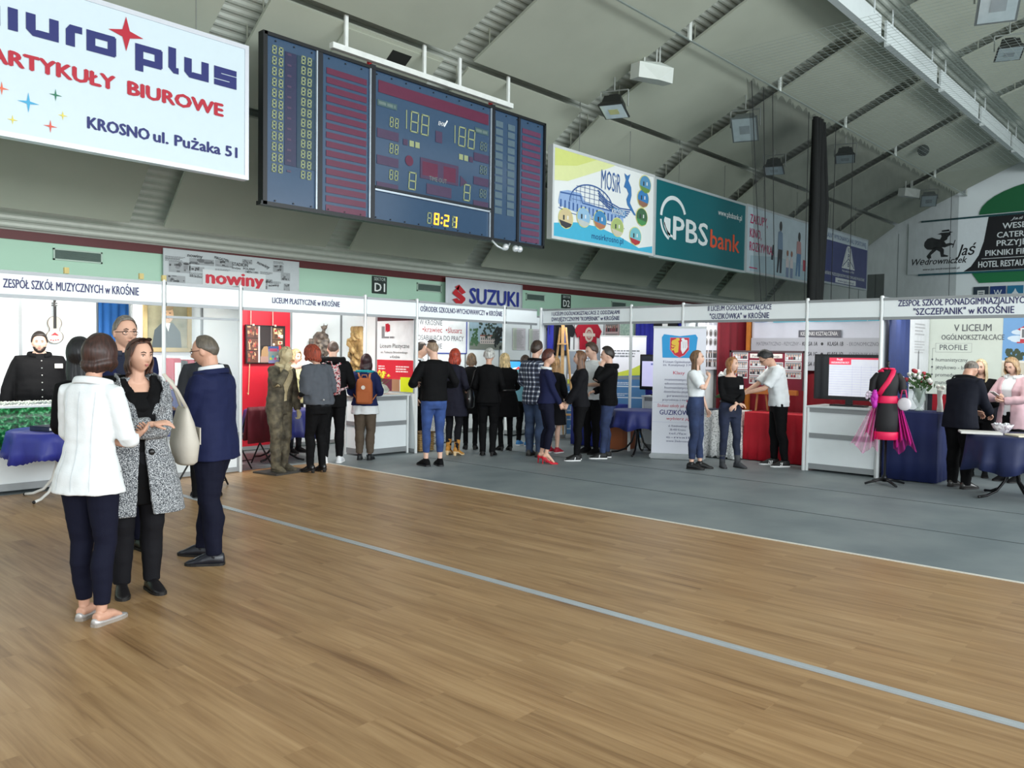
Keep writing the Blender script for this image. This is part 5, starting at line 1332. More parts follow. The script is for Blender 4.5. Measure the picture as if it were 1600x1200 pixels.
for a in (0, 2, 4): tube(bm, [(0, 0, .18), (.1 * cos(a), .1 * sin(a), .24), (.2 * cos(a), .2 * sin(a), .2)], [(.01, .03), (.012, .05), (.004, .01)], n=8)
obj('leaves', bm, M((54, 80, 40), .5), t)
bm = bmesh.new()
for s in (-1, 1): tube(bm, [(0, 0, .18), (.03 * s, .04, .42), (.06 * s, .0, .62)], [.005] * 3, n=5)
obj('stem', bm, M((90, 110, 60), .6), t)
r = random.Random(5)
for i in range(14):
    q = Vector((r.uniform(-.09, .09), r.uniform(-.12, .12), r.uniform(.36, .64))); bm = bmesh.new()
    for k in range(5): ball(bm, q + Vector((.0, .028 * cos(k * 1.257), .028 * sin(k * 1.257))), (.01, .026, .022), 6, 5)
    ball(bm, q + Vector((-.01, 0, 0)), .008, 6, 4); obj('flower', bm, M((238, 238, 236), .5), t)
tag(t, 'white flowering orchid in a silvery pot on the lace table', 'flowers')
bm = bmesh.new(); box(bm, (0, 0, .008), (.26, .18, .012), bev=.003); o = obj('tablet', bm, M((40, 52, 78), .3)); o.location = (12.14, 6.66, .778); tag(o, 'dark tablet lying on the edge of the lace table', 'tablet')
# counter with large television
counter('display_counter', 11.76, 12.4, 3.93, 4.9, .95, 'white counter under the large television, left of the dress stand', mids=(.52,))
def scr3(p, w, h):
    WH_ = M((214, 216, 226), .3, emit=.32); p.rect(w * .2, h * .03, w * .79, h * .94, WH_, 1); RD = M((204, 60, 84), .3, emit=.5)
    p.rect(w * .2, h * .8, w * .33, h * .17, RD, 2); p.rect(w * .53, h * .93, w * .46, h * .04, RD, 2); p.text('Profil', w * .36, h * .9, .03, M((240, 220, 226), .3, emit=.6), w=.08, l=3, align='c'); p.text('OGÓLNOKSZTAŁCĄCY', w * .365, h * .83, .025, M((240, 220, 226), .3, emit=.6), w=w * .27, l=3, align='c')
    for i in range(12): p.rect(w * .2, h * (.08 + .06 * i), w * .79, .003, M((170, 172, 196), .3, emit=.4), 2)
    for u in (.55, .68, .82): p.rect(w * u, h * .06, .003, h * .72, M((170, 172, 196), .3, emit=.4), 2)
television(12.05, 4.43, .952, rad(-90), 1.02, .66, 'large television showing a red headed table, left of the dress stand', M((26, 28, 34), .2), scr3)
# --- right end booth
t = empty('exhibition_booth', (0, 0, 0))
for y in (1.85,): post(t, XF, y)
fascia(t, .4, 3.87, False, XF, [('ZESPÓŁ SZKÓŁ PONADGIMNAZJALNYCH', .273, 2.36, .08, 1.53), ('"SZCZEPANIK" w KROŚNIE', .278, 2.24, .085, 1.17)])
run(t, [(13.8, 3.88), (13.8, 2.85), (13.8, 1.82), (13.8, .8)]); run(t, [(13.8, 3.9), (12.77, 3.9), (11.76, 3.9)])
tag(t, 'white booth with large green white poster and blue counter cloth at the right edge', 'booth', 'white exhibition booths')
curtain('curtain', 11.82, 3.86, 12.66, 3.86, .05, 2.42, (22, 40, 88), 'dark blue drape behind the dress stand', folds=.2)
curtain('curtain', 13.76, 3.84, 13.76, .9, .05, 2.42, (14, 16, 30), 'near black drape along the back wall of the right end booth', folds=.25)
t = empty('poster', (12.66, 3.83, 1.2)); bm = bmesh.new(); bx(bm, 0, 1.0, 0, .012, 0, 1.1); obj('sheet', bm, M((200, 202, 204), .5), t)
p = Print((0, -.002, 0), XP, ZP, .0008); p.lines(.3, .96, .5, 4, .05, .02, (170, 170, 172), 1, 3); p.poly([(.46, .3), (.54, .3), (.52, .6), (.48, .56)], (120, 122, 126), 1); p.lines(.3, .7, .5, 5, .04, .02, (180, 180, 182), 1, 4); p.build('print', t); tag(t, 'pale grey poster seen edgewise behind the rose vase', 'poster')
t = empty('wall_banner', (13.68, 3.86, 1.12)); bm = bmesh.new(); bx(bm, 0, .02, -2.6, 0, 0, 1.2); obj('sheet', bm, M((206, 214, 204), .5, var=.02), t)
p = Print((-.002, 0, 0), YM, ZP, .0008); D3 = (84, 88, 94)
p.text('V LICEUM', .62, .96, .1, D3, w=.5, align='c', bold=.015); p.text('OGÓLNOKSZTAŁCĄCE', .62, .83, .075, D3, w=.84, align='c', bold=.015); p.rect(.12, .64, .5, .14, (170, 176, 172), 1); p.rect(.126, .646, .488, .128, (206, 214, 204), 2); p.text('PROFILE', .18, .675, .08, D3, w=.38, bold=.01, l=3); p.line([(.12, .7), (.08, .7), (.08, .2)], .006, (150, 156, 152), 2)
for i, (s_, ww) in enumerate((('humanistyczny', .44), ('językowo - biznesowy', .66), ('promedyczny', .4), ('mundurowy', .36))): p.ell(.08, .53 - .115 * i, .014, .014, D3, 3); p.text(s_, .13, .5 - .115 * i, .055, D3, w=ww, bold=0)
p.rect(1.02, 0, 1.58, 1.17, (110, 160, 210), 1); p.rect(0, 1.17, 2.6, .03, (176, 30, 56), 2); r = random.Random(9)
for i in range(30): p.ell(1.02 + r.uniform(.05, 1.5), r.uniform(.72, 1.1), r.uniform(.05, .13), .04, (206, 222, 236), 1.5 + i * .01, 12)
p.rect(1.02, 0, 1.58, .3, (70, 84, 66), 2.2); p.rect(1.02, .3, 1.58, .22, (206, 198, 180), 2.4); p.rect(1.02, .5, 1.58, .03, (230, 226, 214), 2.5)
for i in range(5): p.rect(1.08 + i * .24, .4, .14, .08, (70, 80, 92), 2.6)
for i in range(30): p.ell(1.08 + r.uniform(0, .2), .54 + r.uniform(0, .14), .03, .03, (54, 70, 50), 2.8 + i * .01, 8)
p.poly([(1.2, .98), (1.34, 1.06), (1.34, .8), (1.24, .8), (1.24, .96)], (190, 50, 66), 4); p.rect(1.24, .84, .1, .16, (226, 226, 230), 5); p.rect(1.26, .86, .06, .12, (110, 112, 116), 6); p.rect(1.2, .78, .18, .02, (190, 50, 66), 5)
p.build('print', t); tag(t, 'large pale green poster listing profiles, beside a printed sky, in the right end booth', 'banner')
draped_box('blue_counter', 11.76, 12.35, 3.16, 3.84, .94, M((20, 34, 84), .7, var=.06), 'counter under a dark blue cloth right of the dress stand', cat='counter', amp=.008)
o = vase_glass('glass_vase', 12.05, 3.48, .945, [(.05, 0), (.055, .015), (.02, .04), (.05, .09), (.085, .16), (.07, .25), (.085, .31)], 'cut glass footed vase on the dark blue counter')
t = empty('rose_bouquet', (12.05, 3.48, 1.05)); r = random.Random(11); bm = bmesh.new(); heads = []
for i in range(20):
    a = r.uniform(0, 2 * pi); q = r.uniform(.05, .27); z = r.uniform(.3, .5) - q * .25; heads.append(Vector((.6 * cos(a) * q, sin(a) * q, z))); tube(bm, [(0, 0, 0), heads[-1] * .5 + Vector((0, 0, .08)), heads[-1]], [.004] * 3, n=5)
obj('stems', bm, M((60, 96, 44), .6), t)
bm = bmesh.new()
for i in range(46):
    a = r.uniform(0, 2 * pi); q = r.uniform(.04, .2); z = r.uniform(.16, .4); c = Vector((.6 * cos(a) * q, sin(a) * q, z)); box(bm, c, (.006, .06, .035), mat=Matrix.Rotation(r.uniform(0, 3), 4, 'Z') @ Matrix.Rotation(r.uniform(-.9, .9), 4, 'X'), bev=.002)
obj('leaves', bm, M((66, 100, 52), .5, var=.25), t)
for i, q in enumerate(heads):
    bm = bmesh.new(); c = (150, 24, 40) if i % 3 == 0 else (232, 232, 224)
    ball(bm, q, (.026, .026, .03), 10, 8)
    for k in range(4): ball(bm, q + Vector((.014 * cos(k * 1.57), .014 * sin(k * 1.57), .006)), (.016, .016, .022), 8, 6)
    obj('rose', bm, M(c, .6, var=.1), t)
tag(t, 'bouquet of red and white roses in the cut glass vase', 'flowers')
t = empty('figurine', (12.0, 3.2, .945)); bm = bmesh.new(); tube(bm, [(0, 0, 0), (0, 0, .1), (0, .01, .2), (0, .0, .3)], [.045, .035, .03, .045], n=10); ball(bm, (0, -.03, .33), .03, 8, 6); ball(bm, (0, .035, .34), .028, 8, 6); remesh(obj('figure', bm, M((226, 224, 216), .4, var=.08), t), .008, 1); tag(t, 'small pale figurine on the dark blue counter, beside the man in the dark suit', 'figurine')
bm = bmesh.new(); bx(bm, -.005, .005, -.13, .13, 0, .22); o = obj('red_card', bm, M((196, 30, 48), .5), loc=(12.3, 3.25, .95)); tag(o, 'red card standing behind the figurine', 'card')
NAVYC = M((26, 36, 78), .6, var=.08)
round_table(11.32, 2.2, .48, .76, NAVYC, M((20, 20, 22), .3, .5), 'round table on dark bent legs at the right edge of the picture', 'navy cloth on the round table at the right edge', drop=.42, seed=3, a0=.9)
bm = bmesh.new(); bx(bm, -.22, .22, -.15, .15, 0, .025, bev=.003); o = obj('catalogue', bm, M((228, 226, 220), .5), loc=(11.15, 2.52, .763)); o.rotation_euler = (0, 0, rad(-70)); tag(o, 'white catalogue overhanging the left side of the navy round tablecloth', 'catalogue')
bm = bmesh.new(); bx(bm, -.2, .2, -.15, .15, 0, .018, bev=.003); o = obj('catalogue', bm, M((232, 222, 196), .5), loc=(11.2, 2.02, .763)); o.rotation_euler = (0, 0, rad(-50)); tag(o, 'cream catalogue on the navy round tablecloth, cut by the right edge', 'catalogue')
t = empty('sweet_bowl', (11.42, 2.34, .762)); bm = bmesh.new(); lathe(bm, [(.05, 0), (.06, .01), (.1, .06), (.125, .11), (.115, .11), (.09, .06), (.04, .02)], 24, cap=False); obj('bowl', bm, ramp_noise([(120, 100, 110), (206, 200, 206), (236, 232, 236)], 34, .3, bump=0), t, smooth=True)
bm = bmesh.new(); r = random.Random(2)
for i in range(26): a = r.uniform(0, 6.28); q = .09 * math.sqrt(r.random()); ball(bm, (q * cos(a), q * sin(a), .09 + .03 * r.random()), (.018, .013, .012), 6, 5)
tag(obj('wrapped_sweets', bm, M((226, 228, 232), .4, var=.1), t), kind='stuff'); tag(t, 'patterned bowl of wrapped sweets on the navy round tablecloth', 'bowl')
# --- dress on a stand
t = empty('dress_stand', (11.22, 3.63, 0), rad(200)); bk = M((18, 18, 20), .35, .2)
for i in range(4):
    a = .5 + i * pi / 2; bm = bmesh.new(); tube(bm, [(0, 0, .07), (.1 * cos(a), .1 * sin(a), .06), (.27 * cos(a), .27 * sin(a), .018)], [(.03, .02), (.025, .018), (.018, .014)], n=8); obj('foot', bm, bk, t, smooth=True)
bm = bmesh.new(); lathe(bm, [(.035, .04), (.03, .12), (.016, .13), (.016, .9)], 12); obj('pole', bm, M((40, 42, 46), .25, .7), t, smooth=True)
bm = bmesh.new(); lathe(bm, [(.065, 1.42), (.055, 1.5), (.05, 1.52), (.02, 1.53), (.012, 1.57), (.024, 1.6), (.01, 1.625)], 14); obj('neck_cap', bm, bk, t, smooth=True)
tag(t, 'black four footed tailor stand holding the black and pink dress', 'stand')
t = empty('dress', (11.22, 3.63, 0), rad(200))
def torso(bm, secs, n=28):
    loft(bm, [[Vector((x + rx * cos(2 * pi * j / n), ry * sin(2 * pi * j / n), z)) for j in range(n)] for z, rx, ry, x in secs])
DS = [(.61, .115, .14, 0), (.80, .12, .148, 0), (.95, .12, .148, 0), (1.05, .10, .13, 0), (1.13, .085, .112, 0), (1.24, .1, .128, .01), (1.34, .105, .14, .012), (1.44, .08, .14, 0), (1.49, .06, .085, 0), (1.52, .052, .058, 0)]
bm = bmesh.new(); torso(bm, DS); obj('bodice', bm, M((22, 20, 24), .7, var=.1), t, smooth=True)
PKM = M((232, 24, 84), .5, var=.05)
bm = bmesh.new(); torso(bm, [(1.07, .098, .126, 0), (1.08, .102, .13, 0), (1.16, .096, .124, 0), (1.17, .092, .12, 0)]); obj('belt', bm, PKM, t, smooth=True)
bm = bmesh.new(); torso(bm, [(.595, .118, .142, 0), (.60, .123, .149, 0), (.69, .123, .151, 0), (.70, .118, .146, 0)]); obj('hem_band', bm, PKM, t, smooth=True)
bm = bmesh.new(); 
tube(bm, [(.035, .065, 1.51), (.09, .05, 1.45), (.118, .0, 1.35), (.11, -.06, 1.26), (.092, -.10, 1.18)], [(.01, .032)] * 5, n=8, hint=(1, 0, 0)); tube(bm, [(.05, -.06, 1.5), (.0, -.1, 1.47), (-.08, -.06, 1.45)], [(.012, .03)] * 3, n=8); tube(bm, [(.052 * cos(a), .06 * sin(a), 1.52) for a in np.linspace(0, 6.28, 14)], [(.012, .03)] * 14, n=6, hint=(0, 0, 1))
obj('sash', bm, PKM, t, smooth=True)
for s in (-1, 1):
    bm = bmesh.new(); tube(bm, [(0, s * .12, 1.43), (.0, s * .165, 1.36), (.01, s * .18, 1.22)], [.045, .052, .045], n=12, round_ends=True); obj('sleeve', bm, M((22, 20, 24), .7, var=.1), t, smooth=True)
def tulle(sg, w0, spread, zt, zb, rgb, den, ph, x0=-.03):
    bm = bmesh.new(); g = []
    for i in range(41):
        f = i / 40; row = []
        for j in range(9):
            h = j / 8; z = zt + (zb - zt) * h + .05 * sin(f * 9 + ph) * h + .06 * f * h
            row.append(bm.verts.new((x0 + (.02 + .05 * h) * sin(f * 26 + ph), sg * (.09 + f * (w0 + spread * h)), z)))
        g.append(row)
    for a, b in zip(g, g[1:]):
        for j in range(8): bm.faces.new((a[j], b[j], b[j + 1], a[j + 1]))
    return obj('tulle', bm, veil(rgb, den), t, smooth=True)
tulle(-1, .05, .30, 1.12, .42, (236, 130, 190), .4, 0, .03); tulle(-1, .06, .12, 1.16, .58, (226, 30, 150), .85, 1, .0); tulle(1, .06, .22, 1.12, .44, (206, 40, 150), .6, 2, -.02); tulle(1, .05, .17, 1.14, .54, (220, 24, 150), .85, 3, .01)
bm = bmesh.new(); r = random.Random(3)
for i in range(7): ball(bm, (.09 + .02 * r.random(), -.12 - .05 * r.random(), 1.05 + .16 * r.random()), (.04, .035, .06), 8, 6)
obj('bow', bm, M((190, 40, 170), .6, var=.15), t, smooth=True)
bm = bmesh.new()
for i in range(10): ball(bm, (.05 + .04 * r.random(), -.19 - .06 * r.random(), 1.08 + .14 * r.random()), .02, 8, 6)
obj('blossom', bm, M((222, 206, 222), .5), t, smooth=True)
tag(t, 'black dress with pink sash and hem and magenta tulle on the stand', 'dress')
t = empty('round_pouch', (11.17, 3.40, 1.07)); bm = bmesh.new(); ball(bm, (0, 0, 0), (.03, .085, .085), 18, 12); obj('pouch', bm, M((222, 216, 222), .5, var=.05), t)
bm = bmesh.new(); tube(bm, [(0, .05, .07), (0, .03, .18), (0, -.01, .18), (0, -.03, .08)], [.008] * 4, n=6); obj('strap', bm, M((224, 60, 120), .5), t, smooth=True); tag(t, 'small round white pouch hanging at the right side of the dress', 'pouch')
# ================================================================ people
def lerp(a, b, t): return a + (b - a) * t
def interp(tab, z):
    if z <= tab[0][0]: return tab[0][1:]
    for a, b in zip(tab, tab[1:]):
        if a[0] <= z <= b[0]:
            t = (z - a[0]) / (b[0] - a[0]); t = t * t * (3 - 2 * t) * .5 + t * .5
            return tuple(lerp(p, q, t) for p, q in zip(a[1:], b[1:]))
    return tab[-1][1:]
# height (of 1.75), half depth, half width, forward offset
TR_M = [(.40, .10, .155, 0), (.80, .105, .165, 0), (.90, .115, .172, -.005), (1.00, .110, .165, 0), (1.08, .105, .155, .005), (1.18, .108, .158, .005), (1.28, .118, .172, .008), (1.36, .115, .185, .0), (1.42, .095, .178, -.008), (1.455, .072, .12, -.012), (1.49, .058, .07, -.008), (1.54, .054, .058, 0)]
TR_F = [(.40, .10, .155, 0), (.80, .108, .168, -.005), (.90, .116, .175, -.008), (1.00, .10, .155, 0), (1.09, .088, .128, .004), (1.18, .094, .135, .008), (1.27, .118, .148, .022), (1.34, .105, .158, .010), (1.405, .082, .155, -.006), (1.445, .062, .11, -.012), (1.485, .05, .06, -.008), (1.54, .046, .05, 0)]
def wrinkle(me, amp, fr, seed=0.0, zs=.45):
    amp *= 1.4
    n = len(me.vertices)
    co = np.empty(n * 3); me.vertices.foreach_get('co', co); co = co.reshape(-1, 3)
    no = np.empty(n * 3); me.vertices.foreach_get('normal', no); no = no.reshape(-1, 3)
    d = np.array([noise.noise(Vector((p[0] * fr + seed, p[1] * fr, p[2] * fr * zs))) + .6 * noise.noise(Vector((p[0] * fr * .7, p[1] * fr * .7 + seed, p[2] * fr * 1.5))) for p in co])
    co += no * (d * amp)[:, None]
    me.vertices.foreach_set('co', co.reshape(-1)); me.update()

class Fig:
    def __init__(s, H, female=False, build=1.0, belly=0.0, lean=0.0, twist=0.0, head=(0, 0), feet=None, heel=0.0, hipx=0.0, side=0.0):
        s.H = H; s.k = H / 1.75; s.f = female; s.b = build; s.belly = belly; s.lean = rad(lean); s.tw = rad(twist); s.heel = heel; s.side = rad(side)
        s.tab = TR_F if female else TR_M
        s.hipx = hipx
        s.feet = feet or [(0, -.1, -8), (0, .1, 8)]
        z = .93
        s.zp = z
        # spine samples
        s.sp = []
        N = 60
        s.k = (H - heel * .85) / 1.75
        p = Vector((hipx * s.k, 0, heel * .85)); dz = 1.75 * s.k / N
        for i in range(N + 1):
            q = i / N * 1.75
            t = min(1, max(0, (q - z) / .36)); t = t * t * (3 - 2 * t)
            a = s.lean * t; b = s.side * t
            U = Vector((sin(a) * cos(b), sin(b), cos(a) * cos(b))).normalized(); tw = s.tw * t
            L = Vector((-sin(tw), cos(tw), 0)); L = (L - U * L.dot(U)).normalized(); F = L.cross(U)
            s.sp.append((q, p.copy(), F, L, U)); p = p + U * dz
        N0 = s.at(1.47)
        hy, hp = rad(head[0]), rad(head[1])
        Fb = N0[1]; Lb = N0[2]; Ub = N0[3]
        F1 = (Fb * cos(hy) + Lb * sin(hy)); L1 = Ub.cross(F1)
        s.hF = (F1 * cos(hp) - Ub * sin(hp)).normalized(); s.hL = L1.normalized(); s.hU = s.hF.cross(s.hL).normalized()
        s.hC = N0[0] + (Ub * .5 + s.hU * .5).normalized() * .160 * s.k + s.hF * .026 * s.k
        s.hs = s.k * (.96 if female else 1.0)
        # legs
        s.legs = []
        for i, (fx, fy, yaw) in enumerate(s.feet):
            sg = -1 if i == 0 else 1
            hip = Vector((hipx, sg * .088, .90)) * s.k + Vector((0, 0, heel * .85)); ya = rad(yaw); fd = Vector((cos(ya), sin(ya), 0))
            ank = Vector((fx * s.k, fy * s.k, .082 * s.k + heel))
            s.legs.append((hip, s.ik(hip, ank, .415 * s.k, .405 * s.k, fd), ank, fd))
        s.arms = []
    def ik(s, a, b, l1, l2, pole):
        d = b - a; L = min(d.length, (l1 + l2) * .9995)
        if d.length > L: pass
        x = (l1 * l1 - l2 * l2 + L * L) / (2 * L); h = math.sqrt(max(0, l1 * l1 - x * x)); u = d.normalized()
        p = Vector(pole) - u * Vector(pole).dot(u); p = p.normalized() if p.length > 1e-4 else Vector((1, 0, 0))
        return a + u * x + p * h
    def at(s, z):
        i = min(59, max(0, int(z / 1.75 * 60))); a, b = s.sp[i], s.sp[i + 1]; t = (z - a[0]) / (b[0] - a[0])
        return (a[1].lerp(b[1], t), a[2].lerp(b[2], t).normalized(), a[3].lerp(b[3], t).normalized(), a[4].lerp(b[4], t).normalized())
    def dims(s, z):
        rx, ry, xo = interp(s.tab, z); bl = s.belly * math.exp(-((z - 1.08) / .16) ** 2)
        return rx * s.b + bl * .6, ry * s.b + bl * .35, xo + bl * .5
    def surf(s, z, th, e=0.0, dim=None):
        rx, ry, xo = dim or s.dims(z); P_, F, L, U = s.at(z); k = s.k
        c, sn = cos(th), sin(th); q = 2.35
        m_ = (abs(c) ** q + abs(sn) ** q) ** (-1 / q)
        return P_ + F * ((xo + (rx + e) * c * m_) * k) + L * ((ry + e) * sn * m_ * k)
    def set_arms(s, R=None, L=None):
        s.arms = []
        for sg, a in ((-1, R or {}), (1, L or {})):
            P_, F, Lv, U = s.at(1.40); sw = (.158 if s.f else .178) * (.6 + .4 * s.b)
            S_ = P_ + Lv * (sg * sw * s.k) - F * .008 * s.k
            tgt = a.get('to'); 
            W_ = Vector(tgt) * s.k if tgt else S_ + Vector((.035, sg * .075, -.545)) * s.k
            pole = Vector(a.get('pole', (-.6, sg * .5, -.6)))
            l1, l2 = .295 * s.k, .255 * s.k
            d = W_ - S_
            if d.length > (l1 + l2) * .995: W_ = S_ + d.normalized() * (l1 + l2) * .995
            E_ = s.ik(S_, W_, l1, l2, pole)
            s.arms.append(dict(S=S_, E=E_, W=W_, sg=sg, palm=Vector(a.get('palm', (0, -sg, 0) if not tgt else (0, -sg * .6, -.8))), curl=a.get('curl', 28), bend=Vector(a.get('bend', (0, 0, 0)))))
    # ------ head
    def hp(s, lat, lon, off=0.0):
        la, lo = rad(lat), rad(lon)
        d = Vector((cos(la) * cos(lo), cos(la) * sin(lo), sin(la))); x, y, z = d
        rx, ry, rz = .0985, .0765, .118
        X, Y, Z = rx * x, ry * y, rz * z
        if z < 0:
            Y *= 1 - .30 * (-z) ** 1.3
            if x < 0: X *= 1 - .42 * (-z)
            else: X *= 1 - .10 * (-z) ** 2
        else:
            if x < 0: X *= 1.05
            Y *= 1 + .03 * z
        if x > .2:
            w = min(1, (x - .2) / .5); g = lambda a, sa, b, sb: math.exp(-((y - a) / sa) ** 2 - ((z - b) / sb) ** 2)
            nose = (.024 * g(0, .15, -.20, .12) + .013 * g(0, .11, -.05, .12))
            X += w * (nose - .010 * (g(.36, .17, .06, .10) + g(-.36, .17, .06, .10)) + .004 * g(0, .6, .20, .09) + .006 * g(0, .30, -.47, .10) - .003 * g(0, .2, -.36, .05) + .007 * g(0, .30, -.80, .14) + .003 * (g(.5, .2, -.2, .15) + g(-.5, .2, -.2, .15)))
        n = d
        return s.hC + (s.hF * (X + n.x * off) + s.hL * (Y + n.y * off) + s.hU * (Z + n.z * off)) * s.hs
    def head_mesh(s, bm, n=40, m_=26):
        rings = []
        for i in range(1, m_):
            lat = 90 - 180 * i / m_; rings.append([s.hp(lat, 360 * j / n) for j in range(n)])
        loft(bm, rings)
        for sg in (-1, 1):
            c = s.hC + (s.hL * sg * .0765 + s.hF * -.006 - s.hU * .004) * s.hs
            v = ball(bm, (0, 0, 0), (.019 * s.hs, .009 * s.hs, .032 * s.hs), 10, 8)
            mt = Matrix((s.hF, s.hL, s.hU)).transposed().to_4x4() @ Matrix.Rotation(rad(sg * 14), 4, 'Z'); bmesh.ops.transform(bm, matrix=Matrix.Translation(c) @ mt, verts=v)
    def arm_path(s, a, t1=1.0):
        S_, E_, W_ = a['S'], a['E'], a['W']; pts = []
        for t in (0, .25, .5, .75, .92): pts.append(S_.lerp(E_, t))
        for t in (0.08, .3, .6, .85, 1.0): pts.append(E_.lerp(W_, t))
        n = len(pts); f = t1 * (n - 1); i = int(f); out = pts[:i + 1]
        if f - i > .02 and i + 1 < n: out.append(pts[i].lerp(pts[i + 1], f - i))
        return out
    def arm_r(s, n, e):
        R_ = [.054, .051, .047, .043, .041, .041, .041, .037, .031, .028]
        if s.f: R_ = [.046, .043, .040, .037, .035, .035, .035, .032, .027, .024]
        return [(r * (.5 + .5 * s.b) + e) * s.k for r in R_[:n]] if n <= 10 else None
    def leg_path(s, i, hem=0.0):
        hip, kn, an, fd = s.legs[i]; pts = [hip + Vector((0, 0, .03)) * s.k]
        for t in (.15, .35, .6, .85): pts.append(hip.lerp(kn, t))
        pts.append(kn + fd * .006)
        for t in (.14, .32, .55, .8, 1.0): pts.append(kn.lerp(an, t) - fd * (.018 * math.exp(-((t - .32) / .2) ** 2)) * s.k)
        if hem:
            out = []
            for a, b in zip(pts, pts[1:]):
                out.append(a)
                if b.z < hem:
                    t = (a.z - hem) / max(1e-5, a.z - b.z); out.append(a.lerp(b, max(0.05, min(1, t)))); return out
            pts[-1] = pts[-1] + (pts[-1] - pts[-2]).normalized() * max(0, pts[-1].z - hem)
        return pts
    LEG = [.093, .089, .080, .068, .058, .053, .051, .053, .046, .037, .034]
    def body(s, skin, vox, bare=False, lipc=(180, 116, 106), brow=(70, 54, 44), eye=(60, 50, 44), face=True, beard=None, mats=None):
        bm = bmesh.new(); n = 28
        zs = [.80, .86, .92, 1.0, 1.08, 1.16, 1.24, 1.31, 1.37, 1.41, 1.44, 1.465, 1.49, 1.52]
        loft(bm, [[s.surf(z, 2 * pi * j / n, -.012) for j in range(n)] for z in zs])
        k = s.k; nr = (.047 if s.f else .056) * (.5 + .5 * s.b)
        P_ = s.at(1.44); tube(bm, [P_[0] - P_[1] * .008 * k, s.at(1.50)[0] + P_[1] * .002, s.hC - s.hU * .075 * k - s.hF * .022 * k, s.hC - s.hU * .02 * k - s.hF * .025 * k], [nr * 1.15 * k, nr * k, nr * .97 * k, nr * .9 * k], n=16)
        for a in s.arms:
            pts = s.arm_path(a); tube(bm, pts, s.arm_r(len(pts), -.004), n=12, round_ends=True)
            s.palm(bm, a)
        for i in (0, 1):
            pts = s.leg_path(i); tube(bm, pts, [r * k * (.4 + .6 * s.b) * .94 for r in s.LEG[:len(pts)]], n=14)
            hip, kn, an, fd = s.legs[i]; yw = s.feet[i][2]
            toe = an + fd * .13 * k; toe.z = (.03 if bare else .022) * k
            tube(bm, [an - fd * .03 * k - Vector((0, 0, .03 * k)), an + fd * .03 * k - Vector((0, 0, .03)) * k, an.lerp(toe, .6) - Vector((0, 0, 0 if bare else .014 * k)), toe], [.032 * k, .036 * k, (.026 * k, .036 * k), (.016 * k, .034 * k)] if bare else [.024 * k, .026 * k, (.016 * k, .024 * k), (.01 * k, .022 * k)], n=12, hint=(0, 0, 1), round_ends=True)
        s.head_mesh(bm)
        o = obj('person', bm, [skin]); remesh(o, vox * (.72 if vox < .009 else .85), 1)
        # details joined to the same mesh: fingers, eyes, brows, lips
        bm = bmesh.new(); bm.from_mesh(o.data)
        for f in bm.faces: f.smooth = True
        n0 = len(bm.faces); ml = [skin]
        for a in s.arms: s.fingers(bm, a)
        if face:
            ml += [M((226, 222, 216), .25, var=0), M(eye, .2, var=0), M(brow, .8, var=.1), M(lipc, .5, var=.05)]
            h = s.hs
            for sg in (-1, 1):
                c = s.hp(4, sg * 23, -.0045); ball(bm, c, (.0095 * h, .0115 * h, .0085 * h), 10, 8, mi=1); ball(bm, c + (s.hF * .0062 + s.hL * sg * .0006) * h, .0056 * h, 8, 6, mi=2)
                tube(bm, [s.hp(14, sg * 11, .003), s.hp(17, sg * 22, .0035), s.hp(14, sg * 35, .003)], [(.003 * h, .003 * h), (.004 * h, .003 * h), (.0022 * h, .002 * h)], n=6, hint=s.hU, mi=3)
                tube(bm, [s.hp(7.2, sg * 14, .003), s.hp(9.2, sg * 23, .0052), s.hp(7, sg * 32, .003)], [.0026 * h] * 3, n=5, mi=3)
            tube(bm, [s.hp(-26.5, -13, .002), s.hp(-26, -5, .004), s.hp(-26.4, 0, .0035), s.hp(-26, 5, .004), s.hp(-26.5, 13, .002)], [(.0022 * h, .002 * h), (.0045 * h, .004 * h), (.004 * h, .004 * h), (.0045 * h, .004 * h), (.0022 * h, .002 * h)], n=6, hint=s.hU, mi=4)
            tube(bm, [s.hp(-29, -11, .002), s.hp(-30, 0, .0045), s.hp(-29, 11, .002)], [(.002 * h, .002 * h), (.0055 * h, .004 * h), (.002 * h, .002 * h)], n=6, hint=s.hU, mi=4)
        bm.to_mesh(o.data); bm.free()
        lst = mats or ml
        while len(o.data.materials) < len(lst): o.data.materials.append(lst[len(o.data.materials)])
        for i_, mm in enumerate(lst): o.data.materials[i_] = mm
        for p in o.data.polygons: p.use_smooth = True
        s.root = o
        return o
    def hbasis(s, a):
        f = (a['W'] - a['E']).normalized() + a['bend']; f.normalize(); n = a['palm'] - f * a['palm'].dot(f)
        n = n.normalized() if n.length > .05 else f.orthogonal().normalized()
        return f, n, f.cross(n) * 1.0
    def palm(s, bm, a):
        f, n, w = s.hbasis(a); k = s.k * (.9 if s.f else 1.0); W_ = a['W']
        tube(bm, [W_ - f * .015 * k, W_ + f * .02 * k, W_ + f * .05 * k, W_ + f * .085 * k, W_ + f * .1 * k], [(.017 * k, .025 * k), (.016 * k, .029 * k), (.0165 * k, .038 * k), (.014 * k, .040 * k), (.010 * k, .036 * k)], n=14, hint=n)
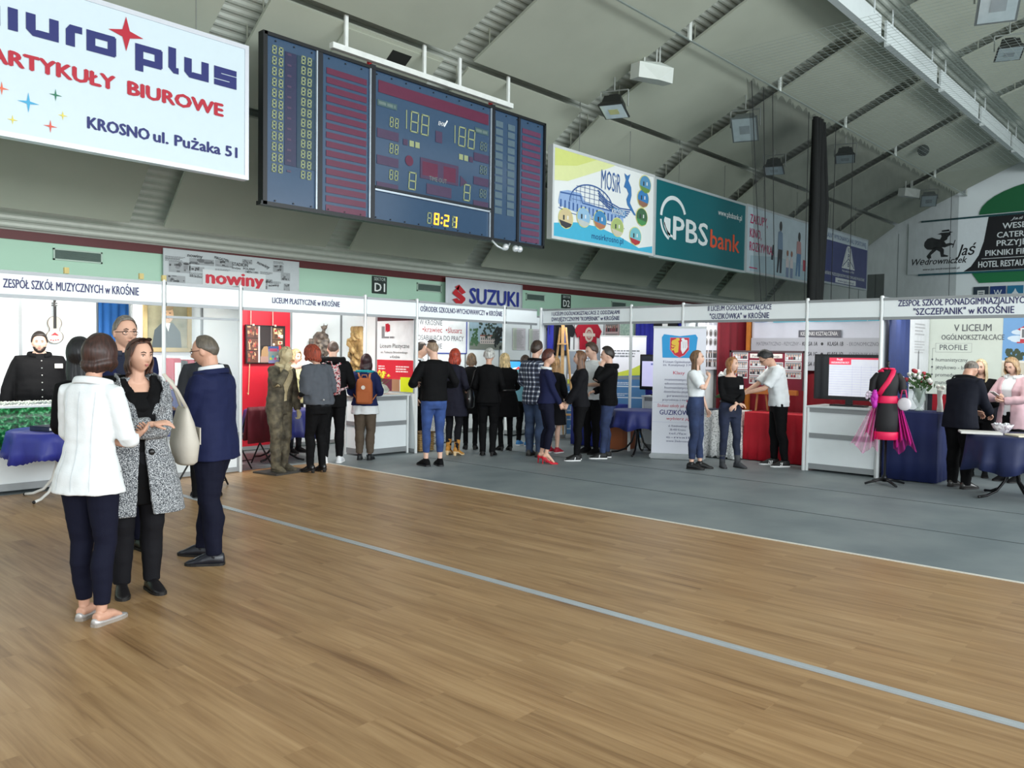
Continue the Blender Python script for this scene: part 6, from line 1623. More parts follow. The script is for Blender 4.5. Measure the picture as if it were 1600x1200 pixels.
    def fingers(s, bm, a):
        f, n, w = s.hbasis(a); k = s.k * (.9 if s.f else 1.0); W_ = a['W']
        # thumb side: towards the front / up
        sgn = 1.0
        ref = Vector((.8, -a['sg'] * .2, .6)) if abs(f.z) < .8 else Vector((1, 0, 0))
        if w.dot(ref) < 0: sgn = -1.0
        w = w * sgn
        for j, (off, ln) in enumerate(((.028, .070), (.0095, .080), (-.0095, .075), (-.027, .058))):
            p = W_ + f * .088 * k + w * off * k; c = rad(a['curl'] * (1 + .12 * j)); pts = [p - f * .02 * k]; ang = 0; pts.append(p)
            for q in (.45, .3, .25):
                ang += c; p = p + (f * cos(ang) + n * sin(ang)) * ln * q * k; pts.append(p)
            tube(bm, pts, [.0088 * k, .009 * k, .0085 * k, .0078 * k, .0062 * k], n=7, hint=n, round_ends=True)
        p = W_ + f * .028 * k + w * .026 * k; d1 = (f * .75 + w * .62 + n * .25).normalized(); d2 = (f * .9 + w * .25 + n * .35).normalized()
        tube(bm, [p - d1 * .015 * k, p + d1 * .025 * k, p + d1 * .045 * k + d2 * .01 * k, p + d1 * .045 * k + d2 * .035 * k], [.012 * k, .0115 * k, .0098 * k, .0075 * k], n=8, hint=n, round_ends=True)
    # ------ clothes
    def trousers(s, mat, ease=.012, hem=.10, waist=.985, flare=0.0, vox=.011, wr=.004, name='trousers', lege=None):
        bm = bmesh.new(); n = 28; k = s.k
        zs = [z for z in (.80, .84, .88, .92, .96, 1.0, 1.04, 1.08) if z < waist] + [waist]
        loft(bm, [[s.surf(z, 2 * pi * j / n, ease * (1 if z > .84 else .6)) for j in range(n)] for z in zs])
        le = ease if lege is None else lege
        for i in (0, 1):
            pts = s.leg_path(i, hem * k); m_ = len(pts); R_ = [s.LEG[min(j, 10)] * (.4 + .6 * s.b) + le + flare * max(0, (j - 5) / 5) for j in range(m_)]
            tube(bm, pts, [r * k for r in R_], n=16)
        o = obj(name, bm, mat, s.root); remesh(o, vox, 3)
        if wr: wrinkle(o.data, wr, 16, s.H * 7)
        return o
    def top(s, mat, ease=.016, hem=.88, neck=1.485, sleeve=1.0, flare=0.0, vox=.011, wr=.004, name='jacket', gap=None, thick=.022, sle=None, dims=None, cuff=0.0, depth_flare=None):
        bm = bmesh.new(); n = 36; k = s.k
        zs = sorted(set([hem] + [z for z in np.arange(hem + .06, neck, .06)] + [1.34, 1.40, 1.43, 1.455, neck])); zs = [z for z in zs if hem <= z <= neck]
        def dm(z):
            rx, ry, xo = s.dims(max(z, .88)) if z < .95 else s.dims(z)
            if dims: 
                d = interp(dims, z); rx, ry = rx + d[0], ry + d[1]
            fl = flare * max(0, (1.02 - z) / max(.05, 1.02 - hem)) if hem < 1.02 else 0
            return rx + fl * .7, ry + fl, xo
        rings = []
        for z in zs:
            e = ease * (1 if z < 1.44 else .55); d = dm(z)
            if gap is None: rings.append([s.surf(z, 2 * pi * j / n, e, d) for j in range(n)])
            else:
                g0 = rad(gap(z)); o_ = [s.surf(z, g0 + (2 * pi - 2 * g0) * j / n, e, d) for j in range(n + 1)]; i_ = [s.surf(z, g0 + (2 * pi - 2 * g0) * j / n, e - thick, d) for j in range(n, -1, -1)]; rings.append(o_ + i_)
        loft(bm, rings)
        if sleeve:
            se = ease if sle is None else sle
            for a in s.arms:
                pts = s.arm_path(a, sleeve); R_ = s.arm_r(len(pts), se); R_[-1] += cuff * k; S0 = s.at(1.40)[0]
                pts = [a['S'].lerp(S0, .35)] + pts; R_ = [R_[0] * .95] + R_
                tube(bm, pts, R_, n=16)
        o = obj(name, bm, mat, s.root); remesh(o, vox, 3)
        if wr: wrinkle(o.data, wr, 14, s.H * 13)
        s.dm = dm
        return o
    def ringband(s, z, ease, w, th, mat, name, a0=0, a1=360, tilt=0.0, n=40):
        bm = bmesh.new(); pts = [s.surf(z + tilt * cos(rad(a0 + (a1 - a0) * i / n)), rad(a0 + (a1 - a0) * i / n), ease) for i in range(n + 1)]
        tube(bm, pts, [(w * s.k, th * s.k)] * len(pts), n=8, hint=(0, 0, 1)); return obj(name, bm, mat, s.root, smooth=True)
    def collar(s, mat, ease=.02, w=.022, th=.007, z=1.468, name='collar', a0=18, a1=342): return s.ringband(z, ease, w, th, mat, name, a0, a1, .0 - .012)
    def strip(s, path, w, mat, name, off=.0, th=.004):
        """band lying on the torso: path of (z, angle, ease)"""
        bm = bmesh.new(); pts = [s.surf(z, rad(a), e) for z, a, e in path]; ws = w if isinstance(w, (list, tuple)) else [w] * len(path); rings = []
        for i, p in enumerate(pts):
            t = (pts[min(i + 1, len(pts) - 1)] - pts[max(0, i - 1)]).normalized(); c = s.at(path[i][0])[0]; nn = (p - c); nn.z *= .2; nn.normalize(); u = t.cross(nn).normalized(); q = ws[i] * s.k
            rings.append([p + u * q + nn * th, p - u * q + nn * th, p - u * q - nn * th, p + u * q - nn * th])
        loft(bm, rings); return obj(name, bm, mat, s.root)
    def shoes(s, mat, kind='oxford', sole=None, stripes=False, shaft=0.0):
        k = s.k; hh = s.heel
        for i in (0, 1):
            hip, kn, an, fd = s.legs[i]; y = fd; lf = Vector((-fd.y, fd.x, 0)); base = Vector((an.x, an.y, 0)) - fd * .0
            f = k * (.92 if s.f else 1.0)
            ST = {'oxford': [(-.075, .014, .06), (-.068, .031, .088), (-.045, .040, .104), (0, .043, .108), (.04, .043, .102), (.08, .047, .088), (.12, .050, .068), (.16, .046, .047), (.19, .036, .038), (.21, .018, .026), (.216, .006, .02)],
                  'ballet': [(-.07, .012, .05), (-.062, .026, .056), (-.04, .033, .050), (0, .034, .036), (.04, .036, .030), (.08, .042, .030), (.12, .045, .036), (.16, .041, .034), (.19, .031, .028), (.205, .016, .022), (.21, .005, .018)]}
            st = ST['ballet' if kind in ('ballet', 'pump') else 'oxford']
            def hz(x): t = min(1, max(0, (.10 - x) / .13)); return hh * t * t * (3 - 2 * t)
            bm = bmesh.new(); rings = []; sl = .016
            for x, w, h in st:
                ring = []
                for j in range(14):
                    a = pi * j / 13; ring.append(base + y * x * f + lf * (w * cos(a) * f) + Vector((0, 0, (sl + hz(x) / f + (h - sl) * (sin(a) ** .7 if sin(a) > 0 else 0)) * f)))
                rings.append(ring)
            loft(bm, rings)
            if shaft:
                p1 = an + (kn - an).normalized() * (shaft * k); tube(bm, [an - Vector((0, 0, .03 * k)), an.lerp(p1, .5), p1], [.047 * k, .047 * k, .052 * k], n=14)
            elif kind == 'oxford': tube(bm, [an + fd * .004 * k - Vector((0, 0, .045 * k)), an + fd * .004 * k - Vector((0, 0, .01 * k)), an + fd * .002 * k + Vector((0, 0, .026 * k))], [(.046 * f, .042 * f), (.044 * f, .040 * f), (.040 * f, .037 * f)], n=16)
            o = obj('boot' if shaft else 'shoe', bm, mat, s.root, smooth=True)
            bm = bmesh.new(); rings = []
            for x, w, h in st:
                rings.append([base + y * (x * 1.01) * f + lf * (c * (w + .004) * f) + Vector((0, 0, (z_ + hz(x) / f) * f)) for c, z_ in ((-1, 0), (1, 0), (1, sl + .004), (-1, sl + .004))])
            loft(bm, rings)
            if hh > .01:
                p = base - y * .05 * f; r_ = .008 if kind == 'pump' else .02; tube(bm, [p + Vector((0, 0, hh + .02)), p - y * .004 + Vector((0, 0, 0))], [(r_ * 1.6, r_ * 1.6), (r_, r_)], n=8)
            obj('sole', bm, sole or M((20, 18, 18), .6), o)
            if stripes:
                bm = bmesh.new()
                for sg in (-1, 1):
                    for q in range(3):
                        x = .035 + .022 * q; ww = .043 * sg
                        vs = [bm.verts.new(base + y * (x + a) * f + lf * ww * f * (1 if z_ < .05 else .8) + Vector((0, 0, z_ * f))) for a, z_ in ((0, .022), (.011, .022), (.0, .066), (-.011, .066))]; bm.faces.new(vs)
                z_ = obj('stripes', bm, M((236, 236, 236), .6), o); z_.modifiers.new('t', 'SOLIDIFY').thickness = .006
    def hair(s, rgb, front=52, side=8, back=-32, th=.014, length=0.0, openlon=62, seed=1, rough=.45, wave=.004, taper=.0, top=.0, part=None, fall=None, name='hair', streak=.35):
        """a cap of hair; below the ear line it can fall further by `length` (m under the head centre)"""
        nl = 72; bm = bmesh.new(); cols = []
        for j in range(nl):
            lon = -180 + 360 * j / nl; al = abs(lon)
            if al < 48: e = front - 6 * (al / 48) ** 2
            elif al < 80: t = (al - 48) / 32; t = t * t * (3 - 2 * t); e = lerp(front - 6, side, t)
            else: t = (al - 80) / 100; e = lerp(side, back, min(1, t * 1.35))
            hang = length and al > openlon
            if length and al > openlon - 16: e = min(e, lerp(e, -2, min(1, (al - openlon + 16) / 16)))
            col = []; nn = 15
            wv = wave * (sin(lon * .55 + seed) + .7 * sin(lon * 1.31 + seed * 3)) 
            for i in range(nn + 1):
                t = i / nn; lat = 90 - (90 - e) * t; o_ = th + top * max(0, sin(rad(lat))) ** 2 + wv * t + .003 * noise.noise(Vector((lon * .05, lat * .05, seed)))
                if i == nn and not hang: o_ *= .45
                col.append(s.hp(lat, lon, o_))
            if hang:
                p0 = col[-1]; Ln = length - .0; mm = 12
                w_ = min(1, (al - openlon) / 20)
                out = (p0 - s.hC); out.z = 0; out = out.normalized() if out.length > 1e-3 else -s.hF
                Dn = (s.hU * -.35 + Vector((0, 0, -1)) * .65).normalized()
                for i in range(1, mm + 1):
                    t = i / mm; d = Ln * t * s.hs
                    bulge = .012 * sin(pi * min(1, t * 1.2)) - taper * t * t
                    if fall and al > 120: bulge += fall * t
                    wob = wave * 1.4 * sin(lon * .9 + t * 5 + seed)
                    col.append(p0 + Dn * d + out * (bulge + wob * t) * s.hs)
            else:
                p0 = col[-1]; col += [p0] * 12
            cols.append(col)
        m_ = len(cols[0]); vs = [[bm.verts.new(p) for p in c] for c in cols]
        for a in range(nl):
            A, B = vs[a], vs[(a + 1) % nl]
            for i in range(1, m_ - 1):
                q = [A[i], B[i], B[i + 1], A[i + 1]]
                if (q[0].co - q[3].co).length < 1e-6 and (q[1].co - q[2].co).length < 1e-6: continue
                if i > 14 and ((q[0].co - q[3].co).length < 1e-6 or (q[1].co - q[2].co).length < 1e-6): continue
                try: bm.faces.new(q)
                except ValueError: pass
        try: bm.faces.new([c[1] for c in vs])
        except ValueError: pass
        lo = [v for v in bm.verts if not v.link_faces]; bmesh.ops.delete(bm, geom=lo, context='VERTS')
        bmesh.ops.remove_doubles(bm, verts=bm.verts[:], dist=1e-5)
        c1 = tuple(max(0, v * (1 - streak)) for v in rgb); c2 = tuple(min(255, v * (1 + streak * .7)) for v in rgb)
        o = obj(name, bm, ramp_noise([c1, rgb, c2], 60, rough, bump=.35, stretch=(1, 1, .12)), s.root, smooth=True)
        md = o.modifiers.new('t', 'SOLIDIFY'); md.thickness = max(.006, th * .8); md.offset = -1
        sb = o.modifiers.new('s', 'SUBSURF'); sb.levels = 1; sb.render_levels = 1
        return o
    def glasses(s, mat=None):
        bm = bmesh.new(); h = s.hs
        for sg in (-1, 1):
            c = s.hp(3, sg * 22, .010); pts = [c + (s.hL * .024 * cos(a) * h + s.hU * .015 * sin(a) * h) for a in np.linspace(0, 2 * pi, 17)]; tube(bm, pts, [.0022 * h] * 17, n=5)
            tube(bm, [s.hp(6, sg * 36, .012), s.hp(5, sg * 60, .008), s.hp(4, sg * 92, .006)], [.002 * h] * 3, n=5)
        tube(bm, [s.hp(7, -8, .016), s.hp(8, 0, .010), s.hp(7, 8, .016)], [.002 * h] * 3, n=5)
        return obj('glasses', bm, mat or M((30, 26, 26), .3), s.root, smooth=True)
    def place(s, x, y, rel, label, cat='person', name=None, group=None):
        s.rz = math.atan2(-y, -x) + rad(rel); s.xy = (x, y); s.root.location = (x, y, 0); s.root.rotation_euler = (0, 0, s.rz)
        if name: s.root.name = name
        tag(s.root, label, cat, group); return s
    def carry(s, o, label, cat): o.location = (s.xy[0], s.xy[1], 0); o.rotation_euler = (0, 0, s.rz); tag(o, label, cat); return o
SKIN = M((214, 168, 144), .5, var=.04, scale=30); SKIN2 = M((202, 154, 130), .5, var=.04, scale=30); SKIN3 = M((222, 180, 158), .5, var=.04, scale=30)
def cloth(rgb, rough=.8): return M(rgb, rough, var=.025, scale=18, bump=.12, bscale=120, spec=.15)
def denim(rgb): return ramp_noise([tuple(int(v * .8) for v in rgb), rgb, tuple(min(255, int(v * 1.12) + 6) for v in rgb)], 5, .85, bump=.1)
def plaid():
    mt = bpy.data.materials.new('plaid_cloth'); mt.use_nodes = True; nt = mt.node_tree; N = nt.nodes; K = nt.links; b = N['Principled BSDF']; tc = N.new('ShaderNodeTexCoord'); sx = N.new('ShaderNodeSeparateXYZ'); K.new(tc.outputs['Object'], sx.inputs[0])
    def wave(sock, sc, thr, ph=0.0):
        a = N.new('ShaderNodeMath'); a.operation = 'MULTIPLY_ADD'; a.inputs[1].default_value = sc; a.inputs[2].default_value = ph; K.new(sock, a.inputs[0]); f = N.new('ShaderNodeMath'); f.operation = 'FRACT'; K.new(a.outputs[0], f.inputs[0]); c = N.new('ShaderNodeMath'); c.operation = 'LESS_THAN'; c.inputs[1].default_value = thr; K.new(f.outputs[0], c.inputs[0]); return c.outputs[0]
    ad = N.new('ShaderNodeMath'); ad.operation = 'ADD'; K.new(sx.outputs['X'], ad.inputs[0]); K.new(sx.outputs['Y'], ad.inputs[1])
    h = wave(sx.outputs['Z'], 13.5, .36); v = wave(ad.outputs[0], 14.5, .36)
    s_ = N.new('ShaderNodeMath'); s_.operation = 'ADD'; K.new(h, s_.inputs[0]); K.new(v, s_.inputs[1]); m2 = N.new('ShaderNodeMath'); m2.operation = 'MULTIPLY'; m2.inputs[1].default_value = .5; K.new(s_.outputs[0], m2.inputs[0])
    rp = N.new('ShaderNodeValToRGB'); cr = rp.color_ramp; cr.interpolation = 'CONSTANT'; cr.elements.new(.5)
    for e, p, c in zip(cr.elements, (0, .4, .8), ((28, 34, 52), (92, 100, 120), (216, 220, 226))): e.position = p; e.color = L3(c)
    K.new(m2.outputs[0], rp.inputs['Fac']); K.new(rp.outputs['Color'], b.inputs['Base Color']); b.inputs['Roughness'].default_value = .85; return mt
TWEED = ramp_noise([(26, 28, 32), (88, 92, 98), (150, 154, 158), (214, 216, 218)], 170, .95, detail=2, bump=.5, positions=[.36, .46, .54, .64])
BLK = cloth((13, 13, 15)); BLKD = cloth((24, 24, 28)); NVY = cloth((27, 31, 62)); SUIT = cloth((28, 34, 68), .7); WHT = cloth((228, 232, 234)); TRN = cloth((19, 21, 38))
CR = dict(to=(.22, .06, 1.08), pole=(-.2, -1, -.4)); CL = dict(to=(.25, -.06, 1.11), pole=(-.2, 1, -.4))
NV, FV = .0075, .0115

# -- the group in the foreground
f = Fig(1.73, True, build=.95, lean=6, head=(2, 8), feet=[(-.02, -.095, -6), (.05, .085, 10)])
f.set_arms(R=dict(to=(.32, -.11, 1.13), pole=(-1, -.5, -.6), palm=(0, .6, .6), curl=35), L=dict(to=(.27, .06, 1.07), pole=(-.5, .8, -.4), palm=(0, -.5, .7), curl=35))
f.body(SKIN2, NV, bare=True); f.trousers(TRN, .010, .125, vox=NV, wr=.003, lege=.014); f.top(WHT, .020, .80, flare=.035, sleeve=.60, vox=NV, wr=.0045, name='blazer', gap=lambda z: 3 if z < 1.2 else 3 + (z - 1.2) * 60, cuff=.008); f.top(M((206, 210, 214), .8), .006, .95, sleeve=0, vox=.009, wr=0, name='blouse', neck=1.45)
f.collar(WHT, .028, .024, .008, 1.462)
SEAM = M((196, 202, 206), .8, var=.02)
for a_ in (180, 146, 214): f.strip([(z, a_ + (0 if a_ == 180 else (180 - a_) * .12 * (1.4 - z)), .0225 + .03 * max(0, 1.02 - z) / .22) for z in (1.40, 1.32, 1.24, 1.16, 1.08, 1.0, .94, .88, .82)], .0016, SEAM, 'seam', th=.0012)
f.shoes(M((190, 186, 184), .35, .3, var=.08), 'ballet', M((150, 140, 130), .6))
f.hair((54, 32, 26), front=34, side=-2, back=-24, th=.022, length=.085, openlon=52, taper=.03, top=.012, seed=2, wave=.0018)
f.place(1.9, 5.16, 140, 'woman in white blazer and navy trousers seen from behind, in the foreground')
f = Fig(1.72, True, build=1.06, lean=1, twist=4, head=(16, 3), feet=[(-.01, -.095, -10), (.0, .095, 6)])
f.set_arms(R=dict(to=(.27, .03, 1.18), pole=(-.3, -.9, -.5), palm=(-.2, .3, -.8), curl=20, bend=(0, .2, 0)), L=dict(to=(.24, -.06, 1.13), pole=(-.4, .9, -.5), palm=(-.3, 0, -.8), curl=22, bend=(0, -.2, 0)))
f.body(SKIN, NV, lipc=(184, 110, 104)); f.trousers(BLKD, .014, .07, vox=.009, wr=.003, lege=.022); f.top(BLK, .012, .62, sleeve=0, vox=.009, wr=.003, name='dress', neck=1.385)
f.top(TWEED, .036, .56, sleeve=.97, flare=.10, vox=NV, wr=.003, name='coat', gap=lambda z: 5 + 12 * max(0, (1.0 - z)) + (32 * max(0, (z - 1.15)) / .3), thick=.022, sle=.026)
for sg in (-1, 1):
    f.strip([(1.47, sg * 150, .055), (1.475, sg * 105, .055), (1.45, sg * 60, .05), (1.38, sg * 46, .045), (1.28, sg * 36, .040), (1.16, sg * 28, .036)], [.03, .035, .042, .05, .038, .008], TWEED, 'lapel', th=.006)
bm = bmesh.new(); pts = [f.surf(1.455 + .012 * sin(a * 2), a, .025) for a in np.linspace(0, 2 * pi, 26)]; tube(bm, pts[3:-3], [(.034, .018)] * 20, n=10, hint=(0, 0, 1), round_ends=True)
for sg in (-1, 1): tube(bm, [f.surf(z, sg * rad(a), e) for z, a, e in ((1.465, 62, .024), (1.42, 36, .022), (1.34, 20, .020), (1.22, 10, .018 + .006 * (sg > 0)), (1.08, 7, .016 + .006 * (sg > 0)))], [(.016, .034), (.016, .042), (.016, .046), (.014, .05), (.012, .05)], n=10)
o = obj('scarf', bm, BLK, f.root, smooth=True); remesh(o, .009, 2); wrinkle(o.data, .006, 22)
bm = bmesh.new()
for z, a in ((.98, 16), (.80, 17)): c = f.surf(z, rad(a), .042 + .05 * (1 - z)); ball(bm, c, (.012, .022, .022), 12, 8)
obj('button', bm, M((14, 14, 16), .3), f.root, smooth=True)
f.shoes(M((26, 24, 26), .35), 'oxford'); f.hair((70, 46, 36), front=50, side=2, back=-28, th=.014, length=.12, openlon=74, seed=4, wave=.006, taper=.005)
bm = bmesh.new()
for sg in (-1, 1):
    c = f.hp(58, sg * 24, .02); pts = [c + (f.hL * .027 * cos(a) + (f.hF * .5 + f.hU * .5).normalized() * .02 * sin(a)) for a in np.linspace(0, 2 * pi, 15)]; tube(bm, pts, [.003] * 15, n=5); bm.faces.new([bm.verts.new(p + f.hU * .001) for p in pts[:-1]])
    tube(bm, [f.hp(58, sg * 44, .022), f.hp(40, sg * 80, .02), f.hp(18, sg * 96, .018)], [.003] * 3, n=5)
obj('sunglasses', bm, M((44, 26, 22), .15), f.root)
bm = bmesh.new()
for sg in (-1, 1): tube(bm, [f.hp(-14, sg * 88, .004), f.hp(-14, sg * 88, .004) - Vector((0, 0, .05))], [.003, .004], n=6)
obj('earrings', bm, M((150, 120, 90), .3, .6), f.root)
f.place(2.36, 5.59, 14, 'woman in grey tweed coat with sunglasses on her head, facing us')
t = empty('tote_bag', (0, 0, 0)); bm = bmesh.new()
rings = []
for z, hx, hy in ((.90, .12, .05), (.92, .16, .07), (1.05, .19, .09), (1.2, .16, .06), (1.29, .13, .03), (1.31, .12, .015)):
    rings.append([Vector((-.13 + .82 * hx * cos(a) * (abs(cos(a)) ** -.25 if abs(cos(a)) > .05 else 1), .36 + hy * sin(a) - .05 * (z - .9), z - .07)) for a in np.linspace(0, 2 * pi, 24, endpoint=False)])
loft(bm, rings); obj('body', bm, M((196, 190, 178), .6, var=.05, bump=.2, bscale=20), t, smooth=True)
bm = bmesh.new(); bx(bm, -.18, -.06, .438, .446, .97, 1.09); obj('pocket', bm, M((180, 174, 162), .6), t)
bm = bmesh.new(); tube(bm, [(-.05, .35, 1.22), (-.02, .27, 1.36), (-.02, .18, 1.478), (-.06, .25, 1.42), (-.19, .35, 1.22)], [(.004, .014)] * 5, n=6); obj('strap', bm, M((190, 184, 172), .6), t, smooth=True); f.carry(t, 'beige tote bag on the shoulder of the woman in the tweed coat', 'bag')
f = Fig(1.76, False, build=1.2, belly=.05, lean=3, head=(2, 8), feet=[(.13, -.11, -6), (-.07, .13, 12)])
f.set_arms(R=dict(to=(.30, -.10, 1.12), pole=(-.9, -.4, -.5), palm=(0, .8, .2), curl=30), L=dict(to=(.32, .06, 1.12), pole=(-.9, .4, -.5), palm=(0, -.8, .2), curl=30))
f.body(SKIN2, NV); f.trousers(TRN, .016, .075, vox=.009, wr=.005, lege=.022); f.top(SUIT, .024, .80, flare=.02, sleeve=.97, vox=NV, wr=.005, name='suit_jacket', gap=lambda z: 3 if z < 1.12 else 3 + (z - 1.12) * 90, sle=.020); f.top(WHT, .008, 1.0, sleeve=0, vox=.009, wr=0, name='shirt', neck=1.49)
f.collar(WHT, .014, .022, .006, 1.492); f.collar(SUIT, .03, .022, .008, 1.462, a0=40, a1=320); f.shoes(M((30, 32, 40), .3), 'oxford')
f.hair((92, 84, 74), front=66, side=14, back=-22, th=.007, seed=5, wave=.0015, top=.004, streak=.15); f.glasses(M((70, 40, 36), .3))
bm = bmesh.new(); tube(bm, [f.surf(z, rad(4), .012) for z in (1.45, 1.36, 1.25, 1.14)], [(.02, .012), (.03, .008), (.036, .008), (.04, .008)], n=8, hint=(0, 1, 0)); obj('tie', bm, M((50, 60, 120), .6), f.root)
f.place(3.13, 6.02, -114, 'man in navy suit and glasses turned to the left, in the foreground group')
f = Fig(1.9, False, build=1.12, lean=0, head=(4, 2), feet=[(0, -.11, -10), (0, .11, 10)]); f.set_arms(R=dict(to=(.24, .12, 1.18), pole=(-.3, -1, -.4)), L=dict(to=(.26, -.12, 1.22), pole=(-.3, 1, -.4)))
f.body(SKIN, NV); f.trousers(TRN, .016, .075, lege=.02); f.top(SUIT, .024, .80, sleeve=.98, name='suit_jacket', vox=.009, gap=lambda z: 3 if z < 1.12 else 3 + (z - 1.12) * 90, sle=.018); f.top(cloth((40, 44, 60)), .008, 1.0, sleeve=0, wr=0, name='shirt', neck=1.49); f.collar(M((32, 36, 52), .7), .014, .022, .006, 1.49); f.shoes(M((20, 20, 22), .35), 'oxford')
f.hair((112, 106, 98), front=52, side=10, back=-24, th=.010, seed=7, wave=.002, top=.008, streak=.3); f.glasses(M((34, 20, 22), .3)); f.place(2.77, 6.80, 18, 'tall grey haired man in glasses standing behind the woman in tweed')
f = Fig(1.72, True, side=9, feet=[(0, -.09, -6), (.03, .09, 8)]); f.set_arms(R=dict(to=(.24, -.1, 1.1)), L=dict(to=(.24, .1, 1.1))); f.body(SKIN, .010); f.trousers(BLK, .012, .08); f.top(BLK, .020, .82, name='jacket'); f.shoes(BLK, 'oxford'); f.hair((20, 20, 24), front=46, side=-2, back=-28, th=.028, length=.34, openlon=66, seed=9, wave=.004, fall=.02); f.place(2.36, 6.33, 178, 'black haired woman in black, mostly hidden behind the woman in white')
f = Fig(1.78, False, lean=4, feet=[(0, -.1, -6), (.02, .1, 8)]); f.set_arms(R=dict(to=(.26, -.14, 1.1)), L=dict(to=(.26, .14, 1.1))); f.body(SKIN, FV); f.trousers(BLK, .016, .07); f.top(cloth((50, 52, 56)), .026, .82, name='jacket', sle=.022); f.shoes(BLK, 'oxford'); f.hair((60, 54, 48), front=54, side=8, back=-28, th=.010, seed=3); f.place(4.40, 8.62, 178, 'man in dark grey jacket hidden behind the man in the navy suit')
f = Fig(1.82, False, build=1.32, belly=.07, head=(-4, 2), feet=[(0, -.14, -12), (0, .14, 12)]); f.set_arms(R=dict(to=(.06, -.37, .86), pole=(-.6, -1, -.2)), L=dict(to=(.06, .37, .86), pole=(-.6, 1, -.2))); f.body(SKIN3, .010); f.trousers(BLK, .016, .07); f.top(BLK, .03, .84, name='shirt', sle=.03, neck=1.50); f.collar(BLK, .03, .03, .01, 1.49)
bm = bmesh.new()
for i in range(7): ball(bm, f.surf(1.42 - i * .085, rad(2), .034), (.006, .008, .008), 8, 6)
obj('button', bm, M((190, 190, 186), .3, .4), f.root); bm = bmesh.new(); c = f.surf(1.36, rad(38), .045); box(bm, c, (.008, .09, .055), rad(14)); obj('name_badge', bm, M((226, 224, 212), .5), f.root)
f.shoes(BLK, 'oxford'); f.hair((34, 28, 26), front=44, side=2, back=-30, th=.014, seed=8, top=.014)
def beard(f, rgb):
    bm = bmesh.new(); rings = []
    for lat in (-20, -32, -44, -58, -74): rings.append([f.hp(lat, lo, .006 if abs(lo) < 78 else .0) for lo in np.linspace(-88, 88, 25)])
    g = [[bm.verts.new(p) for p in r_] for r_ in rings]
    for i in range(4):
        for j in range(24):
            if i == 0 and 7 <= j <= 16: continue
            if i == 1 and 9 <= j <= 14: continue
            bm.faces.new((g[i][j], g[i][j + 1], g[i + 1][j + 1], g[i + 1][j]))
    bmesh.ops.delete(bm, geom=[v for v in bm.verts if not v.link_faces], context='VERTS')
    o = obj('beard', bm, ramp_noise([tuple(int(v * .7) for v in rgb), rgb], 90, .8, bump=.5), f.root, smooth=True); o.modifiers.new('t', 'SOLIDIFY').thickness = .006
beard(f, (44, 34, 30)); f.place(3.56, 11.25, 4, 'stout bearded man in a black shirt with a badge, behind the green cloth counter')

# -- carved statue with its plinth
BRZ = ramp_noise([(46, 41, 31), (80, 73, 58), (112, 103, 82)], 10, .75, bump=.6); STN = ramp_noise([(170, 152, 116), (196, 180, 142), (212, 200, 166)], 9, .7, bump=.3)
f = Fig(1.68, False, build=.98, lean=6, side=5, head=(10, 0), feet=[(.02, -.08, -8), (0, .09, 8)]); f.set_arms(R=dict(to=(.215, -.085, 1.40), pole=(.25, -.6, -1), palm=(-.5, .8, 0), curl=8, bend=(-.1, .1, .4)), L=dict(to=(.12, .24, .84), palm=(0, -1, 0)))
f.body(STN, .010, mats=[STN] * 5); f.trousers(BRZ, .022, .03, wr=.007, lege=.03); f.top(BRZ, .028, .82, name='jacket', wr=.007, gap=lambda z: 8 if z < 1.1 else 8 + (z - 1.1) * 100, sle=.022); f.top(STN, .012, .86, sleeve=0, name='shirt', wr=.003, neck=1.5); f.collar(STN, .03, .03, .008, 1.48); f.shoes(BRZ, 'oxford', BRZ); f.hair((176, 160, 124), front=56, side=6, back=-30, th=.008, seed=3, rough=.7)
f.place(6.03, 9.78, 44, 'weathered carved statue of a man in a suit, one hand at his cheek', 'statue', 'statue')
f.root.location.z = .025
bm = bmesh.new(); box(bm, (0, 0, .011), (.62, .46, .022), bev=.004); o = obj('plinth', bm, M((58, 56, 52), .6, var=.1), loc=(6.07, 9.76, .0)); o.rotation_euler = (0, 0, rad(10)); tag(o, 'dark square base plate under the carved statue', 'plinth')
# -- visitors at the art booth
f = Fig(1.66, True, head=(-6, 8), feet=[(0, -.09, -6), (.02, .09, 8)]); f.set_arms(R=dict(to=(.24, -.14, 1.02)), L=dict(to=(.26, .12, 1.04))); f.body(SKIN3, FV); f.trousers(BLKD, .012, .1); f.top(cloth((190, 186, 140)), .024, .84, name='sweater', sle=.02)
bm = bmesh.new(); pts = [f.surf(1.46 + .01 * sin(a * 2), a, .03) for a in np.linspace(0, 2 * pi, 22)]; tube(bm, pts, [(.045, .03)] * 22, n=9, hint=(0, 0, 1)); o = obj('scarf', bm, cloth((206, 170, 160)), f.root, smooth=True); remesh(o, .012); wrinkle(o.data, .007, 22)
f.shoes(BLK, 'oxford', shaft=.1); f.hair((178, 152, 112), front=42, side=-4, back=-24, th=.02, length=.07, openlon=58, taper=.02, seed=5, top=.012); f.place(7.36, 11.5, 48, 'smiling blonde woman in a yellow green sweater and pink scarf, behind the statue')
f = Fig(1.72, True, build=1.06, lean=7, head=(10, 14), feet=[(.0, -.08, -5), (.06, .09, 5)], heel=.03); f.set_arms(R=dict(to=(.2, -.12, 1.06)), L=dict(to=(.24, .10, 1.08))); f.body(SKIN, FV); f.trousers(BLK, .012, .06, lege=.014); f.top(cloth((40, 42, 46)), .012, .9, name='top')
